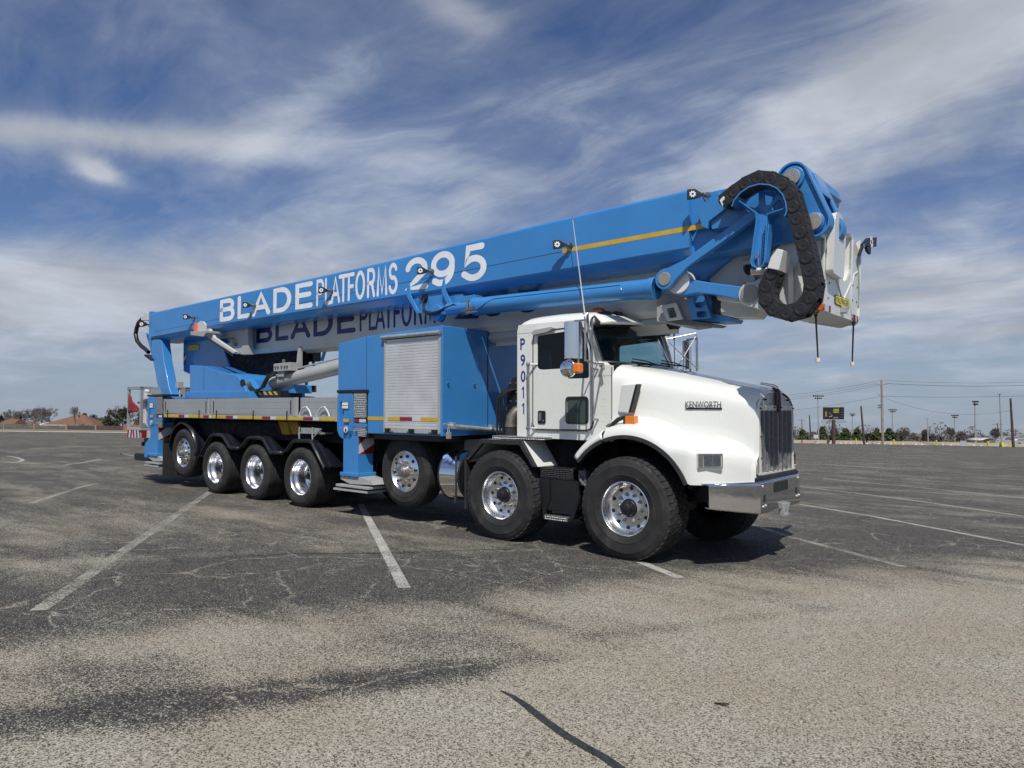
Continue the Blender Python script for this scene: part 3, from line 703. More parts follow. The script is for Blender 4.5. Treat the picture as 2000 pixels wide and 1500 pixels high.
b = MB(); b.box(-.68, -.60, .5, 1.84, 2.80, 2.835); part(b, 'lamp_bar', BLACK, cab, bevel=.01)
# ---------------------------------------------------------------- hood and fender
def side_y(x): return .20+max(0, (x+.285))/(1.19+.285)*.47
def top_z(x): return 2.185-.215*max(0, x+.285)
def lip(x): return .55+math.sqrt(max(.0001, .80**2-x*x)) if abs(x) < .735 else .865
def hood_rows(sgn):
    rows = []
    xs = [-.285, -.2, -.1, 0, .1, .2, .3, .4, .5, .6, .66, .70, .73, .76, .82, .9, 1.0, 1.08, 1.14, 1.18]
    for x in xs:
        yw = side_y(x); zt = top_z(x); 
        if x > 1.08: zt -= (x-1.08)**2*1.5; yw += (x-1.08)**2*.8
        zl = lip(x)
        yo = .015 if x < .72 else .015+(x-.72)**2*2.6
        zf = (zl+.10) if x < .50 else None
        if x >= .50:
            zf = 1.275-(x-.5)*.10-(max(0, x-.85))**2*1.1
            zf = min(zf, lip(.5)+.10)
        zf = max(zf, zl+.07)
        zc = zt; r = .09
        yw2 = max(yw, yo+.02)
        P = [(1.25, zc), (1.0, zc-.006), (yw+.22, zc-.03), (yw+.12, zc-.065), (yw+.05, zc-.115), (yw+.018, zc-.17), (yw+.004, zc-.24),
             (yw, (zc+zf)/2+.05), (yw-.002, zf+.22), (yw-.004, zf+.12), (yw-.022*min(1, (yw-yo)*4), zf+.07), (yo+(yw-yo)*.62, zf+.038), (yo+(yw-yo)*.28, zf+.016), (yo+.035, zf-.012), (yo+.008, zf-.045), (yo, max(zl, zf-.10)), (yo+.002, zl)]
        kk = max(0, min(1, (1.0-x)/1.28))*.16
        rows.append([(x, (y if sgn > 0 else far(y)-kk*max(0, min(1, (1.25-y)/1.0))*(1 if y > .19 else 0)), z) for y, z in P])
    return rows
for s in (1, -1):
    rws = hood_rows(s); b = MB()
    b.loft(rws)
    b.build('hood' if s > 0 else 'hood_far_half', WHITE, cab, ang=60) if False else None
    if s > 0: RN = rws
    else: RFAR = rws
full = [a+c[-2::-1] for a, c in zip(RN, RFAR)]
b = MB(); b.loft(full)
hood = part(b, 'hood', WHITE, ang=55)
# nose ring closing to the grille
b = MB(); end = full[-1]; n = len(end); front = []
for (x, y, z) in end:
    t = Vector((1.215, YM+(y-YM)*.93, z-.03 if z > 1.7 else z)); front.append(t)
b.loft([end, front]); 
part(b, 'nose', WHITE, hood, ang=55)
# fender lip of black rubber and its rear white extension
def arc(r, a0, a1, n=40): return [(r*math.cos(R_(a0+(a1-a0)*i/n)), .55+r*math.sin(R_(a0+(a1-a0)*i/n))) for i in range(n+1)]
for s in (1, -1):
    Yf = (lambda y: y) if s > 0 else far
    b = MB(); o_ = arc(.806, 23.5, 110); i_ = arc(.765, 23.5, 110)
    b.loft([[(x, Yf(.012), z) for x, z in o_], [(x, Yf(-.006), z) for x, z in o_], [(x, Yf(-.008), z) for x, z in i_], [(x, Yf(.05), z) for x, z in i_]]); part(b, 'fender_lip', BLKR, hood)
    b = MB(); o_ = arc(.806, 111.5, 142, 14); i_ = arc(.765, 111.5, 142, 14)
    b.loft([[(x, Yf(.012), z) for x, z in o_], [(x, Yf(-.006), z) for x, z in o_], [(x, Yf(-.008), z) for x, z in i_], [(x, Yf(.05), z) for x, z in i_]]); part(b, 'fender_lip', BLKR, cab)
    b = MB(); rws = []
    for x, z in arc(.80, 111.3, 142, 14):
        d = Vector((x, z-.55)).normalized()
        f = lambda k: (x+d.x*k, z+d.y*k)
        row = []
        for k, y in ((0, .015), (.04, .018), (.075, .035), (.10, .08), (.115, .14), (.12, .205)):
            a, c = f(k); row.append((a, Yf(y), c))
        rws.append(row)
    b.loft(rws); part(b, 'fender_extension', WHITE, cab, solid=.01, ang=60)
    b = MB(); a_ = arc(.79, 20, 150, 30); b.loft([[(x, Yf(.03), z) for x, z in a_], [(x, Yf(.55), z) for x, z in a_]]); b.loft([[(x, Yf(.56), z) for x, z in arc(.79, 0, 180, 20)], [(x, Yf(.56), 1.25) for x, z in arc(.79, 0, 180, 20)]]); part(b, 'wheel_arch', BLACK, hood)
# hood details on the near side
b = MB(); y = side_y(-.05)
P0 = XZ([(1215, 751), (1246, 749), (1230, 808), (1207, 806)], .22)
b.prism([P0[0], P0[1], P0[2], P0[3]], .205, .30); b.v = [(x, y-.03 if y < .25 and x > -.12 else y, z) for x, y, z in b.v]; sc = part(b, 'air_scoop', WHITE, hood, bevel=.018, seg=3)
b = MB(); P1 = XZ([(1243.5, 751), (1248, 750), (1234, 806), (1229.5, 806)], .20); b.prism(P1, .175, .26); part(b, 'scoop_opening', BLACK, hood)
b = MB(); q = XZ([(1222, 813), (1240, 812), (1241, 831), (1222, 832)], .15); b.prism(q, .13, .22); part(b, 'turn_signal', ORNG, hood, bevel=.006)
b = MB(); q = XZ([(1219, 812), (1222, 812), (1222, 833), (1219, 833)], .15); b.prism(q, .128, .23); b.box(q[0][0], q[0][0]+.12, .14, .22, q[2][1]-.015, q[2][1]-.003); part(b, 'signal_base', BLKR, hood)
b = MB(); q = [at(u, v, y=.13) for u, v in ((1188, 836), (1197, 828), (1208, 819), (1219, 815))]; b.tube([(p.x, p.y, p.z) for p in q], [.012, .024, .026, .02], 8); part(b, 'hood_latch', BLKR, hood)
b = MB(); b.cyl((-.30, .105, q[0].z+.02), (-.25, .105, q[1].z+.0), .012, n=8); part(b, 'latch_hook', STEEL, hood)
# name badge
o0 = at(1346, 797.5, y=.52); o1 = at(1407.5, 796, y=.53); yb = side_y(o0.x)-.004; 
ex = Vector((o1.x-o0.x, side_y(o1.x)-side_y(o0.x), 0)); h = .072
b = MB(); base = Vector((o0.x, yb-.006, o0.z)); ez = Vector((0, 0, h)); nrm = Vector((0, -.012, 0))
pp = [base+Vector((0, 0, -.012)), base+ex+Vector((0, 0, -.012)), base+ex+Vector((0, 0, .006)), base+Vector((0, 0, .006))]
b.add([p for p in pp]+[p-nrm for p in pp], [(0, 1, 2, 3), (4, 7, 6, 5), (0, 4, 5, 1), (3, 2, 6, 7), (0, 3, 7, 4), (1, 5, 6, 2)]); part(b, 'badge_bar', BLACK, hood)
b = MB(); text_on(b, 'KENWORTH', base+Vector((0, -.014, .004)), ex, ez, .012, 1.0); lt = part(b, 'name_badge', mat('badge_metal', (.13, .135, .145), .3, .5), hood)
# body crease forward of the wheel
b = MB(); cr = [at(u, v, y=yy) for u, v, yy in ((1382, 842, .47), (1405, 872, .48), (1440, 905, .49), (1468, 933, .50))]
# headlamps
for s in (1, -1):
    Yf = (lambda y: y) if s > 0 else far
    A = Vector((.845, .035, 1.055)); B = Vector((1.03, .20, 1.055)); d = (B-A).normalized(); nn = Vector((d.y, -d.x, 0))
    def L(a, o, z):
        p = A+d*a+nn*o; return (p.x, Yf(p.y), z)
    W_ = (B-A).length
    def bxl(mb, a0, a1, o0, o1, z0, z1):
        mb.add([L(a, o, z) for a in (a0, a1) for o in (o0, o1) for z in (z0, z1)], [(0, 1, 3, 2), (4, 6, 7, 5), (0, 4, 5, 1), (2, 3, 7, 6), (0, 2, 6, 4), (1, 5, 7, 3)])
    b = MB(); bxl(b, -.012, W_+.008, -.20, .002, 1.02, 1.20); hb = part(b, 'headlamp', WHITE, hood, bevel=.02, seg=3)
    b = MB()
    for a0, a1, z0, z1 in ((-.005, .045, 1.045, 1.19), (W_-.012, W_, 1.045, 1.19), (.045, W_-.012, 1.18, 1.19), (.045, W_-.012, 1.045, 1.055), (.045+(W_-.057)/2-.005, .045+(W_-.057)/2+.005, 1.055, 1.18)): bxl(b, a0, a1, .002, .014, z0, z1)
    part(b, 'lamp_bezel', CHROME, hb, bevel=.003)
    b = MB(); bxl(b, .05, W_-.016, .0025, .004, 1.056, 1.179); part(b, 'reflector', mat('lamp_reflector', (.80, .82, .84), .18, .7, 0, .3, 30), hb)
    b = MB()
    for i in range(2):
        a0 = .05+i*(W_-.062)/2; bxl(b, a0, a0+(W_-.075)/2, .008, .011, 1.06, 1.176)
    part(b, 'lens', LENS, hb)
# ---------------------------------------------------------------- grille
GX = 1.20
go = rpoly([(.70, .93), (1.80, .93), (1.80, 1.70), (1.75, 1.745), (1.32, 1.848), (1.18, 1.848), (.75, 1.745), (.70, 1.70)], .03)
b = MB(); b.prism(go, GX-.10, GX+.0, 'x'); gr = part(b, 'grille', GREYM, bevel=.008)
b = MB(); rows = []; ny, nz = 61, 12
for k in range(nz+1):
    z = .965+(1.625-.965)*k/nz; row = []
    for i in range(ny+1):
        y = .765+(1.735-.765)*i/ny; ph = (i/ny*7) % 1
        bump_ = .016*(1 if .12 < ph < .55 else 0)
        row.append((GX+.010+bump_+.006*math.sin(z*9+y*4)*(1-k/nz), y, z))
    rows.append(row)
b.loft(rows)
def screen_mat():
    m = bpy.data.materials.new('bug_screen'); m.use_nodes = True; t = NT(m.node_tree); bb = t.n['Principled BSDF']
    co = t.add('ShaderNodeTexCoord').outputs['Object']; sp = t.add('ShaderNodeSeparateXYZ', ins={0: co})
    n = t.noise(co, 14, 6, .7); dust = t.mr(sp.outputs[2], .95, 1.2, .75, .0); dd = t.M('MULTIPLY', dust, t.mr(n, .35, .65))
    c = t.mix(t.mr(t.noise(co, 90, 2, .5), .4, .6), (.045, .047, .05, 1), (.12, .12, .125, 1))
    c = t.mix(t.mr(t.M('SINE', t.M('MULTIPLY', sp.outputs[1], 45.3)), .35, .95), c, (.30, .305, .315, 1)); c = t.mix(dd, c, (.36, .35, .32, 1)); t.set(bb, 'Base Color', c); bb.inputs['Roughness'].default_value = .7; return m
part(b, 'bug_screen', screen_mat(), gr, ang=20)
b = MB()
b.box(GX+.004, GX+.022, .725, .765, .95, 1.64); b.box(GX+.004, GX+.022, 1.735, 1.775, .95, 1.64); b.box(GX+.004, GX+.024, .725, 1.775, 1.625, 1.685); b.box(GX+.004, GX+.022, .70, 1.80, .925, .965)
for i, (x, y, z) in enumerate(b.v):
    b.v[i] = (x+.010*math.sin(z*7), y+.006*math.sin(z*11), z+.006*math.sin(y*9))
part(b, 'screen_border', mat('white_canvas', (.58, .56, .50), .8, 0, 0, .1, 6), gr, bevel=.004)
b = MB()
for y, z in ((.745, 1.65), (1.15, 1.66), (1.36, 1.66), (1.755, 1.65), (.745, 1.35), (.745, 1.12), (.90, 1.745), (1.60, 1.745), (1.755, 1.35), (1.755, 1.10)): b.cyl((GX, y, z), (GX+.032, y, z), .011, .008, n=10)
part(b, 'screen_studs', BLACK, gr)
b = MB(); b.tube([(GX+.03, 1.25, 1.60), (GX+.035, 1.25, 1.70), (GX+.03, 1.25, 1.84), (GX-.02, 1.25, 1.89)], .026, 10); b.tube([(GX+.03, 1.19, 1.68), (GX+.03, 1.20, 1.79), (GX+.02, 1.21, 1.83)], .018, 10)
orn = part(b, 'hood_ornament', mat('maroon_wrap', (.07, .03, .045), .5, 0, 0, .3, 14), gr)
b = MB(); b.tube([(GX+.02, 1.25, 1.875), (GX-.02, 1.235, 1.905), (GX-.13, 1.20, 1.93), (GX-.15, 1.19, 1.925)], [.022, .018, .014, .008], 10); part(b, 'ornament_head', CHROME, gr)
b = MB(); b.cyl((1.0, .72, .90), (1.235, .72, .90), .05, n=16); b.cyl((1.20, .62, .915), (1.20, 1.84, .915), .035, n=14); b.box(.98, 1.235, .60, 1.88, .865, .93); part(b, 'bumper_top_pad', BLACK, bevel=.02, seg=3)
# ---------------------------------------------------------------- bumper
b = MB()
pl = [(.955, .03), (1.245, .64), (1.245, 1.86), (.955, 2.47)]
def wall(P, z0, z1, zlow=None):
    rows = []
    for i in range(len(P)-1):
        pass
zb = [.64, .545, .545, .64]
b.loft([[(x, y, .875) for x, y in pl], [(x+.003, y, .86) for x, y in pl], [(x+.003, y, z+.01) for (x, y), z in zip(pl, zb)], [(x, y, z) for (x, y), z in zip(pl, zb)]])
b.loft([[(x, y, .875) for x, y in pl], [(x-.12, y+(.05 if y < 1 else -.05), .882) for x, y in pl]])
b.loft([[(x, y, z) for (x, y), z in zip(pl, zb)], [(x-.10, y+(.05 if y < 1 else -.05), z+.005) for (x, y), z in zip(pl, zb)]])
bump = part(b, 'bumper', mat('polished_bumper', (.62, .63, .66), .07, 1, 0, .03, 2), ang=20, solid=.008)
b = MB(); b.prism(rrect(1.02, 1.46, .735, .845, .02), 1.2505, 1.2545, 'x')
for y in (.75, 1.74): b.prism(rrect(y-.025, y+.025, .66, .74, .02), 1.2505, 1.2545, 'x')
part(b, 'bumper_openings', BLACK, bump)
b = MB()
for y, z in ((.70, .83), (1.80, .84), (.71, .615), (.78, .62), (1.76, .63), (1.83, .635)): b.cyl((1.25, y, z), (1.262, y, z), .016, .012, n=12)
part(b, 'bumper_bolts', GALV, bump)
b = MB()
for dy in (0, .11): b.prism([(1.18, .60), (1.30, .60), (1.27, .47), (1.22, .47)], 1.28+dy, 1.295+dy)
b.box(1.2, 1.29, 1.28, 1.405, .455, .475); part(b, 'tow_bracket', GALV, bump, bevel=.003)
b = MB(); b.box(.55, 1.18, .55, 1.95, .62, .84); part(b, 'bumper_beam', BLACK, bevel=.02)
# ---------------------------------------------------------------- second fender, step and toolbox
fo = [(-2.40, .965), (-2.13, 1.245), (-1.46, 1.245), (-1.235, .935)]
def inset(P, d): return [(P[0][0]+d, P[0][1]), (P[1][0]+d*.55, P[1][1]-d), (P[2][0]-d*.55, P[2][1]-d), (P[3][0]-d, P[3][1])]
for s in (1, -1):
    Yf = (lambda y: y) if s > 0 else far
    b = MB(); fi = inset(fo, .03)
    b.prism(fo+fi[::-1], *sorted((Yf(.05), Yf(.78)))); fe = part(b, 'box_fender', WHITE, bevel=.008)
    b = MB(); f2 = inset(fo, -.004); f3 = inset(fo, .055); b.prism(f2+f3[::-1], *sorted((Yf(-.005), Yf(.05)))); part(b, 'fender_edging', BLKR, fe, bevel=.008)
    if s > 0:
        b = MB(); b.box(-1.98, -1.14, .05, .28, 1.262, 1.295); part(b, 'fender_step', TPLATE, fe, bevel=.004)
        b = MB(); b.box(-2.42, -2.39, .0, .42, .33, 1.0); b.box(-1.6, -1.3, .5, .9, .8, 1.1); part(b, 'mud_flap', BLKR, fe)
        b = MB(); b.box(-2.38, -2.36, .02, .75, .93, .97); b.prism([(-2.40, .96), (-2.12, 1.02), (-2.12, .98), (-2.38, .93)], .02, .4); part(b, 'fender_liner', BLACK, fe)
b = MB(); b.prism(rpoly([(-1.25, .42), (-1.25, .93), (-.80, .93), (-.77, .90), (-.77, .42)], .03), .12, .62); tb = part(b, 'tool_box', BLACK, bevel=.008)
b = MB(); b.prism([(-1.255, .80), (-1.255, .938), (-.80, .938), (-.765, .905), (-.765, .80)], .112, .63); part(b, 'tool_box_cover', TPBLK, tb, bevel=.01)
b = MB(); b.prism([(-1.26, .80), (-1.20, .34), (-1.16, .34), (-1.16, .42), (-1.1, .55), (-1.1, .80)], .10, .13); b.prism([(-.80, .34), (-.76, .34), (-.66, .62), (-.70, .80), (-.78, .80)], .10, .13); b.box(-1.2, -.78, .10, .32, .335, .35); part(b, 'step_frame', BLACK, tb)
b = MB(); b.box(-1.175, -.835, .085, .29, .315, .365); part(b, 'step', TPLATE, tb, bevel=.003)
b = MB(); b.tube([(-.70, .14, .86), (-.66, .12, .80), (-.58, .12, .74), (-.55, .12, .70)], .014, 8); b.box(-.72, -.62, .16, .24, .75, .92); part(b, 'spring_shackle', GREYD)
# ---------------------------------------------------------------- between cab and body: intake stack, hoses, exhaust
b = MB(); b.prism([(-2.12, 1.28), (-2.14, 1.9), (-2.02, 2.06), (-1.76, 2.08), (-1.76, 1.28)], .50, 1.0); b.box(-2.4, -1.8, 1.0, 2.0, 1.2, 1.9)
part(b, 'air_cleaner', BLACK, bevel=.02)
b = MB()
for z in (1.62, 1.74, 1.86, 1.98): 
    for x in (-2.05, -1.95, -1.85): b.cyl((x, .50, z), (x, .488, z), .011, n=8)
part(b, 'cleaner_bolts', STEEL)
b = MB(); b.tube([(-1.98, .42, 1.22), (-1.98, .42, 1.42), (-1.97, .43, 1.53), (-1.93, .47, 1.60), (-1.86, .55, 1.64), (-1.75, .65, 1.66)], .075, 18); b.cyl((-1.98, .42, 1.40), (-1.98, .42, 1.425), .082, n=18); part(b, 'exhaust_pipe', RUST)
b = MB(); b.cyl((-1.98, .42, 1.20), (-1.98, .42, 1.40), .077, n=18); part(b, 'flexible_duct', BLKR)
for i in range(4):
    x = -2.20+.035*i; b = MB(); b.tube([(x, .40+.02*i, 1.22), (x, .39+.02*i, 1.6), (x+.015, .39, 1.78+.01*i), (x+.07, .42, 1.87), (x+.16, .50, 1.90)], .013, 8); part(b, 'hose', HOSE)
# ---------------------------------------------------------------- mirrors
def mirror(s, px):
    Yf = (lambda y: y) if s > 0 else far
    bb = MB(); bb.prism(rrect(-.47, -.27, 2.19, 2.66, .02), *sorted((Yf(-.37), Yf(-.29)))); return bb
MY = -.32
q = XZ([(1100, 631), (1140, 631), (1140, 702), (1100, 702)], MY)
x0 = q[0][0]; x1 = q[1][0]; zt_, zb_ = q[0][1], q[3][1]
for s in (1, -1):
    Yf = (lambda y: y) if s > 0 else (lambda y: 2.08-y if y < .1 else far2(y))
    M0 = Vector((x0+.04, Yf(MY), 0))
    b = MB(); b.lathe([(.0, -.02), (.0, -.02)], 4)
    b = MB(); w_ = .20
    prof = [(-.10, .0), (-.10, .012), (-.085, .045), (-.05, .068), (0, .078), (.05, .068), (.085, .045), (.10, .012), (.10, 0)]
    ca, sa = math.cos(R_(52)), math.sin(R_(52))
    rows = []
    for z in (zb_, zb_+.004, zt_-.004, zt_):
        k = 1 if zb_ < z < zt_ else .92
        rows.append([((x0+x1)/2+(-sa*0+k*(p*math.cos(R_(-38))+o*math.sin(R_(38)))), Yf(MY+k*(p*math.sin(R_(-38))*-1-o*math.cos(R_(38)))), z) for p, o in prof])
    b.loft(rows)
    for r_ in (rows[0], rows[-1]): b.add(r_, [tuple(range(len(r_)))])
    mi = part(b, 'mirror', CHROME, ang=40)
    b = MB(); top = 2.70; rk_ = 1 if s > 0 else .62
    xm = x1-.0
    P = lambda x, y, z: (x, Yf(y), z)
    b.tube([P(xm+.02, MY+.0, zb_-.03), P(xm+.02, MY, zt_+.05), P(xm+.03, MY+.03, zt_+.085), P(-.62, CY0+.02, 2.60)], .0125*rk_, 8)
    b.tube([P(xm+.07, MY+.06, zb_-.03), P(xm+.07, MY+.06, zt_+.02)], .010*rk_, 8)
    b.tube([P(xm+.02, MY, zb_-.02), P(xm+.08, MY+.12, zb_-.06), P(-.40, CY0+.0, 2.16)], .0125*rk_, 8)
    b.tube([P(xm+.10, MY+.10, zb_-.02), P(-.58, CY0, 2.56)], .010*rk_, 8)
    b.tube([P(xm+.02, MY, zt_+.05), P(-.47, CY0, 2.18)], .009*rk_, 8)
    b.box(*sorted((xm-.12, xm+.03)), *sorted((Yf(MY-.01), Yf(MY+.01))), zt_+.0, zt_+.02)
    part(b, 'mirror_frame', STEEL, mi)
    b = MB(); c = (x0+.06, Yf(MY), zb_-.105)
    b.lathe([(.0, -.045), (.05, -.04), (.09, -.02), (.105, .01), (.105, .02), (0, .02)] if s > 0 else [(.0, .045), (.05, .04), (.09, .02), (.105, -.01), (.105, -.02), (0, -.02)], 28, c); part(b, 'convex_mirror', CHROME, mi)
    b = MB(); b.box(x1-.115, x1-.02, *sorted((Yf(MY-.06), Yf(MY+.03))), zb_-.16, zb_-.05); part(b, 'side_marker', ORNG, mi, bevel=.02, seg=3)
    b = MB(); b.box(x1-.19, x1-.115, *sorted((Yf(MY-.03), Yf(MY+.02))), zb_-.15, zb_-.07); b.cyl((x1-.07, Yf(MY), zb_-.05), (x1-.07, Yf(MY), zb_), .012, n=8); part(b, 'marker_bracket', STEEL, mi)
# door-side mirror arm knuckle
b = MB(); b.lathe([(0, -.04), (.022, -.03), (.022, .03), (0, .04)], 12, (-.40, .17, 2.14)); b.cyl((-.40, .15, 2.14), (-.33, .10, 2.10), .016, n=8); part(b, 'mirror_knuckle', GALV)
# aerials
b = MB(); a0 = at(1142, 613, y=.28); a1 = at(1118.5, 428, y=.28); b.tube([a0, a1], [.009, .0035], 6); part(b, 'whip_aerial', WTAPE, cab)
b = MB(); a2 = at(1117.5, 421, y=.28); b.cyl(a1, a2, .007, n=8); part(b, 'aerial_tip', mat('red_tip', (.5, .06, .06), .5), cab)
b = MB(); b.cyl(a0-Vector((0, 0, .07)), a0, .016, .010, n=10); b.box(a0.x-.02, a0.x+.02, a0.y, .3, a0.z-.09, a0.z-.06); part(b, 'aerial_base', STEEL, cab)
b = MB(); p0 = at(1318, 720, y=2.45); p1 = at(1316, 628, y=2.45); b.tube([p0, p0+(p1-p0)*.72, p1], [.006, .006, .003], 6); b.cyl(p0+(p1-p0)*.62, p0+(p1-p0)*.74, .014, n=8); part(b, 'whip_aerial', BLACK, cab)
# ================================================================ SUPERSTRUCTURE AND BOOMS
BY0, BY1 = .46, 1.30          # sides of the blue boom
def lerpf(T, x):
    if x <= T[0][0]: return T[0][1]
    for (a, c), (d, e) in zip(T, T[1:]):
        if x <= d: return c+(e-c)*(x-a)/(d-a)
    return T[-1][1]
def bb_(x): return lerpf([(-13.05, 3.26), (-9.8, 3.325), (-4.25, 3.352), (-1.75, 3.372), (0, 3.398), (.6, 3.405)], x)      # bottom of its side
def bt_(x): return lerpf([(-13.05, 3.835), (-9.8, 3.875), (-5.5, 3.915), (-2.55, 3.985), (-1, 4.035), (.6, 4.055)], x)       # top
# blue boom
xs = [-13.03+i*(.55+13.03)/14 for i in range(15)]; rows = []
for x in xs:
    b0, t0 = bb_(x), bt_(x); ms = t0-.40*(t0-b0)-.02
    h = [(BY0+.10, t0+.028), (BY0+.025, t0+.012), (BY0+.003, t0-.015), (BY0, t0-.05), (BY0, b0+.02), (BY0+.012, b0-.004), (BY0+.13, b0-.085), (BY0+.18, b0-.095)]
    full_ = h+[(BY0+BY1-y, z) for y, z in h[::-1]]
    rows.append([(x, y, z) for y, z in full_+[full_[0]]])
b = MB(); b.loft(rows); b.add(rows[0][:-1], [tuple(range(len(rows[0])-1))]); b.add(rows[-1][:-1], [tuple(range(len(rows[0])-1))])
boom = part(b, 'upper_boom', BLUE, ang=20)
# fold seam in the side
b = MB(); p0 = at(300, 648, y=BY0); p1 = at(1378, 436, y=BY0)
for f0, f1 in ((0, 1),):
    a = p0; c = p1; b.add([(a.x, BY0-.0012, a.z), (c.x, BY0-.0012, c.z), (c.x, BY0-.0012, c.z-.006), (a.x, BY0-.0012, a.z-.006)], [(0, 1, 2, 3)])
part(b, 'boom_seam', DARKB, boom)
b = MB(); q = XZ([(560, 606), (562, 606), (571, 540)], BY0)
for u in (462, 645): 
    a, c = at(u, 634-(u-430)*.155, y=BY0), at(u+6, 577-(u-430)*.18, y=BY0)
# boom lettering, drawn with round-ended strokes
def arcp(cx, cz, rx, rz, a0, a1, n=10): return [(cx+rx*math.cos(R_(a0+(a1-a0)*i/n)), cz+rz*math.sin(R_(a0+(a1-a0)*i/n))) for i in range(n+1)]
GL = {
 'B': [[(0, 0), (0, 1), (.55, 1)]+arcp(.62, .77, .33, .23, 90, -90)+[(.0, .54)], [(.55, .54)]+arcp(.66, .27, .34, .27, 90, -90)+[(0, 0)]],
 'L': [[(0, 1), (0, 0), (1, 0)]],
 'A': [[(0, 0), (.5, 1), (1, 0)], [(.2, .31), (.8, .31)]],
 'D': [[(0, 0), (0, 1)]+arcp(.45, .5, .55, .5, 90, -90, 16)+[(0, 0)]],
 'E': [[(1, 1), (0, 1), (0, 0), (1, 0)], [(.0, .53), (.9, .53)]],
 'P': [[(0, 0), (0, 1)]+arcp(.6, .74, .4, .26, 90, -90)+[(0, .48)]],
 'T': [[(0, 1), (1, 1)], [(.5, 1), (.5, 0)]],
 'F': [[(0, 0), (0, 1), (1, 1)], [(0, .52), (.85, .52)]],
 'O': [arcp(.5, .5, .5, .5, 90, 449, 32)],
 'R': [[(0, 0), (0, 1)]+arcp(.6, .75, .4, .25, 90, -90)+[(0, .5)], [(.55, .5), (.72, .38), (1, 0)]],
 'M': [[(0, 0), (.10, 1), (.5, .04), (.90, 1), (1, 0)]],
 'S': [arcp(.5, .76, .47, .24, 20, 180, 10)+arcp(.5, .76, .47, .24, 200, 260, 4)+arcp(.5, .27, .5, .27, 80, -60, 10)+arcp(.5, .27, .5, .27, -80, -165, 6)],
 '2': [arcp(.5, .68, .46, .32, 170, -25, 14)+[(.5, .28), (.02, .0), (1, 0)]],
 '9': [arcp(.48, .66, .46, .34, 0, 360, 26), [(.94, .66)]+arcp(.42, .50, .52, .50, 0, -75, 10)+[(.30, .01), (.08, .10)]],
 '5': [[(.88, 1), (.24, 1), (.12, .50)]+arcp(.50, .32, .48, .32, 128, -120, 16)+[(.03, .16)]],
}
def stroke(mb, pts, hw, y, kx=1.):
    v0 = len(mb.v); pts = [(a/kx, c) for a, c in pts]; stroke0(mb, pts, hw, y)
    for i in range(v0, len(mb.v)): a = mb.v[i]; mb.v[i] = (a[0]*kx, a[1], a[2])
def stroke0(mb, pts, hw, y):
    n = len(pts); P = [Vector(p) for p in pts]; L = []; Rr = []
    closed = (P[0]-P[-1]).length < .02
    for i in range(n):
        if closed and i in (0, n-1): d0 = (P[n-1]-P[n-2]).normalized(); d1 = (P[1]-P[0]).normalized()
        else:
            d0 = (P[i]-P[i-1]).normalized() if i else None; d1 = (P[i+1]-P[i]).normalized() if i < n-1 else None
        d0 = d0 or d1; d1 = d1 or d0
        t = (d0+d1); t = t.normalized() if t.length > .05 else d0
        nn = Vector((-t.y, t.x)); c = max(.80, nn.dot(Vector((-d0.y, d0.x)))); L.append(P[i]+nn*hw/c); Rr.append(P[i]-nn*hw/c)
    vs = [(p.x, y, p.y) for p in L]+[(p.x, y, p.y) for p in Rr]
    fs = [(i, i+1, n+i+1, n+i) for i in range(n-1)]
    mb.add(vs, fs)
    if not closed:
        for a, b2 in ((P[0], P[1]), (P[-1], P[-2])):
            d = (a-b2).normalized(); a0 = math.atan2(d.y, d.x)
            cap = [(a.x+hw*math.cos(a0+R_(-90+180*k/8)), y, a.y+hw*math.sin(a0+R_(-90+180*k/8))) for k in range(9)]
            mb.add(cap, [tuple(range(9))])
ADV = {}
def lettering(spec, yplane, dx, zf, hfun, m, par, nm):
    b = MB()
    for ch, x0, x1, z0, z1, hw in spec:
        x0 += dx; x1 += dx
        for si, st in enumerate(GL[ch]):
            hx, hz = hw; zt = z1+(bt_(x0)-bb_(x0))-.66+.02
            pts = [(x0+hx+p[0]*(x1-x0-2*hx), z0+hz+p[1]*(zt-z0-2*hz)) for p in st]
            stroke(b, pts, hz, yplane-.0008*si, hx/hz)
    b.v = [(x, y, z+zf(x)) for x, y, z in b.v]
    return part(b, nm, m, par, smooth=False)
def ux(c, y=BY0):
    u = 380+c/3.333; v = 440+ (560-.155*(c-160))/3.333
    return at(u, v, y=y).x
words = [('B', 165, 262), ('L', 280, 362), ('A', 373, 494), ('D', 511, 630), ('E', 655, 770), ('P', 793, 843), ('L', 849, 890), ('A', 888, 948), ('T', 938, 1000), ('F', 998, 1042), ('O', 1047, 1110), ('R', 1123, 1176), ('M', 1186, 1256), ('S', 1263, 1322), ('2', 1368, 1522), ('9', 1537, 1702), ('5', 1733, 1904)]
spec = []
for ch, a, c in words:
    x0, x1 = ux(a), ux(c); thin = ch in 'PLATFORMS' and 780 < a < 1330
    spec.append((ch, x0, x1, .055, .60, (.027, .034) if thin else (.066, .045) if not ch.isdigit() else (.054, .046)))
lettering(spec, BY0-.002, 0, lambda x: bb_(x), None, LETW, boom, 'boom_lettering')
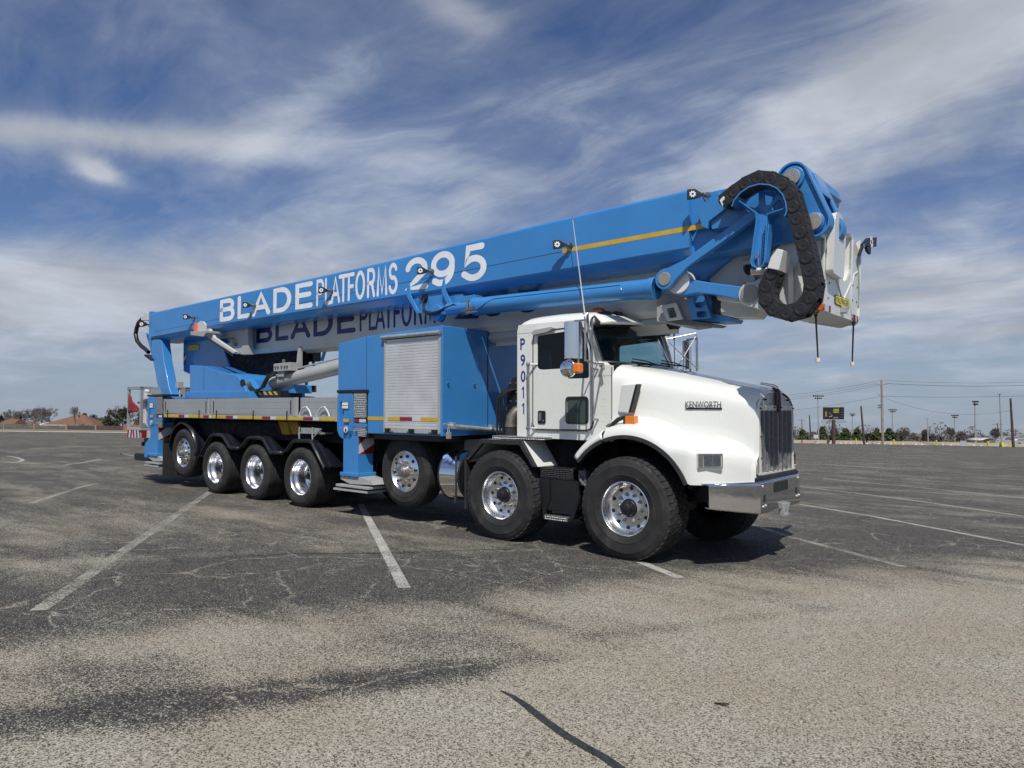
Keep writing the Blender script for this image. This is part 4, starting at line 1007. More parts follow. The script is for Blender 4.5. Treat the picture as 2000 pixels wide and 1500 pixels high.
# yellow strip with its little tags
b = MB(); s0 = at(1098, 490.5, y=BY0); s1 = at(1377, 440.5, y=BY0); sw_ = .055
dirv = (s1-s0); 
b.add([(s0.x, BY0-.002, s0.z+sw_/2), (s1.x, BY0-.002, s1.z+sw_/2), (s1.x, BY0-.002, s1.z-sw_/2), (s0.x, BY0-.002, s0.z-sw_/2)], [(0, 1, 2, 3)])
part(b, 'boom_strip', YELL, boom)
b = MB()
for i in range(5):
    t = .07+.215*i; p = s0+dirv*t
    text_on(b, 'PALFINGER', (p.x, BY0-.0035, p.z-.012), (dirv.x*.072, 0, dirv.z*.072), (0, 0, .026), .0)
part(b, 'strip_text', mat('pale_yellow', (.75, .6, .2), .5), boom)
# rear end plate and hose of the blue boom
b = MB(); b.box(-13.12, -13.02, BY0-.005, BY1+.005, 3.22, 3.885); b.cyl((-13.1, BY0+.3, 3.88), (-12.95, BY0+.3, 3.88), .04); part(b, 'boom_end_plate', BLUE, boom, bevel=.012)
b = MB(); q = XZ([(277, 616), (282, 616), (284, 610), (290, 610), (290, 626), (277, 626)], .48); b.prism(q, .46, .66); part(b, 'end_bracket', WHITEB, boom, bevel=.01)
b = MB(); q = [at(u, v, y=.53) for u, v in ((279, 622), (271, 630), (267, 641), (265, 653), (268, 666), (276, 676), (284, 682), (290, 688))]; b.tube(q, .048, 12); part(b, 'cable_conduit', HOSE, boom)
b = MB(); q = XZ([(284, 692), (291, 697), (299, 702), (296, 705), (283, 695)], .48); b.prism(q, .46, .7); part(b, 'conduit_clamp', BLACK, boom)
# rear prop of the boom
for s in (1,):
    Yf = (lambda y: y) if s > 0 else far
    b = MB(); q = XZ([(294, 658), (314, 662), (319, 705), (330, 760), (337, 778), (312, 776), (298, 706), (281, 650)], .50)
    b.prism([q[0], q[1], q[2], q[3], q[4], q[5], q[6]], .50, .72); pr = part(b, 'boom_rest', BLUE, bevel=.03, seg=1)
    b = MB(); q2 = XZ([(297, 671), (304, 675), (326, 700), (326, 708)], .60); q3 = XZ([(281, 650), (294, 662), (303, 700), (317, 776), (309, 776), (296, 706), (286, 668)], .50)
    b.prism(q3, .54, .8); part(b, 'rest_web', BLUE, pr)
b = MB(); b.box(-12.7, -11.3, .55, 1.9, 1.72, 1.86); b.box(-12.3, -11.0, .55, 1.95, 1.50, 1.72); part(b, 'rest_beam', BLUE, bevel=.01)
b = MB(); b.box(-12.2, -11.5, .9, 1.7, 1.86, 2.06); part(b, 'control_box', GREYD, bevel=.02)
b = MB(); b.tube([(-11.15, .3, 1.87), (-11.15, .3, 2.0), (-11.2, .3, 2.06)], .02); b.box(-11.24, -11.12, .24, .36, 2.05, 2.19); part(b, 'rear_camera', GREYM, bevel=.01)
# turret
q = XZ([(358, 660), (427, 655), (453, 730), (456, 777), (371, 777), (371, 731), (358, 725)], .60)
q = XZ([(358, 660), (427, 655), (453, 730), (456, 777), (371, 777), (371, 731), (358, 725)], .95)
b = MB(); b.prism([q[0], q[1], q[2], q[3], q[4], q[5], q[6]], .95, 1.70); tur = part(b, 'turret', BLUE, bevel=.012)
b = MB(); b.box(q[0][0]+.02, q[1][0]-.05, .97, 1.68, 3.0, 3.25); part(b, 'turret_head', BLUE, tur)
b = MB(); q = XZ([(370.5, 713.3), (398, 714.6), (430, 727), (462, 732), (475, 751), (486.5, 776), (487, 778), (370.5, 778)], .32)
b.prism(q, .32, 1.45); cov = part(b, 'turret_cover', BLUE, tur, bevel=.014)
b = MB(); q = XZ([(363, 765), (486, 764), (488, 778), (361, 778)], .28); b.prism(q, .28, 1.49); part(b, 'cover_skirt', BLUE, cov, bevel=.008)
b = MB(); p = at(398, 740, y=.318); b.box(p.x-.002, p.x+.002, .3175, .32, 1.98, 2.53); part(b, 'panel_seam', DARKB, cov)
b = MB(); q = XZ([(486, 738), (574, 752), (575, 768), (486, 768)], .62); b.prism([(q[0][0]-.5, q[0][1]), q[0], q[1], q[2], q[3], (q[0][0]-.5, q[3][1])], .62, 1.0); part(b, 'slew_housing', BLUE, tur, bevel=.01)
b = MB(); b.prism(XZ([(450, 738), (540, 745), (572, 736), (588, 716), (590, 688), (560, 676), (440, 676)], 1.0), 1.0, 1.12); part(b, 'turret_dark_fill', UNDER, tur, bevel=.03)  # near-black slab standing for the deep shade among the turret machinery
b = MB(); p0 = at(585, 683, y=1.5); p1 = at(627, 716, y=1.5); b.box(p0.x, p1.x, 1.3, 1.5, p1.z+.1, p0.z+.1); 
for i in range(5): b.cyl((p0.x+.2*i, 1.29, p0.z), (p0.x+.2*i, 1.29, p1.z), .03, n=8)
part(b, 'valve_bank', BLACK, bevel=.01)
b = MB(); b.cyl((-9.3, 1.25, 1.50), (-9.3, 1.25, 1.87), .95, n=56); part(b, 'slew_ring', UNDER, tur)
b = MB(); q = XZ([(489, 763), (548, 763), (548, 777), (491, 777)], .45); b.prism(q, .45, .9); part(b, 'ring_guard', BLACK, tur)
b = MB(); 
for i in range(5):
    u = 492+i*10.2; qq = XZ([(u+1, 764.5), (u+5, 764.5), (u+10, 771.5), (u+5, 771.5)], .447)
    if i == 0: qq = XZ([(492, 771), (497, 771), (502, 764.5), (497, 764.5)], .447)
    b.prism(qq, .443, .4495)
part(b, 'hazard_stripes', YELL, tur)
b = MB(); q = [at(u, v, y=.40) for u, v in ((481, 748), (485, 758), (492, 764), (502, 763), (510, 758), (517, 744), (523, 734), (534, 728))]
for k in range(3): b.tube([p+Vector((0, .03*k, .012*k)) for p in q], .022, 8)
part(b, 'hoses', HOSE, tur)
b = MB(); b.cyl((q[0].x, .31, q[0].z), (q[0].x, .335, q[0].z), .07, n=20); part(b, 'hose_port', BLACK, cov)
# grey lift cylinder
a = Vector((-7.98, .62, 2.105)); c = Vector((-3.6, .85, 2.66)); d = (c-a).normalized()
b = MB(); b.cyl(a, c, .125, n=32); b.lathe([(0, 0)]*2, 4)
lc = part(b, 'lift_cylinder', GREYM)
b = MB(); b.tube([a+d*.05+Vector((0, 0, .14)), a+d*.4+Vector((0, -.03, .16)), c+Vector((0, -.02, .15))], .016, 8); b.cyl(a-d*.03, a+d*.03, .118, .12, n=32); part(b, 'pressure_pipe', GREYM, lc)
b = MB(); p = at(560, 719, y=.55); b.box(p.x-.28, p.x+.24, .45, .65, p.z-.06, p.z+.09); b.box(p.x-.2, p.x+.0, .48, .62, p.z-.16, p.z-.06)
b.v = [(x, y, z+(x-p.x)*.02) for x, y, z in b.v]; vb = part(b, 'valve_block', GREYM, lc, bevel=.008)
b = MB()
for dx in (-.2, -.12, 0, .1, .18): b.cyl((p.x+dx, .45, p.z+.02), (p.x+dx, .43, p.z+.02), .022, n=8)
b.cyl((p.x-.02, .5, p.z+.09), (p.x-.02, .5, p.z+.16), .03, n=8)
part(b, 'valve_fittings', GREYD, vb)
b = MB(); q = XZ([(584, 676), (589, 676), (589, 716), (582, 720), (580, 716)], .8); b.prism(q, .78, .82); part(b, 'guide_post', GREYM)
b = MB(); b.cyl(at(636, 680, y=1.2), at(629, 704, y=1.2), .03); b.cyl(at(600, 738, y=1.2), at(598, 753, y=1.2), .03); part(b, 'tie_rod', BLUE)
b = MB(); q = XZ([(575, 753), (615, 753), (615, 766), (575, 766)], 2.0); b.prism(q, 2.0, 2.04); gp = part(b, 'warning_board', GREYM)
b = MB(); q = XZ([(606, 753), (614.5, 753), (614.5, 764)], 1.995); b.prism(q, 1.995, 1.999); part(b, 'board_stripe', RED, gp)
# white lower boom
WY0, WY1 = .93, 1.45
rows = []
for x in (-9.80, -6, -3, -.05):
    b0 = 2.82+(x+9.8)*.0012; t0 = 3.42+(x+9.8)*.012
    t0 = min(t0, bb_(x)-.0)
    h = [(WY0+.1, t0), (WY0, t0-.05), (WY0, b0), (WY0+.05, b0-.08), (WY0+.22, b0-.13)]
    full_ = h+[(WY0+WY1-y, z) for y, z in h[::-1]]; rows.append([(x, y, z) for y, z in full_+[full_[0]]])
b = MB(); b.loft(rows); b.add(rows[0][:-1], [tuple(range(len(rows[0])-1))]); b.add(rows[-1][:-1], [tuple(range(len(rows[0])-1))])
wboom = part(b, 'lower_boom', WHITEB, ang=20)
lettering(spec, WY0-.002, .60, lambda x: 2.888+(x+9.3)*.004, None, BLUED, wboom, 'boom_lettering')
rows = []
for x in (-6.2, .0):
    rows.append([(x, y, z) for y, z in [(1.0, 2.74), (.95, 2.66), (1.05, 2.60), (1.25, 2.60), (1.35, 2.66), (1.3, 2.74)]])
b = MB(); b.loft(rows); b.box(-2.8, .1, 1.05, 1.1, 2.55, 2.60); part(b, 'inner_section', WHITEB, wboom)
# white rear bracket of the lower boom with its curved openings, and the amber beacon arm
outer = XZ([(437, 648), (478, 641), (478, 690), (461, 691), (449, 683), (413, 657)], .74)
h1 = rpoly(XZ([(430, 662), (458, 659), (467, 664), (466, 676), (458, 676), (455, 668), (442, 672)], .74), .03)
b = plate(outer, [h1], .72, .78); rb = part(b, 'boom_bracket', GREYM, bevel=.004)
b = MB(); b.prism(XZ([(436, 646), (480, 641), (480, 689), (462, 692)], .80), .80, 1.7); b.prism(XZ([(478, 640), (484, 640), (486, 692), (470, 692)], .7), .70, .8); part(b, 'bracket_body', GREYM, rb)
b = MB(); pA = at(405, 645, y=.35); pB = at(462, 689, y=.62)
q = XZ([(402, 643), (410, 642), (420, 659), (462, 687), (457, 691), (406, 658)], .42)
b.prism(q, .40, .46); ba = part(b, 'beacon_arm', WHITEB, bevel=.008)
b = MB(); q = XZ([(376, 648), (407, 646), (407, 650), (402, 658), (377, 655)], .30); b.prism(q, .25, .60); part(b, 'beacon_shelf', GREYM, ba, bevel=.006)
b = MB(); q = rpoly(XZ([(387, 648), (402, 648), (402, 634), (398, 628), (392, 627), (387, 631)], .28), .02); b.prism(q, .27, .30); part(b, 'beacon_guard', WHITEB, ba, bevel=.004)
b = MB(); p = at(385, 640, y=.40); b.cyl((p.x, .42, p.z-.09), (p.x, .42, p.z+.09), .085, .075, n=24); part(b, 'amber_beacon', mat('amber_beacon', (.8, .13, .02), .3), ba, bevel=.01)
b = MB(); b.tube([at(u, v, y=.29) for u, v in ((397, 653), (402, 658), (420, 671), (440, 684), (455, 695))], .014, 6); part(b, 'beacon_cable', HOSE, ba)
# maker's plates
def makers_plate(o, ex, ez, par, nrm, nm='makers_plate'):
    o, ex, ez, nrm = map(Vector, (o, ex, ez, nrm))
    outl = rrect(0, 1, 0, 1, .16, 4); rat = ex.length/ez.length
    outl = [(min(max(a/ (1), 0), 1), c) for a, c in outl]
    def P(a, c, k): return o+ex*a+ez*c+nrm*k
    n = len(outl); b = MB(); b.add([P(a, c, .004) for a, c in outl]+[P(a, c, 0) for a, c in outl], [tuple(range(n))]+[(i, (i+1) % n, n+(i+1) % n, n+i) for i in range(n)]); pl = part(b, nm, BLACK, par)
    b = MB(); b.add([P(.03+.94*a, .07+.86*c, .0055) for a, c in outl], [tuple(range(n))]); part(b, nm+'_face', LABEL, pl)
    b = MB(); text_on(b, 'PALFINGER', P(.08, .20, .007), ex*.84, ez*.60, .0, 1.0); part(b, nm+'_text', TEXTB, pl)
p0 = at(366.5, 686, y=.948); p1 = at(389, 684, y=.948)
makers_plate((p0.x, .948, p0.z), (p1.x-p0.x, 0, .0), (0, 0, .13), tur, (0, -1, 0))
# hazard patch on turret rear edge
q = XZ([(358.5, 688), (362, 690), (363, 700), (362, 713), (358.5, 712)], .948); b = MB(); b.prism(q, .944, .948); part(b, 'hazard_patch', RED, tur)
b = MB(); b.prism(XZ([(358.5, 700), (363.5, 693), (363.5, 700), (358.5, 707)], .944), .941, .944); part(b, 'hazard_patch', WTAPE, tur)
# ---------------------------------------------------------------- boom work lamps
def work_lamp(u, v, yb, par, flip=1, size=.064, mount=None):
    p = at(u, v, y=yb-.13)
    fx = Vector((.80*flip, -.60, 0)).normalized()       # lamp faces forward and outwards
    fx = Vector((.62, -.78, 0)).normalized(); sd = Vector((-fx.y, fx.x, 0))*1.0
    Z = Vector((0, 0, 1)); c = p
    def P(a, h, k): return c+sd*a+Z*h+fx*k
    s = size
    out = [(-s, -s*.85), (-s, s*.85), (s*.2, s*.9), (s*1.3, s*.25), (s*1.6, 0), (s*1.3, -s*.35), (s*.2, -s*.75)]
    n = len(out); b = MB(); b.add([P(a, h, .02) for a, h in out]+[P(a, h, -.02) for a, h in out], [tuple(range(n)), tuple(range(n, 2*n))[::-1]]+[(i, (i+1) % n, n+(i+1) % n, n+i) for i in range(n)])
    lo = part(b, 'work_lamp', BLACK, par, bevel=.004)
    b = MB(); star = []
    for i in range(24):
        a = 2*math.pi*i/24; r = s*(.62 if i % 3 == 1 else .52 if i % 3 else .40); star.append((r*math.cos(a)-s*.18, r*math.sin(a)))
    b.add([P(a, h, .024) for a, h in star]+[P(-s*.18+s*.20*math.cos(2*math.pi*i/24), s*.20*math.sin(2*math.pi*i/24), .024) for i in range(24)], [(i, (i+1) % 24, 24+(i+1) % 24, 24+i) for i in range(24)])
    part(b, 'lamp_rosette', LETW, lo)
    b = MB(); e = P(s*1.6, 0, 0); t = mount if mount else Vector((e.x+.03, yb, e.z)); b.cyl(e, t, .022, n=10); b.cyl(t+Vector((0, -.03, 0)), t, .032, n=10); b.tube([e-Vector((0, 0, .02)), (e+t)/2-Vector((0, 0, .07)), t-Vector((0, 0, .05))], .010, 6); part(b, 'lamp_arm', GREYD, lo)
    return lo
for u, v in ((364, 619), (481, 596), (629.5, 567), (823, 529), (1090, 478), (1354, 380)): work_lamp(u, v, BY0, boom)
work_lamp(278.5, 633, .50, boom, size=.08)
# ---------------------------------------------------------------- cable bracket and hoses under the boom
b = MB()
for (u0, u1) in (((800, 553), None),): pass
def strap(px, y0, y1, wd):
    b = MB(); L = XZ(px, y0); b.prism(L, y0, y1); return b
b = MB()
b.prism(XZ([(795, 563), (800, 553), (802, 576), (818, 607), (840, 606), (838, 611), (814, 612), (795, 578)], BY0-.015), BY0-.025, BY0-.002)
b.prism(XZ([(865, 551), (868, 541), (870, 566), (884, 596), (880, 606), (863, 570)], BY0-.015), BY0-.025, BY0-.002)
b.prism(XZ([(800, 580), (868, 570), (884, 608), (870, 614), (818, 611)], .50), .50, .52); hb = part(b, 'hose_bracket', BLUE, boom, bevel=.003)
b = MB(); p = at(829, 583, y=.49); b.cyl((p.x, .50, p.z), (p.x, .488, p.z), .07, n=20); part(b, 'hose_port', BLACK, hb)
hp = [(829, 583, .48), (825.5, 592, .45), (826, 603, .43), (832, 611, .42), (842, 612.5, .42), (856, 608, .42), (870, 601, .42), (885, 596, .43), (905, 598, .43), (925, 599, .43), (945, 594, .43)]
b = MB()
for k in range(5):
    b.tube([at(u, v+(k-2)*(.8+.9*math.sin(i*.8+k)), y=yy-.012*(k % 3)) for i, (u, v, yy) in enumerate(hp)], .0135, 8)
part(b, 'hose_bundle', HOSE, hb)
# ---------------------------------------------------------------- blue elbow cylinder
a = at(906, 598, y=.50); c = at(1283, 563, y=.44)
a = at(930, 598.5, y=.47); d = (c-a).normalized()
b = MB(); b.cyl(a-d*.55, a+d*.0, .085, n=28); b.cyl(a+d*.05, c, .118, n=36); cy = part(b, 'elbow_cylinder', BLUE)
b = MB(); b.cyl(a-d*.02, a+d*.12, .128, n=36); b.box(a.x-.26, a.x+.02, .42, .55, a.z+.075, a.z+.16); b.cyl((a.x-.8, .45, a.z-.02), (a.x-.8, .56, a.z-.02), .12, n=24)
b.cyl(c-d*.08, c, .13, n=36); part(b, 'cylinder_head', BLUE, cy, bevel=.006)
b = MB(); pts = [a+d*.12+Vector((0, -.115, -.06)), a+d*.25+Vector((0, -.12, .0)), a+d*.42+Vector((0, -.10, .065)), c-d*.42+Vector((0, -.10, .065)), c-d*.40+Vector((0, -.115, .0))]; b.tube(pts, .011, 8); part(b, 'cylinder_pipe', BLUE, cy)
b = MB(); p = a+d*(-.07)
for i in range(5): b.tube([p+Vector((-.12+.03*i, -.11, -.06-.01*i)), p+Vector((.02+.02*i, -.13, -.05)), p+Vector((.14, -.12, -.03+.01*i))], .010, 6)
b.cyl(p+Vector((0, -.1, -.09)), p+Vector((.22, -.13, -.10)), .028, .006, n=10); b.cyl(p+Vector((0, -.10, .09)), p+Vector((0, -.10, -.05)), .02, n=8); part(b, 'hose_fittings', STEEL, cy)
b = MB(); p = at(895, 590, y=.52); b.prism(XZ([(870, 575), (905, 573), (906, 610), (873, 612)], .53), .52, .66); b.cyl((p.x, .50, p.z-.03), (p.x, .52, p.z-.03), .10, n=24); part(b, 'cylinder_lug', BLUE, boom, bevel=.01)
# ================================================================ BOOM HEAD
k5 = 3.571
def c5(*pts): return [(1250+x/k5, 310+y/k5) for x, y in pts]
def lobe_link(pa, ra, pb, rb, n=12):
    """outline of a link with round ends, in (x,z)"""
    A = Vector(pa); B = Vector(pb); d = (B-A); L = d.length; d.normalize(); nrm = Vector((-d.y, d.x))
    out = []
    for i in range(n+1):
        t = R_(90+180*i/n); out.append(tuple(A+(d*math.cos(t)+nrm*math.sin(t))*ra))
    for i in range(n+1):
        t = R_(-90+180*i/n); out.append(tuple(B+(d*math.cos(t)+nrm*math.sin(t))*rb))
    return out
def pinD(mb, x, z, y0, y1, r): mb.cyl((x, y0, z), (x, y1, z), r, n=36)
# tip casting of the boom
tip = XZ(c5((300, 270), (560, 212), (640, 196), (930, 112), (1010, 90), (1090, 85), (1140, 120), (1180, 300), (1200, 520), (1060, 580), (520, 665), (300, 700)), BY0+.08)
b = MB(); b.prism(rpoly(tip, .04), BY0+.08, BY1-.02); part(b, 'boom_tip', BLUE, boom, bevel=.02)
b = MB(); b.prism(XZ(c5((300, 780), (300, 700), (1085, 545), (1080, 600), (640, 675), (440, 850), (300, 820)), .75), .75, 1.30); part(b, 'tip_gusset', BLUE, boom, bevel=.01)
b = MB(); b.prism(XZ(c5((400, 355), (545, 225), (600, 345), (480, 435), (470, 490), (430, 470)), .38), .38, .54); part(b, 'side_gusset', BLUE, boom, bevel=.004)
b = MB(); b.prism(XZ(c5((480, 430), (590, 345), (720, 330), (760, 380), (660, 470), (500, 495)), .42), .42, .54); part(b, 'side_gusset', BLUE, boom, bevel=.01)
# big gooseneck links, near and far
Yn = .44
A = XZ(c5((1062, 130)), Yn)[0]; B = XZ(c5((1212, 440)), Yn)[0]
b0 = MB()
for y0, nm in ((Yn, 'n'), (.86, 'f')):
    out = lobe_link(A, .160, B, .155, 16); inn = lobe_link(A, .135, B, .13, 16)
    b = MB(); b.prism(inn, y0+.03, y0+.11); lk = part(b, 'knuckle_link', BLUE, bevel=.004)
    b = MB(); plate(out, [inn], y0, y0+.14, mb=b); part(b, 'link_flange', BLUE, lk, bevel=.006)
    b = MB(); pinD(b, A[0], A[1], y0-.015, y0+.155, .085); pinD(b, B[0], B[1], y0-.015, y0+.155, .088); part(b, 'link_bosses', BLUE, lk, bevel=.008)
    b = MB(); pinD(b, A[0], A[1], y0-.025, y0-.016, .082); pinD(b, B[0], B[1], y0-.025, y0-.016, .082); part(b, 'pin_caps', PIN, lk, bevel=.004)
b = MB(); b.prism([(A[0]+.06, A[1]+.155), (A[0]+.17, A[1]+.05), (B[0]+.05, B[1]+.30), (B[0]-.02, B[1]+.32), (A[0]-.02, A[1]+.10)], Yn+.14, .86); part(b, 'link_crossplate', BLUE, bevel=.01)
b = MB(); b.cyl((A[0], Yn, A[1]), (A[0], 1.66, A[1]), .115, n=28); b.cyl((B[0], Yn, B[1]), (B[0], 1.0, B[1]), .10, n=28); part(b, 'knuckle_pins', BLUE, bevel=.01)
b = MB(); b.prism([(A[0]-.10, A[1]+.13), (A[0]+.02, A[1]+.155), (A[0]+.12, A[1]+.10), (A[0]+.16, A[1]-.02), (A[0]+.10, A[1]-.04), (A[0]-.08, A[1]+.04)], Yn+.14, 1.58); part(b, 'top_crossbar', BLUE, bevel=.01)
# top arm from boom to the upper pin
b = MB(); b.prism(XZ(c5((880, 130), (1040, 75), (1110, 60), (1100, 110), (960, 150)), Yn), Yn+.02, Yn+.14); b.prism(XZ(c5((880, 130), (1040, 75), (1110, 60), (1100, 110), (960, 150)), Yn), 1.03, 1.15); part(b, 'tip_arm', BLUE, boom, bevel=.01)
# diagonal push rod near side (and far)
ys = .36
A2 = XZ(c5((170, 838)), ys)[0]; B2 = XZ(c5((820, 365)), ys)[0]
for y0 in (ys, 1.35):
    dv = Vector(B2)-Vector(A2); dv.normalize(); nv = Vector((-dv.y, dv.x)); A_, B_ = Vector(A2), Vector(B2)
    out = [tuple(A_+(dv*math.cos(t)+nv*math.sin(t))*.118) for t in [R_(50+260*i/20) for i in range(21)]]
    out += [tuple(A_+dv*.30-nv*.045), tuple(B_-nv*.05), tuple(B_+nv*.05), tuple(A_+dv*.30+nv*.045)]
    b = MB(); b.prism(rpoly(out, .02, 2), y0, y0+.08); rd = part(b, 'push_rod', BLUE, bevel=.008)
    b = MB(); pinD(b, A2[0], A2[1], y0-.012, y0+.09, .075); part(b, 'pin_cap', PIN, rd, bevel=.004)
b = MB(); p = Vector((A2[0]+.12, 0, A2[1]-.03)); b.cyl((p.x, ys+.09, p.z), (p.x, ys+.26, p.z), .135, n=36); part(b, 'rod_bush', WHITE, bevel=.01)
# lower rocker arm
y0 = .47
q = XZ(c5((190, 905), (165, 800), (230, 770), (300, 790), (350, 840), (480, 862), (718, 893), (700, 985), (500, 945), (390, 935), (330, 948), (240, 948)), y0)
for yy in (y0, 1.16):
    b = MB(); b.prism(rpoly(q, .03), yy, yy+.14); rk = part(b, 'rocker_arm', BLUE, bevel=.012)
C = XZ(c5((765, 943)), .42)[0]
lug = [(C[0]+.125*math.cos(t), C[1]+.125*math.sin(t)) for t in [R_(75+170*i/14) for i in range(15)]]
q = XZ(c5((862, 1062), (862, 815)), .42)
for yy in (.42, 1.14):
    b = MB(); b.prism(lug+[q[0], (q[0][0]+.25, q[0][1]-.02), (q[1][0]+.25, q[1][1]+.1), q[1]], yy, yy+.16); lg = part(b, 'jib_lug', WHITEB, bevel=.012)
    b = MB(); pinD(b, C[0], C[1], yy-.014, yy+.17, .093); part(b, 'pin_cap', PIN, lg, bevel=.004)
# white jib head box
JY0, JY1 = .62, 1.98
side = XZ([(1611, 420), (1611, 470), (1608, 595), (1603, 606), (1566, 619), (1494, 607), (1488, 560), (1508, 490), (1540, 470), (1596, 432)], JY0)
b = MB(); b.prism(rpoly(side, .03), JY0, JY0+.03); b.prism(rpoly(side, .03), JY1-.03, JY1)
fx0, fz0 = side[3][0], side[3][1]; tx, tz = side[0]
zb0 = 2.60; zt0 = tz-.02
jib = part(b, 'jib_head', WHITE, bevel=.004)
# front panel, sloping back to the top, with the U-shaped opening
def FP(a, h, k=0):   # a across from near to far edge, h height 0..1, k out of the panel
    x = fx0+.005+(tx-fx0-.01)*h+k; return (x, JY0+(JY1-JY0)*a, zb0+.03+(zt0-zb0-.02)*h)
uo = [(.40, 1.0)]+[(.40+.165-.165*math.cos(R_(180*i/14)), .66-.24*math.sin(R_(180*i/14))) for i in range(15)]+[(.73, 1.0)]
outer = [(0.0, 0), (1, 0), (1, .80), (.96, .86), (.74, 1.0)]+uo[::-1]+[(0.0, 1.0)]
bm2 = plate(outer, [], 0, .02, 'x'); b = MB(); b.v = [FP(p[1], p[2], -p[0]) for p in bm2.v]; b.f = bm2.f; b.m = bm2.m; part(b, 'front_panel', WHITE, jib, ang=20)
b = MB(); b.loft([[FP(a, h, 0) for a, h in uo], [FP(a, h, -.30) for a, h in uo]]); part(b, 'opening_wall', WHITE, jib, ang=30)
b = MB(); b.add([FP(a, h, -.28) for a, h in ((.36, .2), (.95, .2), (.99, .78), (.93, .86), (.70, 1.0), (.40, 1.10), (.36, 1.10))], [tuple(range(7))]); part(b, 'opening_back', WHITE, jib)
b = MB(); x_b = at(1566, 619, y=JY0).x
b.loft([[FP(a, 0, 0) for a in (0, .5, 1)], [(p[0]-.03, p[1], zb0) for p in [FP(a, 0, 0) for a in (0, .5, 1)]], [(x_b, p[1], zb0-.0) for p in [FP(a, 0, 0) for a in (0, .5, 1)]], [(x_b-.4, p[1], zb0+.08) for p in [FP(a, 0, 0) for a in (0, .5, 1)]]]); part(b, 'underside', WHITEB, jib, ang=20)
b = MB(); b.loft([[FP(.66, 1, -.02), FP(.34, 1.13, -.2)], [FP(.66, 1.02, -.45), FP(.34, 1.16, -.45)]]); b.loft([[FP(1, .78, 0), FP(.93, .86, 0), FP(.66, 1, 0)], [(FP(1, .78)[0]-.45, FP(1, .78)[1], FP(1, .78)[2]+.03), (FP(.93, .86)[0]-.45, FP(.93, .86)[1], FP(.93, .86)[2]+.03), (FP(.66, 1)[0]-.45, FP(.66, 1)[1], FP(.66, 1)[2]+.03)]]); part(b, 'top_panel', WHITE, jib)
b = MB()
for h in (.795, .83, .87, .91, .95, .99):
    for k in (.03, .18): p = FP(1-(h-.78)*1.5, h, -k); b.cyl(p, (p[0], p[1]+.006, p[2]+.012), .010, n=8)
for a, h in ((.06, .33), (.17, .32), (.04, .16), (.15, .155), (.80, .42), (.93, .42), (.80, .24), (.92, .24)): p = FP(a, h, 0); b.cyl(p, (p[0]+.006, p[1], p[2]), .011, n=8)
part(b, 'bolts', GREYD, jib)
# raised arm on the front panel
arm = [(.06, .40), (.07, .98), (.11, 1.07), (.21, 1.08), (.33, 1.0), (.37, .85), (.34, .38)]
bm2 = plate(rpoly(arm, .05), [], 0, .07, 'x'); b = MB(); b.v = [FP(p[1], p[2], .075-p[0]) for p in bm2.v]; b.f = bm2.f; b.m = bm2.m; part(b, 'front_arm', WHITE, jib, bevel=.01, ang=30)
b = MB(); p = [FP(a, h, .002) for a, h in ((.33, .42), (.50, .20), (.53, .19), (.56, .21), (.75, .44), (.76, .95))]; b.tube(p, .010, 6); p = [FP(a, h, .002) for a, h in ((.80, .03), (.76, .15), (.76, .40), (.82, .55), (.92, .60))]; b.tube(p, .010, 6); part(b, 'panel_seal', WHITEB, jib)
b = MB(); b.tube([FP(a, h, .01) for a, h in ((.93, .84), (.925, .70), (.955, .5), (.975, .35), (.97, .2))], .009, 6); part(b, 'lamp_cable', GREYM, jib)
o = Vector(FP(.31, .115, .004)); ex = Vector(FP(.70, .115, .004))-o; ez = Vector(FP(.31, .225, .004))-o
makers_plate(o, ex, ez, jib, (1, 0, 0), 'jib_plate')
b = MB(); p = FP(.50, .06, 0); b.box(p[0], p[0]+.05, p[1]-.035, p[1]+.06, p[2]-.02, p[2]+.05); part(b, 'lamp_socket', GREYM, jib, bevel=.006)
for a0, a1 in ((.02, .22), (.80, .99)):
    for c0, c1, mm in ((a0, a0+.05, RED), (a0+.05, a1-.05, WTAPE), (a1-.05, a1, RED)):
        b = MB(); b.add([FP(c0, .005, .004), FP(c1, .005, .004), FP(c1, .075, .004), FP(c0, .075, .004)], [(0, 1, 2, 3)]); part(b, 'reflector', mm, jib)
b = MB(); p = at(1598, 598, y=.60); b.cyl((p.x, .60, p.z), (p.x, .64, p.z), .05, n=20); b.cyl((p.x-.05, .56, p.z), (p.x+.02, .56, p.z), .045, n=16); part(b, 'orange_marker', mat('orange_lamp', (.55, .12, .04), .4), jib)
# drop cords with cream ends
for u0, v0, u1, v1, yy in ((1593, 612, 1597.5, 699, .66), (1667, 629, 1664.5, 707, 1.80)):
    b = MB(); p0 = at(u0, v0, y=yy); p1 = at(u1, v1, y=yy); b.tube([p0, p0+(p1-p0)*.1, p1], [.022, .010, .008], 8); b.cyl(p0+Vector((0, 0, .08)), p0, .02, n=10); wr = part(b, 'hanging_antenna', BLACK, jib)
    b = MB(); b.cyl(p1, p1-Vector((0, 0, .045)), .022, n=12); part(b, 'antenna_tip', mat('cream_plastic', (.72, .66, .48), .5), wr, bevel=.004)
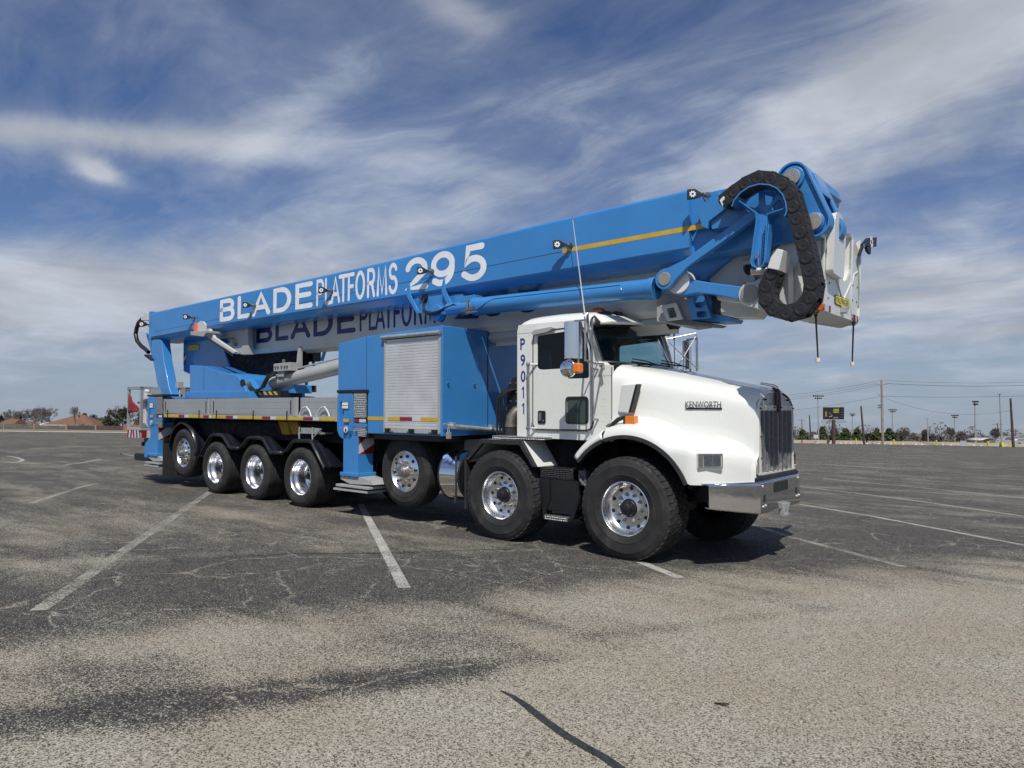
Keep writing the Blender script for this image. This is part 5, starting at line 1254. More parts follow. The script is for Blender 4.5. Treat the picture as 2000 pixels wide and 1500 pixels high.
# lamp on the right corner
p = at(1697, 474, y=2.02)
b = MB(); fx = Vector((1, 0, 0))
out = YZ([(1683, 478), (1694, 465), (1711, 463.5), (1710, 482), (1698, 482.5), (1684, 479)], p.x); b.prism(out, p.x-.02, p.x+.01, 'x'); out = YZ([(1691, 482), (1700, 483), (1699, 497), (1694, 491)], p.x); b.prism(out, p.x-.02, p.x+.01, 'x'); cl_ = part(b, 'work_lamp', BLACK, jib, bevel=.003)
b = MB(); c0 = at(1700, 473, x=p.x); pts = []
for i in range(24):
    a = 2*math.pi*i/24; r = .075 if i % 3 == 1 else .062 if i % 3 else .05; pts.append((p.x+.013, c0.y+r*math.cos(a), c0.z+r*math.sin(a)))
for i in range(24): a = 2*math.pi*i/24; pts.append((p.x+.013, c0.y+.026*math.cos(a), c0.z+.026*math.sin(a)))
b.add(pts, [(i, (i+1) % 24, 24+(i+1) % 24, 24+i) for i in range(24)]); part(b, 'lamp_rosette', LETW, cl_)
b = MB(); e = at(1685, 478, x=p.x); b.cyl(e, FP(.99, .76, -.03), .02, n=8); part(b, 'lamp_arm', GREYD, cl_)
# heads of the lower sections folded underneath
b = MB(); b.prism(XZ([(1282, 576), (1340, 574), (1352, 600), (1352, 633), (1325, 637), (1282, 628)], .76), .76, 1.30); hs = part(b, 'lower_head', GREYM, bevel=.01)
o_ = XZ([(1291, 597), (1322, 591), (1335, 623), (1304, 627)], .70); hh = rpoly(XZ([(1303, 602), (1317, 600), (1324, 619), (1309, 622)], .70), .02); b = plate(o_, [hh], .68, .72); part(b, 'head_bracket', WHITEB, hs, bevel=.004)
b = MB(); p = at(1316, 612, y=.74); pinD(b, p.x, p.z, .73, .80, .05); b.prism(XZ([(1300, 627), (1336, 624), (1400, 633), (1392, 637), (1330, 634)], .72), .72, 1.0); part(b, 'head_bush', GREYD, hs)
o_ = XZ([(1341, 578), (1375, 573), (1391, 621), (1352, 624)], .68); h1 = circ(*XZ([(1368, 589)], .68)[0], .075); h2 = rpoly(XZ([(1361, 608), (1380, 608), (1384, 619), (1363, 621)], .68), .03)
b = plate(o_, [h1, h2], .66, .72); sl2 = part(b, 'slide_bracket', BLUE, bevel=.004)
b = MB(); b.prism(XZ([(1345, 578), (1378, 573), (1420, 610), (1432, 622), (1428, 628), (1395, 630), (1352, 626)], .76), .76, 1.06); part(b, 'slide_head', BLUE, sl2, bevel=.01)
b = MB(); b.prism(XZ([(1390, 578), (1408, 583), (1408, 615), (1392, 612)], .74), .74, 1.0); part(b, 'head_gap', BLACK, sl2)
b = MB(); b.prism(XZ([(1406, 575), (1440, 560), (1470, 585), (1489, 606), (1477, 620), (1437, 621), (1406, 613)], .74), .74, .98); jh = part(b, 'jib_base', WHITEB, bevel=.012)
b = MB(); b.prism(XZ([(1398, 577), (1434, 583), (1455, 588), (1455, 592), (1430, 590), (1402, 586)], .70), .70, .74); part(b, 'base_lip', WHITE, jh, bevel=.006)
b = MB(); b.prism(XZ([(1380, 540), (1400, 510), (1460, 495), (1510, 500), (1500, 560), (1450, 565), (1390, 560)], .85), .85, 1.30); part(b, 'inner_head', WHITEB, jh, bevel=.02)
o_ = rpoly(XZ([(1449, 512), (1470, 508), (1478, 550), (1466, 554), (1450, 552)], .78), .02); h1 = rpoly(XZ([(1454, 518), (1470, 516), (1473, 534), (1464, 540), (1455, 532)], .78), .03)
b = plate(o_, [h1], .74, .80); part(b, 'cable_guide', GREYM, jh, bevel=.004)
b = MB(); b.prism(h1, .802, .83); part(b, 'guide_back', BLACK, jh)
# ---------------------------------------------------------------- cable-wheel bracket and energy chain
CYN, CYF = .20, .375
def strip(px, y0, y1, th=.012):
    L = [Vector((p.x, p.z)) for p in (at(u, v, y=y0) for u, v in px)]; n = len(L); out = []; inn = []
    for i in range(n):
        t = (L[min(i+1, n-1)]-L[max(i-1, 0)]).normalized(); nn = Vector((-t.y, t.x)); out.append(tuple(L[i]+nn*th/2)); inn.append(tuple(L[i]-nn*th/2))
    b = MB(); 
    vs = [(x, y, z) for y in (y0, y1) for x, z in out+inn]; m_ = 2*n
    fs = []
    for i in range(n-1): fs += [(i, i+1, n+i+1, n+i), (m_+i, m_+n+i, m_+n+i+1, m_+i+1), (i, m_+i, m_+i+1, i+1), (n+i, n+i+1, m_+n+i+1, m_+n+i)]
    fs += [(0, n, m_+n, m_), (n-1, m_+n-1, m_+2*n-1, 2*n-1)]
    b.add(vs, fs); return b
arcpx = c5((640, 330), (655, 290), (700, 235), (760, 195), (830, 175), (900, 180), (955, 205), (995, 250), (1015, 305), (1022, 365), (1008, 400))
b = strip(arcpx, CYN-.01, CYF+.06); wh = part(b, 'chain_guide', BLUE, ang=40)
ctr = c5((850, 335))[0]
face = XZ([p for p in arcpx], CYF+.03)
hub_c = XZ(c5((850, 340)), CYF+.03)[0]
holes = []
for poly in (((680, 300), (770, 215), (825, 200), (828, 320), (800, 345)), ((865, 225), (920, 225), (960, 240), (900, 325), (872, 322)), ((975, 275), (1000, 330), (990, 345), (930, 365), (905, 350))):
    holes.append(rpoly(XZ(c5(*poly), CYF+.03), .03))
o_ = XZ(c5((640, 330), (655, 290), (700, 235), (760, 195), (830, 175), (900, 180), (955, 205), (995, 250), (1015, 305), (1020, 345), (885, 385), (880, 420), (815, 420), (805, 375), (690, 290)), CYF+.03)
o_ = XZ(c5((648, 325), (655, 290), (700, 235), (760, 195), (830, 175), (900, 180), (955, 205), (995, 250), (1015, 305), (1018, 345), (885, 385), (880, 420), (815, 420), (805, 372)), CYF+.03)
b = plate(o_, holes, CYF+.03, CYF+.05); part(b, 'guide_spokes', BLUE, wh, bevel=.003)
st = c5((805, 372), (815, 400), (768, 720), (778, 745), (810, 757), (840, 757), (868, 725), (890, 470), (880, 400), (885, 384))
b = MB(); b.prism(XZ(st, CYN+.10), CYN+.12, CYN+.135); part(b, 'guide_stem', BLUE, wh, bevel=.002)
for px in (c5((690, 292), (805, 374), (812, 420), (772, 715), (780, 742), (805, 757)), c5((1005, 345), (884, 386), (883, 440), (868, 715), (858, 740), (838, 757)), c5((897, 455), (872, 720))):
    part(strip(px, CYN+.02, CYN+.13, .010), 'stem_flange', BLUE, wh, ang=30)
b = MB()
for i in range(9):
    t = i/8; 
    for (xa, ya_, xb, yb2) in ((822, 430, 785, 715), (878, 470, 858, 700)):
        p = at(*c5((xa+(xb-xa)*t, ya_+(yb2-ya_)*t))[0], y=CYN+.117); b.cyl((p.x, CYN+.121, p.z), (p.x, CYN+.112, p.z), .007, n=6)
part(b, 'stem_holes', DARKB, wh)
b = MB(); p = at(*c5((815, 783))[0], y=CYN+.08); b.cyl((p.x-.06, CYN+.08, p.z), (p.x+.09, CYN+.12, p.z), .042, n=16); b.cyl((p.x+.01, CYN+.1, p.z+.2), (p.x+.01, CYN+.1, p.z+.05), .010, n=8); b.cyl((p.x+.0, CYN+.10, p.z+.15), (p.x, CYN+.08, p.z+.15), .02, n=8); b.prism([(p.x+.03, p.z), (p.x+.06, p.z), (p.x+.09, p.z-.4), (p.x+.06, p.z-.4)], CYN+.12, CYN+.16); part(b, 'stem_clamp', STEEL, wh)
# chain
pins = c5((585, 285), (655, 228), (735, 172), (823, 132), (912, 140), (990, 175), (1043, 243), (1068, 330), (1093, 415), (1117, 512), (1140, 597), (1160, 686), (1180, 777), (1197, 872), (1183, 965), (1120, 1045), (1022, 1073), (930, 1048), (878, 985), (878, 887), (915, 800))
CP = [(p.x, p.z) for p in (at(u, v, y=CYN) for u, v in pins)]
ch = MB(); lw = .075
plates_ = MB(); disc = MB(); ribs = MB()
inner_y = CYF
for i in range(len(CP)-1):
    A_ = Vector(CP[i]); B_ = Vector(CP[i+1]); d = (B_-A_).normalized(); nn = Vector((-d.y, d.x)); L = (B_-A_).length
    for y0, y1 in ((CYN, CYN+.03), (CYF-.03, CYF)):
        q = [tuple(A_-d*.03+nn*lw), tuple(B_+d*.03+nn*lw), tuple(B_+d*.03-nn*lw), tuple(A_-d*.03-nn*lw)]
        plates_.prism(q, y0+.004*(i % 2), y1)
        rr = [tuple(A_+d*L*.38+nn*lw*1.02), tuple(A_+d*L*.66+nn*lw*1.02), tuple(A_+d*L*.66-nn*lw*1.02), tuple(A_+d*L*.38-nn*lw*1.02)]
    # cross covers outside and inside of the curve
    for sgn in (1, -1):
        for (t0, t1) in ((.0, .47), (.51, .99)):
            c_ = nn*sgn*lw
            q = [tuple(A_+d*L*t0+c_*.98), tuple(A_+d*L*t1+c_*.98), tuple(A_+d*L*t1+c_*.86), tuple(A_+d*L*t0+c_*.86)]
            ribs.prism(q, CYN+.01, CYF-.01)
for i, (x, z) in enumerate(CP):
    disc.cyl((x, CYN+.01, z), (x, CYN-.004, z), .063, .060, n=28)
    disc.lathe([(.040, -.0045), (.045, -.0065), (.050, -.0045)], 24, (x, CYN, z)); disc.cyl((x, CYN-.004, z), (x, CYN-.009, z), .010, n=8)
    disc.cyl((x, CYF-.01, z), (x, CYF+.012, z), .064, n=20)
chain = part(plates_, 'energy_chain', CHAIN, bevel=.003)
part(disc, 'chain_discs', CHAIN, chain); part(ribs, 'chain_covers', CHAIN, chain, bevel=.004)
b = MB()
for k in range(4): b.tube([(x, CYN+.05+.033*k, z) for x, z in CP], .014, 6)
part(b, 'chain_cables', HOSE, chain)
b = MB(); b.prism(XZ(c5((556, 290), (580, 262), (592, 268), (588, 285), (572, 300), (580, 320), (574, 330)), CYN-.01), CYN-.012, CYN-.004); part(b, 'chain_end_clip', WHITE, chain)
b = MB(); q = XZ(c5((880, 765), (945, 625), (1042, 642), (1012, 798)), CYN); b.prism(XZ(c5((886, 765), (915, 672), (950, 626), (975, 655), (985, 700), (965, 778)), CYN), CYN-.03, CYN+.22)
b = MB()
e1 = [at(*c5(p)[0], y=CYN-.03) for p in ((886, 763), (918, 690), (955, 627))]; 
ew = [Vector((p.x+.01, CYF+.03, p.z+.0)) for p in e1]
r1 = [(p.x, p.y, p.z) for p in e1]
e2 = [at(*c5(p)[0], y=CYN-.03) for p in ((966, 778), (990, 690), (1010, 650), (1000, 640))]
b.prism(XZ(c5((886, 763), (912, 685), (955, 627), (1000, 636), (985, 700), (966, 778)), CYN-.03), CYN-.03, CYF+.03); part(b, 'chain_cover', WHITE, chain, bevel=.008)
b = MB(); b.prism(XZ(c5((900, 770), (960, 780), (955, 800), (895, 790)), CYN), CYN-.01, CYF+.01); part(b, 'cover_throat', BLACK, chain)
# struts behind chain on the jib side
b = MB(); b.tube([at(1562, 509, y=.61), at(1549, 548, y=.61)], .012, 6); part(b, 'stay', WHITEB, jib)
# ---------------------------------------------------------------- rear work basket
b = MB(); bx0, bx1, by0, by1 = -13.30, -12.62, .12, 2.38
def tb_(b, p, q, r=.028): 
    p = Vector(p); q = Vector(q); b.cyl(p, q, r, n=4)
for x in (bx0, bx1):
    for y in (by0, .62, 1.3, 1.9, by1): b.box(x-.028, x+.028, y-.028, y+.028, 1.12, 2.09)
for x in (bx0, bx1): b.box(x-.03, x+.03, by0-.03, by1+.03, 2.05, 2.11); b.box(x-.015, x+.015, by0, by1, 1.60, 1.63)
for y in (by0, by1): b.box(bx0-.03, bx1+.03, y-.03, y+.03, 2.048, 2.112); b.box(bx0, bx1, y-.015, y+.015, 1.601, 1.631)
bk = part(b, 'basket', GALV, bevel=.004)
b = MB(); b.box(bx0-.03, bx1+.03, by0-.03, by1+.03, 1.12, 1.17); b.box(bx0, bx1, by0, by1, .95, 1.12); part(b, 'basket_floor', GREYM, bk, bevel=.006)
b = MB(); b2 = MB()
for i in range(8):
    x0 = bx0+(bx1-bx0)*i/8; x1 = bx0+(bx1-bx0)*(i+1)/8
    (b if i % 2 == 0 else b2).add([(x0, by0-.032, .95), (x1, by0-.032, .95), (x1+.04*(1 if i < 4 else -1), by0-.032, 1.12), (x0+.04*(1 if i < 4 else -1), by0-.032, 1.12)], [(0, 1, 2, 3)])
for i in range(20):
    y0 = by0+(by1-by0)*i/20; y1 = by0+(by1-by0)*(i+1)/20
    (b if i % 2 == 0 else b2).add([(bx1+.032, y0, .95), (bx1+.032, y1, .95), (bx1+.032, y1, 1.12), (bx1+.032, y0, 1.12)], [(0, 1, 2, 3)])
part(b, 'hazard_tape', RED, bk); part(b2, 'hazard_tape', WTAPE, bk)
b = MB(); b.box(-13.1, -12.9, .32, .52, 1.17, 1.95); b.prism([(-13.2, 1.72), (-12.75, 1.80), (-12.75, 1.84), (-13.2, 1.76)], .25, .9); b.cyl((-13.05, .4, 1.95), (-13.0, .4, 2.04), .06, n=10); part(b, 'control_column', WHITEB, bk, bevel=.02)
b = MB(); b.box(-12.58, -12.5, .34, .6, 1.3, 1.9); b.box(-12.9, -12.4, .3, 1.2, .78, .93); b.cyl((-12.95, .28, .80), (-12.95, .36, .80), .05, n=16); part(b, 'basket_pivot', BLACK, bk, bevel=.01)
b = MB(); b.box(-12.58, -12.2, .9, 1.6, .9, 1.3); b.box(-12.56, -12.52, .3, 1.1, 1.75, 2.05); part(b, 'basket_mount', GREYM, bk)
# ================================================================ GROUND (world frame, level)
def gz(x, y):
    cx = x if -14 <= x <= 6 else (-14-10*(1-math.exp((x+14)/10)) if x < -14 else 6+8*(1-math.exp(-(x-6)/8)))
    r = math.hypot(x+4, y); t = max(0, min(1, (r-24)/80)); t = t*t*(3-2*t)
    return -.01427*cx-.5*t
def dW(u, v): return T3@(CF+(u-1000)/FPX*CR-(v-750)/FPX*CU)
def PT(u, v, D): return CW+dW(u, v)*D
def atg(u, v):
    d = dW(u, v); t = 5.
    for _ in range(60):
        p = CW+d*t; g = gz(p.x, p.y); t2 = (g-CW.z)/d.z if d.z < -1e-5 else 500
        if abs(t2-t) < 1e-5: break
        t = .5*t+.5*t2
    p = CW+d*t; return Vector((p.x, p.y, gz(p.x, p.y)))
def foot(u, D):
    p = PT(u, 850, D); return Vector((p.x, p.y, gz(p.x, p.y)))
def topz(u, v, D): return PT(u, v, D).z
cuts = [-2500, -1200, -700, -450, -320, -240, -190, -160, -140, -125]+[-115+2.5*i for i in range(93)]+[125, 140, 160, 190, 240, 320, 450, 700, 1200, 2500]
b = MB(); b.loft([[(x, y, gz(x, y)) for y in cuts] for x in cuts])
def ground_mat():
    m = bpy.data.materials.new('worn_asphalt'); m.use_nodes = True; t = NT(m.node_tree); bs = t.n['Principled BSDF']
    co = t.add('ShaderNodeTexCoord').outputs['Object']
    sp = t.add('ShaderNodeSeparateXYZ', ins={0: co})
    mp = t.add('ShaderNodeMapping', ins={'Vector': co}); mp.inputs['Rotation'].default_value = (0, 0, R_(-BAND)); mp.inputs['Scale'].default_value = (.45, 1.25, 1)
    big = t.noise(mp.outputs[0], .42, 5, .55, .4)
    med = t.noise(mp.outputs[0], 1.7, 6, .62, .3)
    # worn, sandy paving lies mostly in the drive lane in front of the truck
    bias = None
    for (cx, cy, rx, ry, ang, k) in PATCH:
        ca, sa = math.cos(R_(ang)), math.sin(R_(ang))
        dx = t.M('SUBTRACT', sp.outputs[0], cx); dy = t.M('SUBTRACT', sp.outputs[1], cy)
        p = t.M('ADD', t.M('MULTIPLY', dx, ca/rx), t.M('MULTIPLY', dy, sa/rx)); q = t.M('ADD', t.M('MULTIPLY', dx, -sa/ry), t.M('MULTIPLY', dy, ca/ry))
        g = t.M('MULTIPLY', t.M('EXPONENT', t.M('MULTIPLY', t.M('ADD', t.M('MULTIPLY', p, p), t.M('MULTIPLY', q, q)), -1)), k)
        bias = g if bias is None else t.M('ADD', bias, g)
    w_ = t.M('ADD', t.M('ADD', t.M('MULTIPLY', big, .74), t.M('MULTIPLY', med, .76)), t.M('SUBTRACT', bias, .04))
    wear = t.mr(w_, .60, 1.12)
    # pale cracks
    wv = t.add('ShaderNodeTexNoise', ins={'Vector': co, 'Scale': 1.3, 'Detail': 5.0})
    wc = t.V('ADD', co, t.V('SCALE', t.V('SUBTRACT', wv.outputs[1], (.5, .5, .5)), .5))
    vo = t.add('ShaderNodeTexVoronoi', feature='DISTANCE_TO_EDGE', ins={'Vector': wc, 'Scale': .8})
    vo2 = t.add('ShaderNodeTexVoronoi', feature='DISTANCE_TO_EDGE', ins={'Vector': wc, 'Scale': 2.6})
    ck = t.M('MAXIMUM', t.mr(vo.outputs[0], .0, .016, .8, 0, False), t.M('MULTIPLY', t.mr(vo2.outputs[0], 0, .032, .85, 0, False), t.mr(t.noise(co, .35, 3, .5), .45, .62)))
    ck = t.M('MULTIPLY', ck, t.mr(t.noise(co, 6, 4, .7), .35, .6))
    wear2 = t.M('MAXIMUM', wear, ck)
    s1 = t.add('ShaderNodeTexVoronoi', ins={'Vector': co, 'Scale': 150.0}); s2 = t.noise(co, 210, 3, .85); s3 = t.noise(co, 52, 5, .85)
    sp1 = t.add('ShaderNodeSeparateColor', ins={0: s1.outputs[1]})
    spk = t.M('ADD', t.M('ADD', t.M('MULTIPLY', sp1.outputs[0], .30), t.M('MULTIPLY', s2, .42)), t.M('MULTIPLY', s3, .42))
    thr = t.M('SUBTRACT', .690, t.M('MULTIPLY', wear2, .185))
    stone = t.mr(t.M('SUBTRACT', spk, thr), -.03, .03)
    tarc = t.mix(t.mr(t.noise(co, 9, 4, .6), .3, .7), (.024, .024, .026, 1), (.050, .049, .048, 1))
    dustc = t.mix(wear, tarc, (.066, .060, .046, 1))
    stc = t.mix(sp1.outputs[1], (.235, .22, .175, 1), (.53, .495, .405, 1))
    stc = t.mix(t.mr(t.noise(co, .9, 4, .6), .35, .65), stc, t.mix(.5, stc, (.34, .28, .20, 1)))
    c = t.mix(t.M('MULTIPLY', stone, .95), dustc, stc)
    t.set(bs, 'Base Color', c); bs.inputs['Roughness'].default_value = .9; bs.inputs['Specular IOR Level'].default_value = .25
    bn = t.add('ShaderNodeBump', ins={'Height': spk, 'Strength': .5, 'Distance': .006}); t.set(bs, 'Normal', bn.outputs[0])
    return m
_a = atg(100, 1400); _b = atg(1200, 1262); BAND = math.degrees(math.atan2((_b-_a).y, (_b-_a).x))
PATCH = []
def patch(u, v, du, rx, ry, ang, k):
    p = atg(u, v); PATCH.append((p.x, p.y, rx, ry, ang+BAND, k))
patch(1000, 1450, 0, 9, 1.6, 0, .42); patch(1750, 1230, 0, 4, 1.2, 0, .32); patch(200, 1270, 0, 1.6, .3, 0, .2); patch(1050, 1170, 0, 3.4, .5, 0, .2)
patch(250, 1380, 0, 1.0, .22, 0, -.34); patch(650, 1350, 0, 1.2, .24, 0, -.28); patch(950, 1300, 0, 1.2, .16, 0, -.26); patch(1400, 1215, 0, 1.6, .12, 0, -.2); patch(600, 1130, 0, 3.5, .9, 0, -.22); patch(1650, 1060, 0, 3, 1.0, 0, -.22); patch(300, 1090, 0, 1.6, .25, 0, .14); patch(400, 1010, 0, 6, .6, 0, .10)

g = b.build('ground', ground_mat(), None); tag(g, kind='structure')
def over(pts, w, name, m, dz=.004, par=None, seg=None):
    """ribbon laid on the paving"""
    P = [atg(u, v) for u, v in pts]; Q = []
    for i in range(len(P)-1):
        n = max(1, int((P[i+1]-P[i]).length/.4))
        for k in range(n): Q.append(P[i].lerp(P[i+1], k/n))
    Q.append(P[-1]); L = []; Rr = []
    for i, p in enumerate(Q):
        d = Q[min(i+1, len(Q)-1)]-Q[max(i-1, 0)]; d.z = 0; d.normalize(); nn = Vector((-d.y, d.x, 0))
        ww = w(i/(len(Q)-1)) if callable(w) else w
        a = p+nn*ww/2; c = p-nn*ww/2; L.append((a.x, a.y, gz(a.x, a.y)+dz)); Rr.append((c.x, c.y, gz(c.x, c.y)+dz))
    b = MB(); b.loft([L, Rr]); o = b.build(name, m, par, smooth=False); tag(o, kind='structure'); return o
def line_mat(name, wearlo, wearhi, col=(.50, .49, .44)):
    m = bpy.data.materials.new(name); m.use_nodes = True; t = NT(m.node_tree); bs = t.n['Principled BSDF']; out = t.n['Material Output']
    co = t.add('ShaderNodeTexCoord').outputs['Object']
    n = t.M('ADD', t.M('MULTIPLY', t.noise(co, 2.2, 4, .6), .22), t.M('MULTIPLY', t.noise(co, 60, 5, .8), .78))
    k = t.mr(n, wearlo, wearhi)
    t.set(bs, 'Base Color', t.mix(t.noise(co, 12, 4, .6), tuple(c*.75 for c in col)+(1,), col+(1,))); bs.inputs['Roughness'].default_value = .8
    tr = t.add('ShaderNodeBsdfTransparent'); mx = t.add('ShaderNodeMixShader', ins={0: k, 1: tr.outputs[0], 2: bs.outputs[0]}); t.l.new(mx.outputs[0], out.inputs[0]); return m
LM1 = line_mat('worn_line_paint', .40, .53); LM2 = line_mat('faded_line_paint', .44, .56, (.42, .40, .34)); LM3 = line_mat('ghost_line_paint', .50, .62, (.34, .33, .30))
def pl_(pts, w=.10, m=LM1, n='parking_line'): return over(pts, w, n, m)
pl_([(75, 1193), (235, 1080), (400, 968), (412, 960)], .12, LM2)
pl_([(704, 985), (712, 1000), (790, 1149)], .11, LM1)
pl_([(1250, 1098), (1328, 1129)], .11, LM1)
pl_([(1330, 983), (1430, 1012), (1540, 1048), (1768, 1108)], .11, LM2)
pl_([(1560, 950), (1780, 977), (2010, 1010)], .10, LM1)
pl_([(1560, 985), (1700, 1008), (2010, 1067)], .10, LM1)
pl_([(1608, 935), (1780, 951), (2010, 974)], .10, LM1)
pl_([(1758, 933.5), (1812, 938.5)], .1, LM1); pl_([(1820, 972), (2005, 984)], .1, LM3); pl_([(1898, 932), (1940, 936)], .1, LM2)
pl_([(1540, 889), (1756, 904)], .12, LM1); pl_([(1560, 980), (1750, 977)], .08, LM3)
pl_([(60, 983), (150, 954), (192, 944)], .10, LM2); pl_([(150, 953), (190, 944.5)], .10, LM1)
pl_([(-20, 891), (15, 891), (32, 893.5), (45, 898), (38, 902), (20, 904), (-20, 904)], .12, LM1)
pl_([(60, 898), (120, 899), (150, 901.5), (155, 905)], .10, LM3); pl_([(95, 911), (125, 909.5), (140, 906), (125, 902)], .10, LM2); pl_([(145, 906.5), (165, 903), (196, 897.5)], .11, LM1)
pl_([(1540, 931), (1672, 930.5), (1681, 937)], .12, LM3)
pl_([(1794, 880.5), (1822, 880.5)], .3, LM1); pl_([(1660, 876), (2000, 888)], .25, LM3); pl_([(1540, 905), (1640, 903), (2010, 909)], .45, LM3)
pl_([(0, 870), (250, 868)], .5, LM3); pl_([(0, 884), (240, 881)], .4, LM3); pl_([(0, 998), (420, 993), (570, 1002), (800, 985)], .12, LM3)
TAR = mat('tar_seal', (.028, .028, .031), .7, 0, 0, .5, 30)
over([(978, 1350), (1000, 1360), (1025, 1377), (1060, 1405), (1100, 1434), (1140, 1458), (1180, 1480), (1225, 1512)], lambda t: .012+.036*min(1, t*3), 'tar_patch', TAR)
over([(380, 1095), (450, 1088), (560, 1082), (700, 1081), (820, 1079), (900, 1075), (1000, 1073), (1080, 1072)], lambda t: .008+.012*math.sin(3.1*t), 'tar_seam', TAR)
over([(1672, 1015), (1690, 1010), (1740, 1008), (1790, 1006)], lambda t: .05*(1-t)+.01, 'tar_seam', TAR)
# dead leaf
p = atg(1409, 1378); b = MB(); rows = []
for i in range(9):
    t = i/8; w_ = .009*math.sin(math.pi*t)**.7+.0006; rows.append([(-.04+.08*t, -w_, .006+.010*abs(math.sin(t*5))), (-.04+.08*t, 0, .004+.006*t), (-.04+.08*t, w_, .006+.012*t)])
b.loft(rows); lf = b.build('dead_leaf', mat('leaf_brown', (.035, .03, .018), .8), None, solid=.0015); lf.location = p; lf.rotation_euler = (0, 0, R_(15)); tag(lf, 'small dark dry leaf lying on the pale worn paving', 'leaf')
# ================================================================ verges beyond the paving
def ribbon_ground(pts_near, pts_far, name, m, dz=.02):
    b = MB(); a = [(p.x, p.y, p.z+dz) for p in pts_near]; c = [(p.x, p.y, p.z+dz) for p in pts_far]; b.loft([a, c]); o = b.build(name, m, None, smooth=False); tag(o, kind='structure'); return o
GRASSD = mat('dry_grass', (.19, .165, .105), .95, 0, 0, .25, .2); KERB = mat('pale_concrete', (.50, .47, .40), .85, 0, 0, .1, .5)
Ls = [-600, -300, -100, 0, 100, 200, 300, 450, 600]
ribbon_ground([foot(u, 176) for u in Ls], [foot(u, 700) for u in Ls], 'left_verge', GRASSD)
Rs = [1300, 1450, 1550, 1700, 1850, 2000, 2200, 2500]
ribbon_ground([foot(u, 121) for u in Rs], [foot(u, 800) for u in Rs], 'right_verge', GRASSD)
b = MB()
for i in range(len(Ls)-1):
    a, c = foot(Ls[i], 174.6), foot(Ls[i+1], 174.6); a2, c2 = foot(Ls[i], 176.2), foot(Ls[i+1], 176.2)
    if i == 0: R1 = []; 
    R1.append([(a.x, a.y, a.z), (a.x, a.y, a.z+.16), (a2.x, a2.y, a2.z+.16)]); 
    if i == len(Ls)-2: R1.append([(c.x, c.y, c.z), (c.x, c.y, c.z+.16), (c2.x, c2.y, c2.z+.16)])
b.loft(R1); o = b.build('kerb', KERB, None, smooth=False); tag(o, kind='structure')
def wall_run(name, us, D, z0, z1, th, m, par=None, step=None):
    P = [foot(u, D if not callable(D) else D(u)) for u in us]; b = MB()
    for i in range(len(P)-1):
        a, c = P[i], P[i+1]; d = (c-a); d.z = 0; L = d.length; d.normalize(); nn = Vector((-d.y, d.x, 0))*th
        b.add([a+Vector((0, 0, z0)), c+Vector((0, 0, z0)), c+Vector((0, 0, z1)), a+Vector((0, 0, z1)), a+nn+Vector((0, 0, z0)), c+nn+Vector((0, 0, z0)), c+nn+Vector((0, 0, z1)), a+nn+Vector((0, 0, z1))],
              [(0, 1, 2, 3), (4, 7, 6, 5), (3, 2, 6, 7), (0, 3, 7, 4), (1, 5, 6, 2)])
    return b.build(name, m, par, smooth=False)
WOODF = mat('weathered_fence', (.13, .115, .10), .9, 0, 0, .35, 1.2); BRICK = mat('brick', (.24, .12, .085), .85, 0, 0, .15, 2); BEIGE = mat('beige_wall', (.42, .37, .28), .85, 0, 0, .1, .4)
def picket_fence(u0, u1, D, h, label, m):
    root = empty('wood_fence', foot((u0+u1)/2, D)); tag(root, label, 'fence', 'fence panels along the left edge of the lot')
    P0, P1 = foot(u0, D)-root.location, foot(u1, D)-root.location; d = P1-P0; L = d.length; d.normalize(); nn = Vector((-d.y, d.x, 0)); b = MB(); n = int(L/.3)
    for i in range(n):
        a = P0+(P1-P0)*(i/n); c = P0+(P1-P0)*((i+.93)/n); hh = h+random.uniform(-.06, .06)
        b.add([a, c, c+Vector((0, 0, hh)), a+Vector((0, 0, hh)), a+nn*.04, c+nn*.04, c+nn*.04+Vector((0, 0, hh)), a+nn*.04+Vector((0, 0, hh))], [(0, 1, 2, 3), (4, 7, 6, 5), (3, 2, 6, 7), (0, 3, 7, 4), (1, 5, 6, 2)])
    b.build('boards', m, root, smooth=False)
    for t in (0, 1):
        q = P0+(P1-P0)*t; b = MB(); b.box(q.x-.2, q.x+.2, q.y-.2, q.y+.2, 0, h+.15); b.build('post', BEIGE if t else BRICK, root, bevel=.03)
random.seed(5)
picket_fence(-90, 7, 286, 1.95, 'weathered wood fence at the far left edge of the lot', WOODF)
picket_fence(7.5, 66, 286, 2.0, 'weathered wood fence in front of the small brown gable roof', WOODF)
picket_fence(67, 129, 286, 1.7, 'weathered wood fence left of the bare yard tree', WOODF)
picket_fence(130, 186, 286, 1.85, 'darker wood fence behind the small bare tree', mat('dark_fence', (.075, .06, .055), .9, 0, 0, .3, 1))
picket_fence(187, 243, 286, 1.8, 'reddish dark wood fence nearest the truck', mat('red_fence', (.085, .055, .05), .9, 0, 0, .3, 1))
o = wall_run('brick_wall', [240, 300, 420], 282, 0, 2.3, .3, BRICK); tag(o, 'low brick wall behind the rear basket of the truck', 'wall')
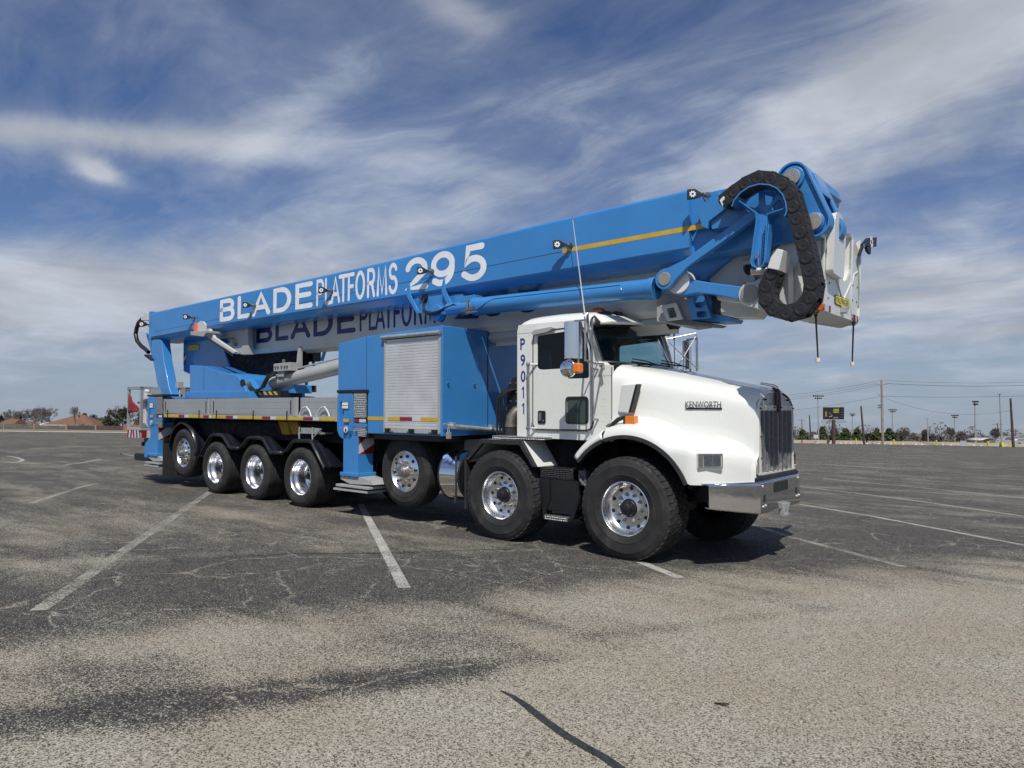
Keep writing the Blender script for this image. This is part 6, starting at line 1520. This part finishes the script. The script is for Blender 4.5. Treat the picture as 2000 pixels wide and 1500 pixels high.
# houses
ROOF = mat('brown_shingles', (.155, .085, .05), .9, 0, 0, .15, .8); BWALL = mat('tan_house_wall', (.30, .20, .13), .85); WTRIM = mat('white_trim', (.6, .58, .55), .7)
def house(ul, ur, vtop, veave, D, ridge_l, ridge_r, label, depth=12, chim=None, roof=ROOF):
    A = foot(ul, D); B = foot(ur, D); root = empty('house', (A+B)/2); root.location.z = gz(root.location.x, root.location.y); tag(root, label, 'house', 'houses behind the fence')
    o_ = root.location; ex = (B-A); ex.z = 0; W_ = ex.length; ex.normalize(); ey = Vector((-ex.y, ex.x, 0)); 
    if ey.dot(T3@CF) < 0: ey = -ey
    he = topz((ul+ur)/2, veave, D)-o_.z; hr = topz((ul+ur)/2, vtop, D)-o_.z
    def P(a, dd, h): return ex*((a-.5)*W_)+ey*dd+Vector((0, 0, h))
    b = MB(); e = .05
    vs = [P(e, .6, 0), P(1-e, .6, 0), P(1-e, depth-.6, 0), P(e, depth-.6, 0), P(e, .6, he), P(1-e, .6, he), P(1-e, depth-.6, he), P(e, depth-.6, he)]
    b.add(vs, [(0, 1, 5, 4), (1, 2, 6, 5), (2, 3, 7, 6), (3, 0, 4, 7)]); b.build('wall', BWALL, root, smooth=False)
    b = MB(); vs = [P(0, 0, he-.05), P(1, 0, he-.05), P(1, depth, he-.05), P(0, depth, he-.05), P(ridge_l, depth/2, hr), P(ridge_r, depth/2, hr)]
    b.add(vs, [(0, 1, 5, 4), (1, 2, 5), (2, 3, 4, 5), (3, 0, 4), (0, 3, 2, 1)]); rf = b.build('roof', roof, root, smooth=False)
    b = MB(); b.add([P(0, -.02, he-.35), P(1, -.02, he-.35), P(1, -.02, he), P(0, -.02, he)], [(0, 1, 2, 3)]); b.build('fascia', WTRIM if 'main' in label or 'chimney' in label else BWALL, root, smooth=False, solid=.05)
    if chim is not None:
        c = P(chim, depth*.35, 0); zt = hr+.9; b = MB(); b.box(c.x-.7, c.x+.7, c.y-.5, c.y+.5, he, zt); b.box(c.x-.8, c.x+.8, c.y-.6, c.y+.6, zt, zt+.2); b.build('chimney', mat('pale_brick', (.38, .27, .22), .85), rf, smooth=False)
    for k in range(2):
        t = .3+.35*k; b = MB(); b.add([P(t, .58, 1.0), P(t+.09, .58, 1.0), P(t+.09, .58, 2.2), P(t, .58, 2.2)], [(0, 1, 2, 3)]); b.build('window', GREYD, root, smooth=False, solid=.04)
house(-14, 23, 817.5, 831, 305, .3, .85, 'low brown roofed house cut by the left edge of the photo')
house(27, 61, 822, 832, 312, .25, .30, 'small brown gable roof between two bare trees')
house(78, 183, 809, 830, 303, .50, .62, 'widest brown roofed house with a pale chimney', 14, .53)
PALE = mat('pale_metal_roof', (.50, .48, .42), .6)
house(58, 96, 824, 833, 318, .55, .85, 'pale roofed shed left of the house with the chimney', 8, None, PALE)
# ================================================================ trees
BARK = mat('bark', (.12, .10, .085), .9, 0, 0, .3, 1); TWIG = mat('bare_twigs', (.15, .135, .12), .95, 0, 0, .2, .3); TWIGR = mat('reddish_twigs', (.15, .115, .10), .95, 0, 0, .2, .3)
def leafmat(n, c): return mat(n, c, .9, 0, 0, .45, .9, spec=.15)
EV = leafmat('cedar_foliage', (.052, .060, .032)); EV2 = leafmat('pine_foliage', (.060, .074, .036)); EV3 = leafmat('dull_evergreen', (.062, .066, .042))
def bare_tree(seed, h, w, density=1.0, m=TWIG, trunk=.12):
    rnd = random.Random(seed); b = MB(); tw = MB()
    def seg(mb, p, q, r0, r1, n=4): mb.cyl(p, q, r0, r1, n=n, cap=False)
    def grow_(p, d, L, r, lev):
        q = p+d*L; mb = b if lev < 3 else tw; r = max(r, RMIN); seg(mb, p, q, r, r*.68, 5 if lev < 2 else 3)
        if lev >= 6: return
        k = rnd.choice((2, 3, 3)) if lev > 0 else rnd.choice((3, 4, 5))
        for i in range(k):
            a = rnd.uniform(0, 2*math.pi); sp = rnd.uniform(.35, .95)*(w/h*1.25+.15); o_ = d.orthogonal().normalized(); o2 = d.cross(o_)
            nd = (d*rnd.uniform(.7, 1.1)+(o_*math.cos(a)+o2*math.sin(a))*sp+Vector((0, 0, .18))).normalized()
            grow_(p+d*L*rnd.uniform(.55, 1), nd, L*rnd.uniform(.62, .82), r*.60, lev+1)
    for k in range(1 if density <= 1 else int(density)):
        grow_(Vector((rnd.uniform(-.1, .1)*w*(density > 1), rnd.uniform(-.1, .1)*w*(density > 1), 0)), Vector((rnd.uniform(-.08, .08), rnd.uniform(-.08, .08), 1)).normalized(), h*.24, trunk*h/10, 0)
    return b, tw, m
def evergreen(seed, h, w, m, n=1700, shape='cone', s=.30):
    rnd = random.Random(seed); b = MB(); t = MB()
    t.tube([(0, 0, 0), (.05*w, 0, h*.4), (0, 0, h*.9)], [h*.025, h*.018, h*.005], 6)
    for k in range(9):
        a = k*2.4; z = h*(.15+.08*k); r = w*.42*(1-z/h*.8); t.tube([(0, 0, z), (r*.6*math.cos(a), r*.6*math.sin(a), z+.2), (r*math.cos(a), r*math.sin(a), z+.6)], [h*.009, h*.006, h*.003], 4)
    lobes = []
    for k in range(26):
        zz_ = rnd.uniform(.10, .96); 
        rr_ = (1-zz_)**.75*1.05 if shape == 'cone' else math.sqrt(max(0, 1-((zz_-.5)/.52)**2))
        a = rnd.uniform(0, 6.283); q = rnd.uniform(.2, .78)*rr_
        lobes.append((q*math.cos(a)*w/2, q*math.sin(a)*w/2, zz_*h, rnd.uniform(.12, .27)*w*(.5+.5*rr_)))
    for i in range(n):
        lx, ly, lz, lr = lobes[rnd.randrange(len(lobes))]
        d = Vector((rnd.gauss(0, 1), rnd.gauss(0, 1), rnd.gauss(0, 1))).normalized()*lr*rnd.uniform(.5, 1.12)
        p = Vector((lx, ly, lz))+Vector((d.x, d.y, d.z*1.15)); p.z = max(p.z, .15)
        a = Vector((rnd.gauss(0, 1), rnd.gauss(0, 1), rnd.gauss(0, 1))).normalized(); c = a.orthogonal().normalized(); sz = s*rnd.uniform(.5, 1.3)
        b.add([p-a*sz, p+c*sz*.55, p+a*sz, p-c*sz*.55], [(0, 1, 2, 3)])
    return t, b, m
RMIN = .02
def tree(kind, u, vtop, D, wpx, label, seed, m=None, group='trees beyond the lot', name=None, **k):
    base = foot(u, D); h = topz(u, vtop, D)-base.z; w = wpx*D/FPX
    root = empty(name or ('bare_tree' if kind == 'bare' else 'evergreen_tree'), base); tag(root, label, 'tree', group)
    t, c, mm = bare_tree(seed, h, w, m=m or TWIG, **k) if kind == 'bare' else evergreen(seed, h, w, m or EV, **k)
    mz = max((v[2] for v in c.v), default=h); mx = max((abs(v[0]) for v in c.v), default=w/2)
    sz_ = h/mz; sx_ = (w/2)/mx if kind == 'bare' else 1
    sx_ = max(.5, min(1.6, sx_))
    for q in (t, c): q.v = [(v[0]*sx_, v[1]*sx_, v[2]*sz_) for v in q.v]
    t.build('trunk', BARK, root, smooth=False); c.build('crown', mm, root, smooth=False)
for a in (
 ('bare', 12, 799, 335, 46, 'hazy bare tree behind the roof at the far left', 1), ('bare', 38, 796, 330, 44, 'bare tree over the small brown gable roof', 2), ('bare', 66, 790, 330, 46, 'bare tree just left of the tallest one, behind the shed', 3),
 ('bare', 88, 790, 325, 50, 'widest bare tree left of the chimney house', 4), ('bare', 146, 792, 298, 26, 'small bare yard tree in front of the brown roof', 5), ('bare', 226, 789, 322, 30, 'tall bare tree rising over the dark evergreen by the basket', 6), ('bare', 262, 800, 330, 36, 'bare tree seen through the rear basket', 7), ('bare', 196, 812, 330, 24, 'low bare tree between two evergreens on the left', 37)):
    RMIN = .04; tree(*a[:6], a[6], density=3 if a[4] > 40 else 1)
RMIN = .028
for a in ((0, 811, 330, 12, 'dark rounded evergreen cut by the left edge', 11), (165, 806, 335, 26, 'rounded evergreen right of the chimney house', 12), (182, 809, 330, 26, 'second rounded evergreen right of the chimney house', 13), (215, 797, 312, 34, 'big dull evergreen left of the basket', 14), (238, 794, 308, 36, 'big dull evergreen just touching the basket', 15), (275, 800, 312, 40, 'dull evergreen behind the stabiliser', 16)):
    tree('ever', *a[:5], a[5], m=EV3, shape='round', n=1500, s=.42)
for i, (u, v, w_, sh, m_, lb) in enumerate(((1567, 837, 17, 'cone', EV2, 'evergreen behind the pole nearest the grille'), (1606, 832, 20, 'cone', EV2, 'evergreen left of the billboard post'), (1630, 833, 20, 'cone', EV, 'evergreen behind the billboard post'), (1651, 835, 20, 'cone', EV2, 'evergreen right of the billboard'), (1675, 834, 19, 'cone', EV2, 'evergreen just left of the leaning dark pole'),
    (1698, 845, 22, 'round', EV, 'low cedar between the dark pole and the tall pole'), (1711, 841, 20, 'round', EV, 'dark cedar left of the tall utility pole'), (1737, 835, 21, 'cone', EV2, 'bright evergreen right of the tall utility pole'), (1750, 844, 18, 'round', EV, 'dark cedar at the end of the green row'))):
    tree('ever', u, v, 150+i % 3*6, w_*1.5, lb, 40+i, m=m_, shape=sh, s=.34, n=2300)
for i, (u, v, w_, D, lb, m_, de) in enumerate(((1586, 842, 16, 190, 'faint bare tree behind the dark pole by the grille', TWIG, 1), (1713, 833, 14, 170, 'reddish bare tree behind the tall utility pole', TWIGR, 1), (1762, 840, 20, 150, 'bare tree right after the green row', TWIG, 1), (1766, 833, 22, 160, 'tallest bare tree right of the green row', TWIGR, 1), (1783, 846, 22, 165, 'low bare tree before the gap in the trees', TWIGR, 1),
    (1806, 837, 16, 150, 'pointed bare tree left of the curved street lamp', TWIGR, 2), (1822, 846, 28, 155, 'spreading bare tree right of the curved street lamp', TWIG, 2), (1838, 848, 26, 160, 'low bare tree in the middle of the right side', TWIG, 2), (1854, 833, 26, 150, 'tall bare tree beside the stadium light pole', TWIG, 1), (1884, 841, 34, 155, 'wide bare tree left of the two row light mast', TWIGR, 2), (1900, 846, 26, 170, 'low bare tree behind the two row light mast', TWIGR, 1),
    (1922, 850, 28, 170, 'low bare tree over the pale canopy', TWIG, 2), (1946, 834, 28, 148, 'bushy bare tree left of the yellow based lamp', TWIG, 2), (1962, 846, 26, 165, 'low bare tree right of the yellow based lamp', TWIG, 1), (1990, 850, 30, 165, 'low bare tree at the right edge', TWIGR, 2))):
    tree('bare', u, v, D, w_, lb, 70+i, m=m_, density=de+1)
tree('ever', 1806, 838, 156, 14, 'dusty pointed evergreen among bare trees', 99, m=leafmat('brown_evergreen', (.08, .065, .045)), s=.34)
# distant brush
rnd = random.Random(8); b = MB()
for i in range(12000):
    side = rnd.random(); u = rnd.uniform(1535, 2080) if side < .68 else rnd.uniform(-80, 330); D = rnd.uniform(185, 215) if side < .68 else rnd.uniform(345, 375)
    hm = (1.6+1.5*math.sin(u*.09)+1.2*math.sin(u*.031+1)) ; hm = max(1.4, hm+2.0)*(1.15 if side < .68 else 2.0)
    p = foot(u, D)+Vector((0, 0, min(.85, abs(rnd.gauss(0, .42)))*hm*.9)); a = Vector((rnd.gauss(0, 1), rnd.gauss(0, 1), rnd.gauss(0, 1))).normalized(); c = a.orthogonal().normalized(); s = rnd.uniform(.12, .34)
    b.add([p-a*s, p+c*s*.6, p+a*s, p-c*s*.6], [(0, 1, 2, 3)])
o = b.build('distant_brush', mat('brush', (.105, .092, .075), .95, 0, 0, .3, .1), None, smooth=False); tag(o, 'hazy brown brush along the horizon behind the trees', 'brush', None, 'stuff')
# ================================================================ right hand side of the lot
o = wall_run('low_wall', [1530, 1600, 1700, 1800, 1900, 2000, 2100], 124, 0, .58, .25, BEIGE); tag(o, 'long low beige wall along the right edge of the lot', 'wall')
ORD = 'nearest second third fourth fifth sixth seventh eighth ninth tenth eleventh twelfth thirteenth fourteenth fifteenth sixteenth seventeenth eighteenth nineteenth twentieth'.split()
WBLK = mat('white_block', (.62, .61, .58), .8)
for i, u in enumerate((1621, 1631, 1641, 1651, 1661, 1672, 1683, 1693, 1705, 1716, 1727, 1739, 1763, 1788, 1800, 1841, 1856, 1870, 1901, 1915)):
    p = foot(u, 122.3); b = MB(); b.prism([(-.16, 0), (.16, 0), (.13, .28), (-.13, .28)], -.09, .09)
    o = b.build('parking_marker', WBLK, None, bevel=.02); o.location = p; o.rotation_euler = (0, 0, R_(40)); tag(o, '%s small white block from the truck, at the foot of the low beige wall' % ORD[i], 'marker', 'white blocks along the low wall')
YB = mat('yellow_bollard', (.60, .48, .08), .6)
for u, v, w_, lb in ((1671.7, 864.5, .10, 'thin yellow bollard left of the leaning dark pole'), (1745.5, 864.5, .13, 'yellow bollard right of the tall utility pole'), (1829, 867, .12, 'yellow bollard right of the curved street lamp'), (1929.5, 869, .2, 'yellow bollard left of the pale canopy car'), (1971, 870, .1, 'yellow bollard by the pickup')):
    p = foot(u, 121.8); b = MB(); h_ = .85; b.cyl((0, 0, 0), (0, 0, h_), w_, n=12); b.lathe([(0, h_+.05), (w_*.7, h_+.03), (w_, h_)], 12) if False else b.cyl((0, 0, h_), (0, 0, h_+.05), w_, w_*.5, n=12)
    o = b.build('bollard', YB, None); o.location = p; tag(o, lb, 'bollard', 'yellow bollards along the lot edge')
# poles
WOODP = mat('pole_wood', (.20, .16, .13), .9, 0, 0, .2, 1); WOODD = mat('dark_pole_wood', (.075, .05, .042), .9, 0, 0, .2, 1); WOODL = mat('light_pole_wood', (.30, .24, .19), .9, 0, 0, .2, 1); MAST = mat('steel_mast', (.36, .37, .37), .6, .3)
def pole(u0, v0, u1, D, r, m, name, label, cat, group):
    base = foot(u1, D); top = PT(u0, v0, D); root = empty(name, base); tag(root, label, cat, group)
    b = MB(); b.tube([Vector((0, 0, 0)), (top-base)*.5, top-base], [r*1.15, r, r*.75], 10); b.build('pole', m, root); return root, top-base
EXR = (T3@CR); EXR = Vector((EXR.x, EXR.y, 0)).normalized()
def crossarm(root, top, dz_, L, m, n=4):
    b = MB(); c = top+Vector((0, 0, dz_)); a = c-EXR*L/2; e = c+EXR*L/2; b.cyl(a, e, .07, n=4); b.build('crossarm', m, root)
    b = MB()
    for k in range(n): p = a.lerp(e, (k+.25)/(n-.5)); b.cyl(p, p+Vector((0, 0, .22)), .045, n=6)
    b.build('insulators', GREYM, root)
UG = 'utility poles along the lot'
r1, t1 = pole(1721.6, 742, 1724, 119, .19, WOODL, 'utility_pole', 'tallest pale utility pole with a crossarm and a flood lamp', 'pole', UG); crossarm(r1, t1, -.75, 2.0, WOODL)
b = MB(); p = t1+Vector((0, 0, -2.4)); b.cyl(p, p-EXR*.5, .04, n=6); b.prism([(-.8, 0), (-.3, -.35), (-.2, -.15), (-.65, .15)], -.2, .2); b.v = [((p-EXR*.15).x+v[0]*EXR.x, (p-EXR*.15).y+v[0]*EXR.y+v[1]*.5, p.z+v[2]) if i >= 12 else v for i, v in enumerate(b.v)]; b.build('flood_lamp', MAST, r1)
b = MB(); p = t1+Vector((0, 0, -4.4))-EXR*.35; b.box(p.x-.28, p.x+.15, p.y-.15, p.y+.15, p.z-.35, p.z-.15); b.box(p.x-.28, p.x+.15, p.y-.15, p.y+.15, p.z, p.z+.2); b.build('junction_box', GREYD, r1)
r2, t2 = pole(1681.7, 793, 1687.3, 118, .16, WOODD, 'utility_pole', 'leaning dark wooden pole without crossarm left of the tallest one', 'pole', UG)
r3, t3 = pole(1581, 811, 1583.5, 125, .12, WOODD, 'utility_pole', 'short dark pole nearest the truck grille', 'pole', UG)
r4, t4 = pole(1566, 818, 1567, 178, .15, WOODP, 'utility_pole', 'distant pole with crossarm beside the grille', 'pole', UG); crossarm(r4, t4, -.4, 2.0, WOODP)
r5, t5 = pole(1973.5, 778, 1978.5, 118, .19, WOODD, 'utility_pole', 'thick dark pole near the right edge of the photo', 'pole', UG)
r6, t6 = pole(1948, 826, 1950, 150, .15, WOODP, 'utility_pole', 'pole with crossarm behind the bushy bare tree', 'pole', UG); crossarm(r6, t6, -.3, 2.2, WOODP)
r7, t7 = pole(1983.5, 838, 1984, 190, .15, WOODP, 'utility_pole', 'smallest distant pole with crossarm at the far right', 'pole', UG); crossarm(r7, t7, -.3, 2.4, WOODP)
for u, v, D, m_, lb in ((1598, 773, 150, 12, 'tallest stadium light mast, rising left of the billboard'), (1664.5, 808.5, 230, 6, 'small stadium light mast right of the billboard'), (1742.7, 800, 190, 10, 'stadium light mast just right of the tallest pole'), (1864, 811, 190, 9, 'stadium light mast over the bare trees'), (1904.5, 784, 135, 8, 'bright stadium light mast with two even rows')):
    r, t = pole(u-(.6 if D < 160 else 0), v, u+.6, D, .13 if D < 160 else .15, MAST, 'light_mast', lb, 'light pole', 'stadium light masts'); b = MB(); L = {12: 2.4, 6: 1.7, 10: 2.3, 9: 2.1, 8: 1.25}[m_]
    b.cyl(t-EXR*L/2, t+EXR*L/2, .04, n=4); b.cyl(t-EXR*L/2*.7-Vector((0, 0, .42)), t+EXR*L/2*.7-Vector((0, 0, .42)), .04, n=4); b.build('crossbars', MAST, r)
    b = MB(); F2 = T3@CF; F2 = Vector((F2.x, F2.y, 0)).normalized()
    for k in range(6 if m_ != 8 else 4):
        p = t+EXR*L*((k+.5)/(6 if m_ != 8 else 4)-.5)+Vector((0, 0, .05)); b.cyl(p-F2*.02, p-F2*.25-Vector((0, 0, .12)), .08, .17, n=8)
    for k in range(4): p = t+EXR*L*.7*((k+.5)/4-.5)+Vector((0, 0, -.45)); b.cyl(p-F2*.02, p-F2*.25-Vector((0, 0, .12)), .08, .17, n=8)
    b.build('lamps', BLACK, r)
r, t = pole(1952.3, 770, 1956, 121, .11, MAST, 'light_mast', 'thin lamp post with a yellow concrete base near the right edge', 'light pole', 'stadium light masts'); b = MB(); b.cyl((0, 0, 0), (0, 0, .75), .42, .30, n=16); b.build('base', YB, r); b = MB(); b.box(t.x-.35, t.x+.35, t.y-.2, t.y+.2, t.z, t.z+.1); b.build('lamp_head', MAST, r)
r, t = pole(1811.3, 817, 1812.5, 125, .09, MAST, 'street_lamp', 'curved arm street lamp in front of the bare trees', 'street lamp', None); b = MB(); b.tube([t, t+Vector((0, 0, .35))+EXR*.15, t+Vector((0, 0, .9))+EXR*.45, t+Vector((0, 0, 1.05))+EXR*.8], [.07, .06, .05, .09], 6); b.build('lamp_arm', MAST, r)
# billboard
base = foot(1628, 122); bb0 = empty('billboard', base); tag(bb0, 'dark advertising billboard with yellow lines on a black post', 'billboard')
def BP(u, v, k=0): return PT(u, v, 122-k)-base
b = MB(); t = BP(1628, 820); b.tube([Vector((0, 0, 0)), t], .30, 12); b.build('post', WOODD, bb0)
def quad(us, vs_, k, m, nm, par, th=.0):
    b = MB(); b.add([BP(us[0], vs_[1], k), BP(us[1], vs_[1], k), BP(us[1], vs_[0], k), BP(us[0], vs_[0], k)], [(0, 1, 2, 3)]); return b.build(nm, m, par, smooth=False, solid=th)
pn = quad((1608, 1640), (795.5, 819), 0, mat('ad_black', (.018, .016, .02), .5), 'panel', bb0, .3)
quad((1641.5, 1648), (795, 819), .1, BLACK, 'side_louvre', bb0, .25)
b = MB()
for k in range(5): b.add([BP(1641.7, 796+k*4.6, .3), BP(1647.7, 796+k*4.6, .3), BP(1647.7, 796.8+k*4.6, .3), BP(1641.7, 796.8+k*4.6, .3)], [(0, 1, 2, 3)])
b.build('louvre_bars', GREYD, bb0)
b = MB(); b.cyl(BP(1604, 822), BP(1652, 822.5), .06, n=4); b.cyl(BP(1604, 822)-Vector((0, 0, .25)), BP(1652, 822.5)-Vector((0, 0, .25)), .04, n=4); b.build('catwalk', GREYD, bb0)
b = MB()
for k, (x0, x1) in enumerate(((1628, 1638.5), (1627, 1638.5), (1627.5, 1638))): b.add([BP(x0, 800.6+k*2.9, .25), BP(x1, 800.6+k*2.9, .25), BP(x1, 798.6+k*2.9, .25), BP(x0, 798.6+k*2.9, .25)], [(0, 1, 2, 3)])
b.build('yellow_lines', mat('ad_yellow', (.35, .36, .06), .6), pn)
b = MB(); b.add([BP(1611.5, 814, .25), BP(1615, 814, .25), BP(1615, 806, .25), BP(1614, 803, .25), BP(1612.5, 803, .25), BP(1611.5, 806, .25)], [tuple(range(6))]); b.build('amber_shape', mat('ad_amber', (.30, .20, .04), .6), pn)
b = MB(); b.add([BP(1628, 817, .25), BP(1637, 816.5, .25), BP(1637, 814.8, .25), BP(1628, 815.2, .25)], [(0, 1, 2, 3)]); b.add([BP(1619, 806, .25), BP(1619.6, 805.5, .25), BP(1627, 813, .25), BP(1626.3, 813.4, .25)], [(0, 1, 2, 3)]); b.add([BP(1619, 813, .25), BP(1624, 812, .25), BP(1625, 814, .25), BP(1620, 815, .25)], [(0, 1, 2, 3)]); b.build('white_marks', mat('ad_white', (.30, .28, .27), .6), pn)
o = MB(); q = PT(1593.5, 856, 121); o.box(-.35, .35, -.05, .05, .0, .62); o.cyl((0, 0, -.9), (0, 0, .0), .05, n=6); oo = o.build('road_sign', WTRIM, None); oo.location = (q.x, q.y, foot(1593.5, 121).z+.9); tag(oo, 'small white sign standing left of the billboard', 'sign')
o = MB(); o.box(-.30, .30, -.2, .2, 0, .42); oo = o.build('white_cabinet', WTRIM, None, bevel=.03); oo.location = foot(1595, 121.5); tag(oo, 'low white cabinet at the wall under the small white sign', 'cabinet')
o = MB(); o.box(-.42, .42, -.3, .3, 0, .85); o.box(-.45, .45, -.33, .33, .85, .9); oo = o.build('transformer_cabinet', mat('pale_cabinet', (.45, .46, .45), .6), None, bevel=.02); oo.location = foot(1881, 120.5); tag(oo, 'pale grey utility cabinet between two stadium light masts', 'cabinet')
o = MB(); o.cyl((0, 0, 0), (0, 0, .5), .1, n=10); o.cyl((0, 0, .5), (0, 0, .62), .12, .05, n=10); o.cyl((-.2, 0, .38), (.2, 0, .38), .05, n=8); oo = o.build('fire_hydrant', mat('hydrant_red', (.35, .06, .04), .5), None); oo.location = foot(1566, 121.5); tag(oo, 'red fire hydrant by the wall beside the grille', 'hydrant')
# far buildings among the trees
for (u0, u1, v0, v1, D, lb) in ((1550, 1562, 849, 862, 200, 'pale low building nearest the truck grille on the right'), (1640, 1656, 853, 862, 200, 'pale low building behind the billboard trees'), (1988, 2030, 851, 866, 150, 'pale low building cut by the right edge')):
    A, B = foot(u0, D), foot(u1, D); root = empty('far_building', (A+B)/2); tag(root, lb, 'building', 'low buildings behind the trees'); L = (B-A).length; h_ = topz(u0, v0, D)-A.z
    b = MB(); b.box(-L/2, L/2, 0, 8, 0, h_*.78); o = b.build('wall', mat('far_wall', (.36, .34, .31), .9), root, smooth=False); b = MB(); b.prism([(-L/2-.3, h_*.76), (L/2+.3, h_*.76), (L/2-.5, h_), (-L/2+.5, h_)], -.4, 8.4); o2 = b.build('roof', mat('far_roof', (.22, .20, .19), .9), root, smooth=False); root.rotation_euler = (0, 0, math.atan2(EXR.y, EXR.x))
# canopy, parked car and pickup
def place(root, u, D, rz=0): root.location = foot(u, D); root.rotation_euler = (0, 0, math.atan2(EXR.y, EXR.x)+rz)
cn = empty('car_canopy'); tag(cn, 'pale arched canopy standing beside the yellow bollard', 'canopy'); b = MB(); rows = []
for y in (-2.4, 2.4): rows.append([(-1.5+3*i/10, y, 1.0+.42*math.sin(math.pi*i/10)) for i in range(11)])
b.loft(rows); b.build('roof', WTRIM, cn, solid=.05); b = MB()
for x in (-1.45, 1.45):
    for y in (-2.3, 2.3): b.cyl((x, y, 0), (x, y, 1.02), .04, n=6)
b.build('posts', MAST, cn); place(cn, 1917, 127)
def vehicle(label, u, D, kind, m, rz=0):
    r = empty('parked_'+kind); tag(r, label, kind, 'vehicles parked behind the low wall'); b = MB()
    if kind == 'pickup': q = [(-2.7, .45), (-2.7, 1.05), (-.75, 1.08), (-.6, 1.75), (.75, 1.78), (1.3, 1.15), (2.6, 1.02), (2.7, .45)]
    else: q = [(-2.2, .4), (-2.2, .85), (-1.8, 1.0), (-1.1, 1.42), (.5, 1.45), (1.1, 1.0), (2.1, .85), (2.2, .4)]
    b.prism(q, -.9, .9); b.build('body', m, r, bevel=.06)
    b = MB()
    if kind == 'pickup': b.prism([(-.55, 1.12), (-.45, 1.66), (.68, 1.68), (1.05, 1.15)], -.91, .91)
    else: b.prism([(-1.6, 1.0), (-1.0, 1.36), (.42, 1.38), (.9, 1.0)], -.91, .91)
    b.build('windows', GREYD, r, bevel=.03)
    for x in (-1.6, 1.6):
        for y in (-.86, .86): b = MB(); b.cyl((x, y-.11, .36), (x, y+.11, .36), .36, n=18); b.build('wheel', BLACK, r)
    place(r, u, D, rz)
vehicle('silver pickup parked right of the yellow based lamp', 1966, 128, 'pickup', mat('silver_paint', (.42, .42, .42), .35, .3), math.pi)
vehicle('white car parked at the right edge beyond the dark pole', 1993, 130, 'car', mat('car_white', (.6, .6, .6), .35), 0)
# power lines
def wire(label, pts, r=.022, sag=.5):
    P = [PT(u, v, D) for u, v, D in pts]; Q = []
    for i in range(len(P)-1):
        for k in range(16): t = k/16; q = P[i].lerp(P[i+1], t); q.z -= sag*4*t*(1-t); Q.append(q)
    Q.append(P[-1]); b = MB(); b.tube(Q, r, 4); o = b.build('power_line', BLACK, None); tag(o, label, 'power line', 'overhead power lines')
wire('top overhead wire left of the tallest pole', [(1480, 776, 140), (1721.5, 742.5, 119)], .02, .5)
wire('second overhead wire left of the tallest pole', [(1480, 781, 140), (1713, 749, 119)], .02, .5)
wire('third overhead wire left of the tallest pole', [(1480, 784, 140), (1732, 749, 119)], .02, .6)
wire('lowest overhead wire left of the tallest pole', [(1480, 806, 140), (1722, 773.5, 119)], .02, .5)
wire('top overhead wire right of the tallest pole', [(1721.5, 742.5, 119), (2060, 744, 115)], .02, .4)
wire('thick overhead wire just under the top right one', [(1732, 749, 119), (2060, 750, 115)], .035, .4)
wire('middle overhead wire right of the tallest pole', [(1722, 774, 119), (2060, 771, 115)], .028, .25)
wire('overhead wire drooping from the tallest pole to the dark right pole', [(1722, 775, 119), (1975, 802, 118)], .018, 1.6)
wire('far overhead wire behind the bare trees', [(1540, 842, 178), (1790, 846, 180), (2040, 844, 185)], .02, .4)
# wheel chocks stowed under the deck
for i, (u, lb) in enumerate(((553, 'yellow ribbed wheel chock stowed under the deck, left one'), (573, 'yellow ribbed wheel chock stowed under the deck, right one'))):
    r = empty('wheel_chock'); r.matrix_world = T4; tag(r, lb, 'wheel chock', 'yellow wheel chocks under the deck')
    q = XZ([(u-10, 823), (u+8, 824), (u+13, 849), (u-1, 848)], .24); b = MB(); b.prism(q, .24, .298); b.build('body', YCHK, r, bevel=.01)
    b = MB()
    for k in range(5):
        t = (k+.5)/5; a = Vector(q[0]).lerp(Vector(q[1]), t); c = Vector(q[3]).lerp(Vector(q[2]), t); b.cyl((a.x, .238, a.y), (c.x, .238, c.y), .014, n=6)
    b.build('ribs', YCHK, r)
# red pennant hung in the basket
r = MB(); nn_ = 10; rows = []
for i in range(nn_+1):
    t = i/nn_; x = -13.25+.58*t; zt_ = 1.96-.36*t; zb_ = 1.50+.05*t; rows.append([(x, .085+.02*math.sin(t*9), zb_+(zt_-zb_)*k/6) for k in range(7)])
r.loft(rows); o = r.build('red_flag', FLAG, None, solid=.004); o.matrix_world = T4; tag(o, 'red triangular warning flag hung inside the rear basket frame', 'flag')
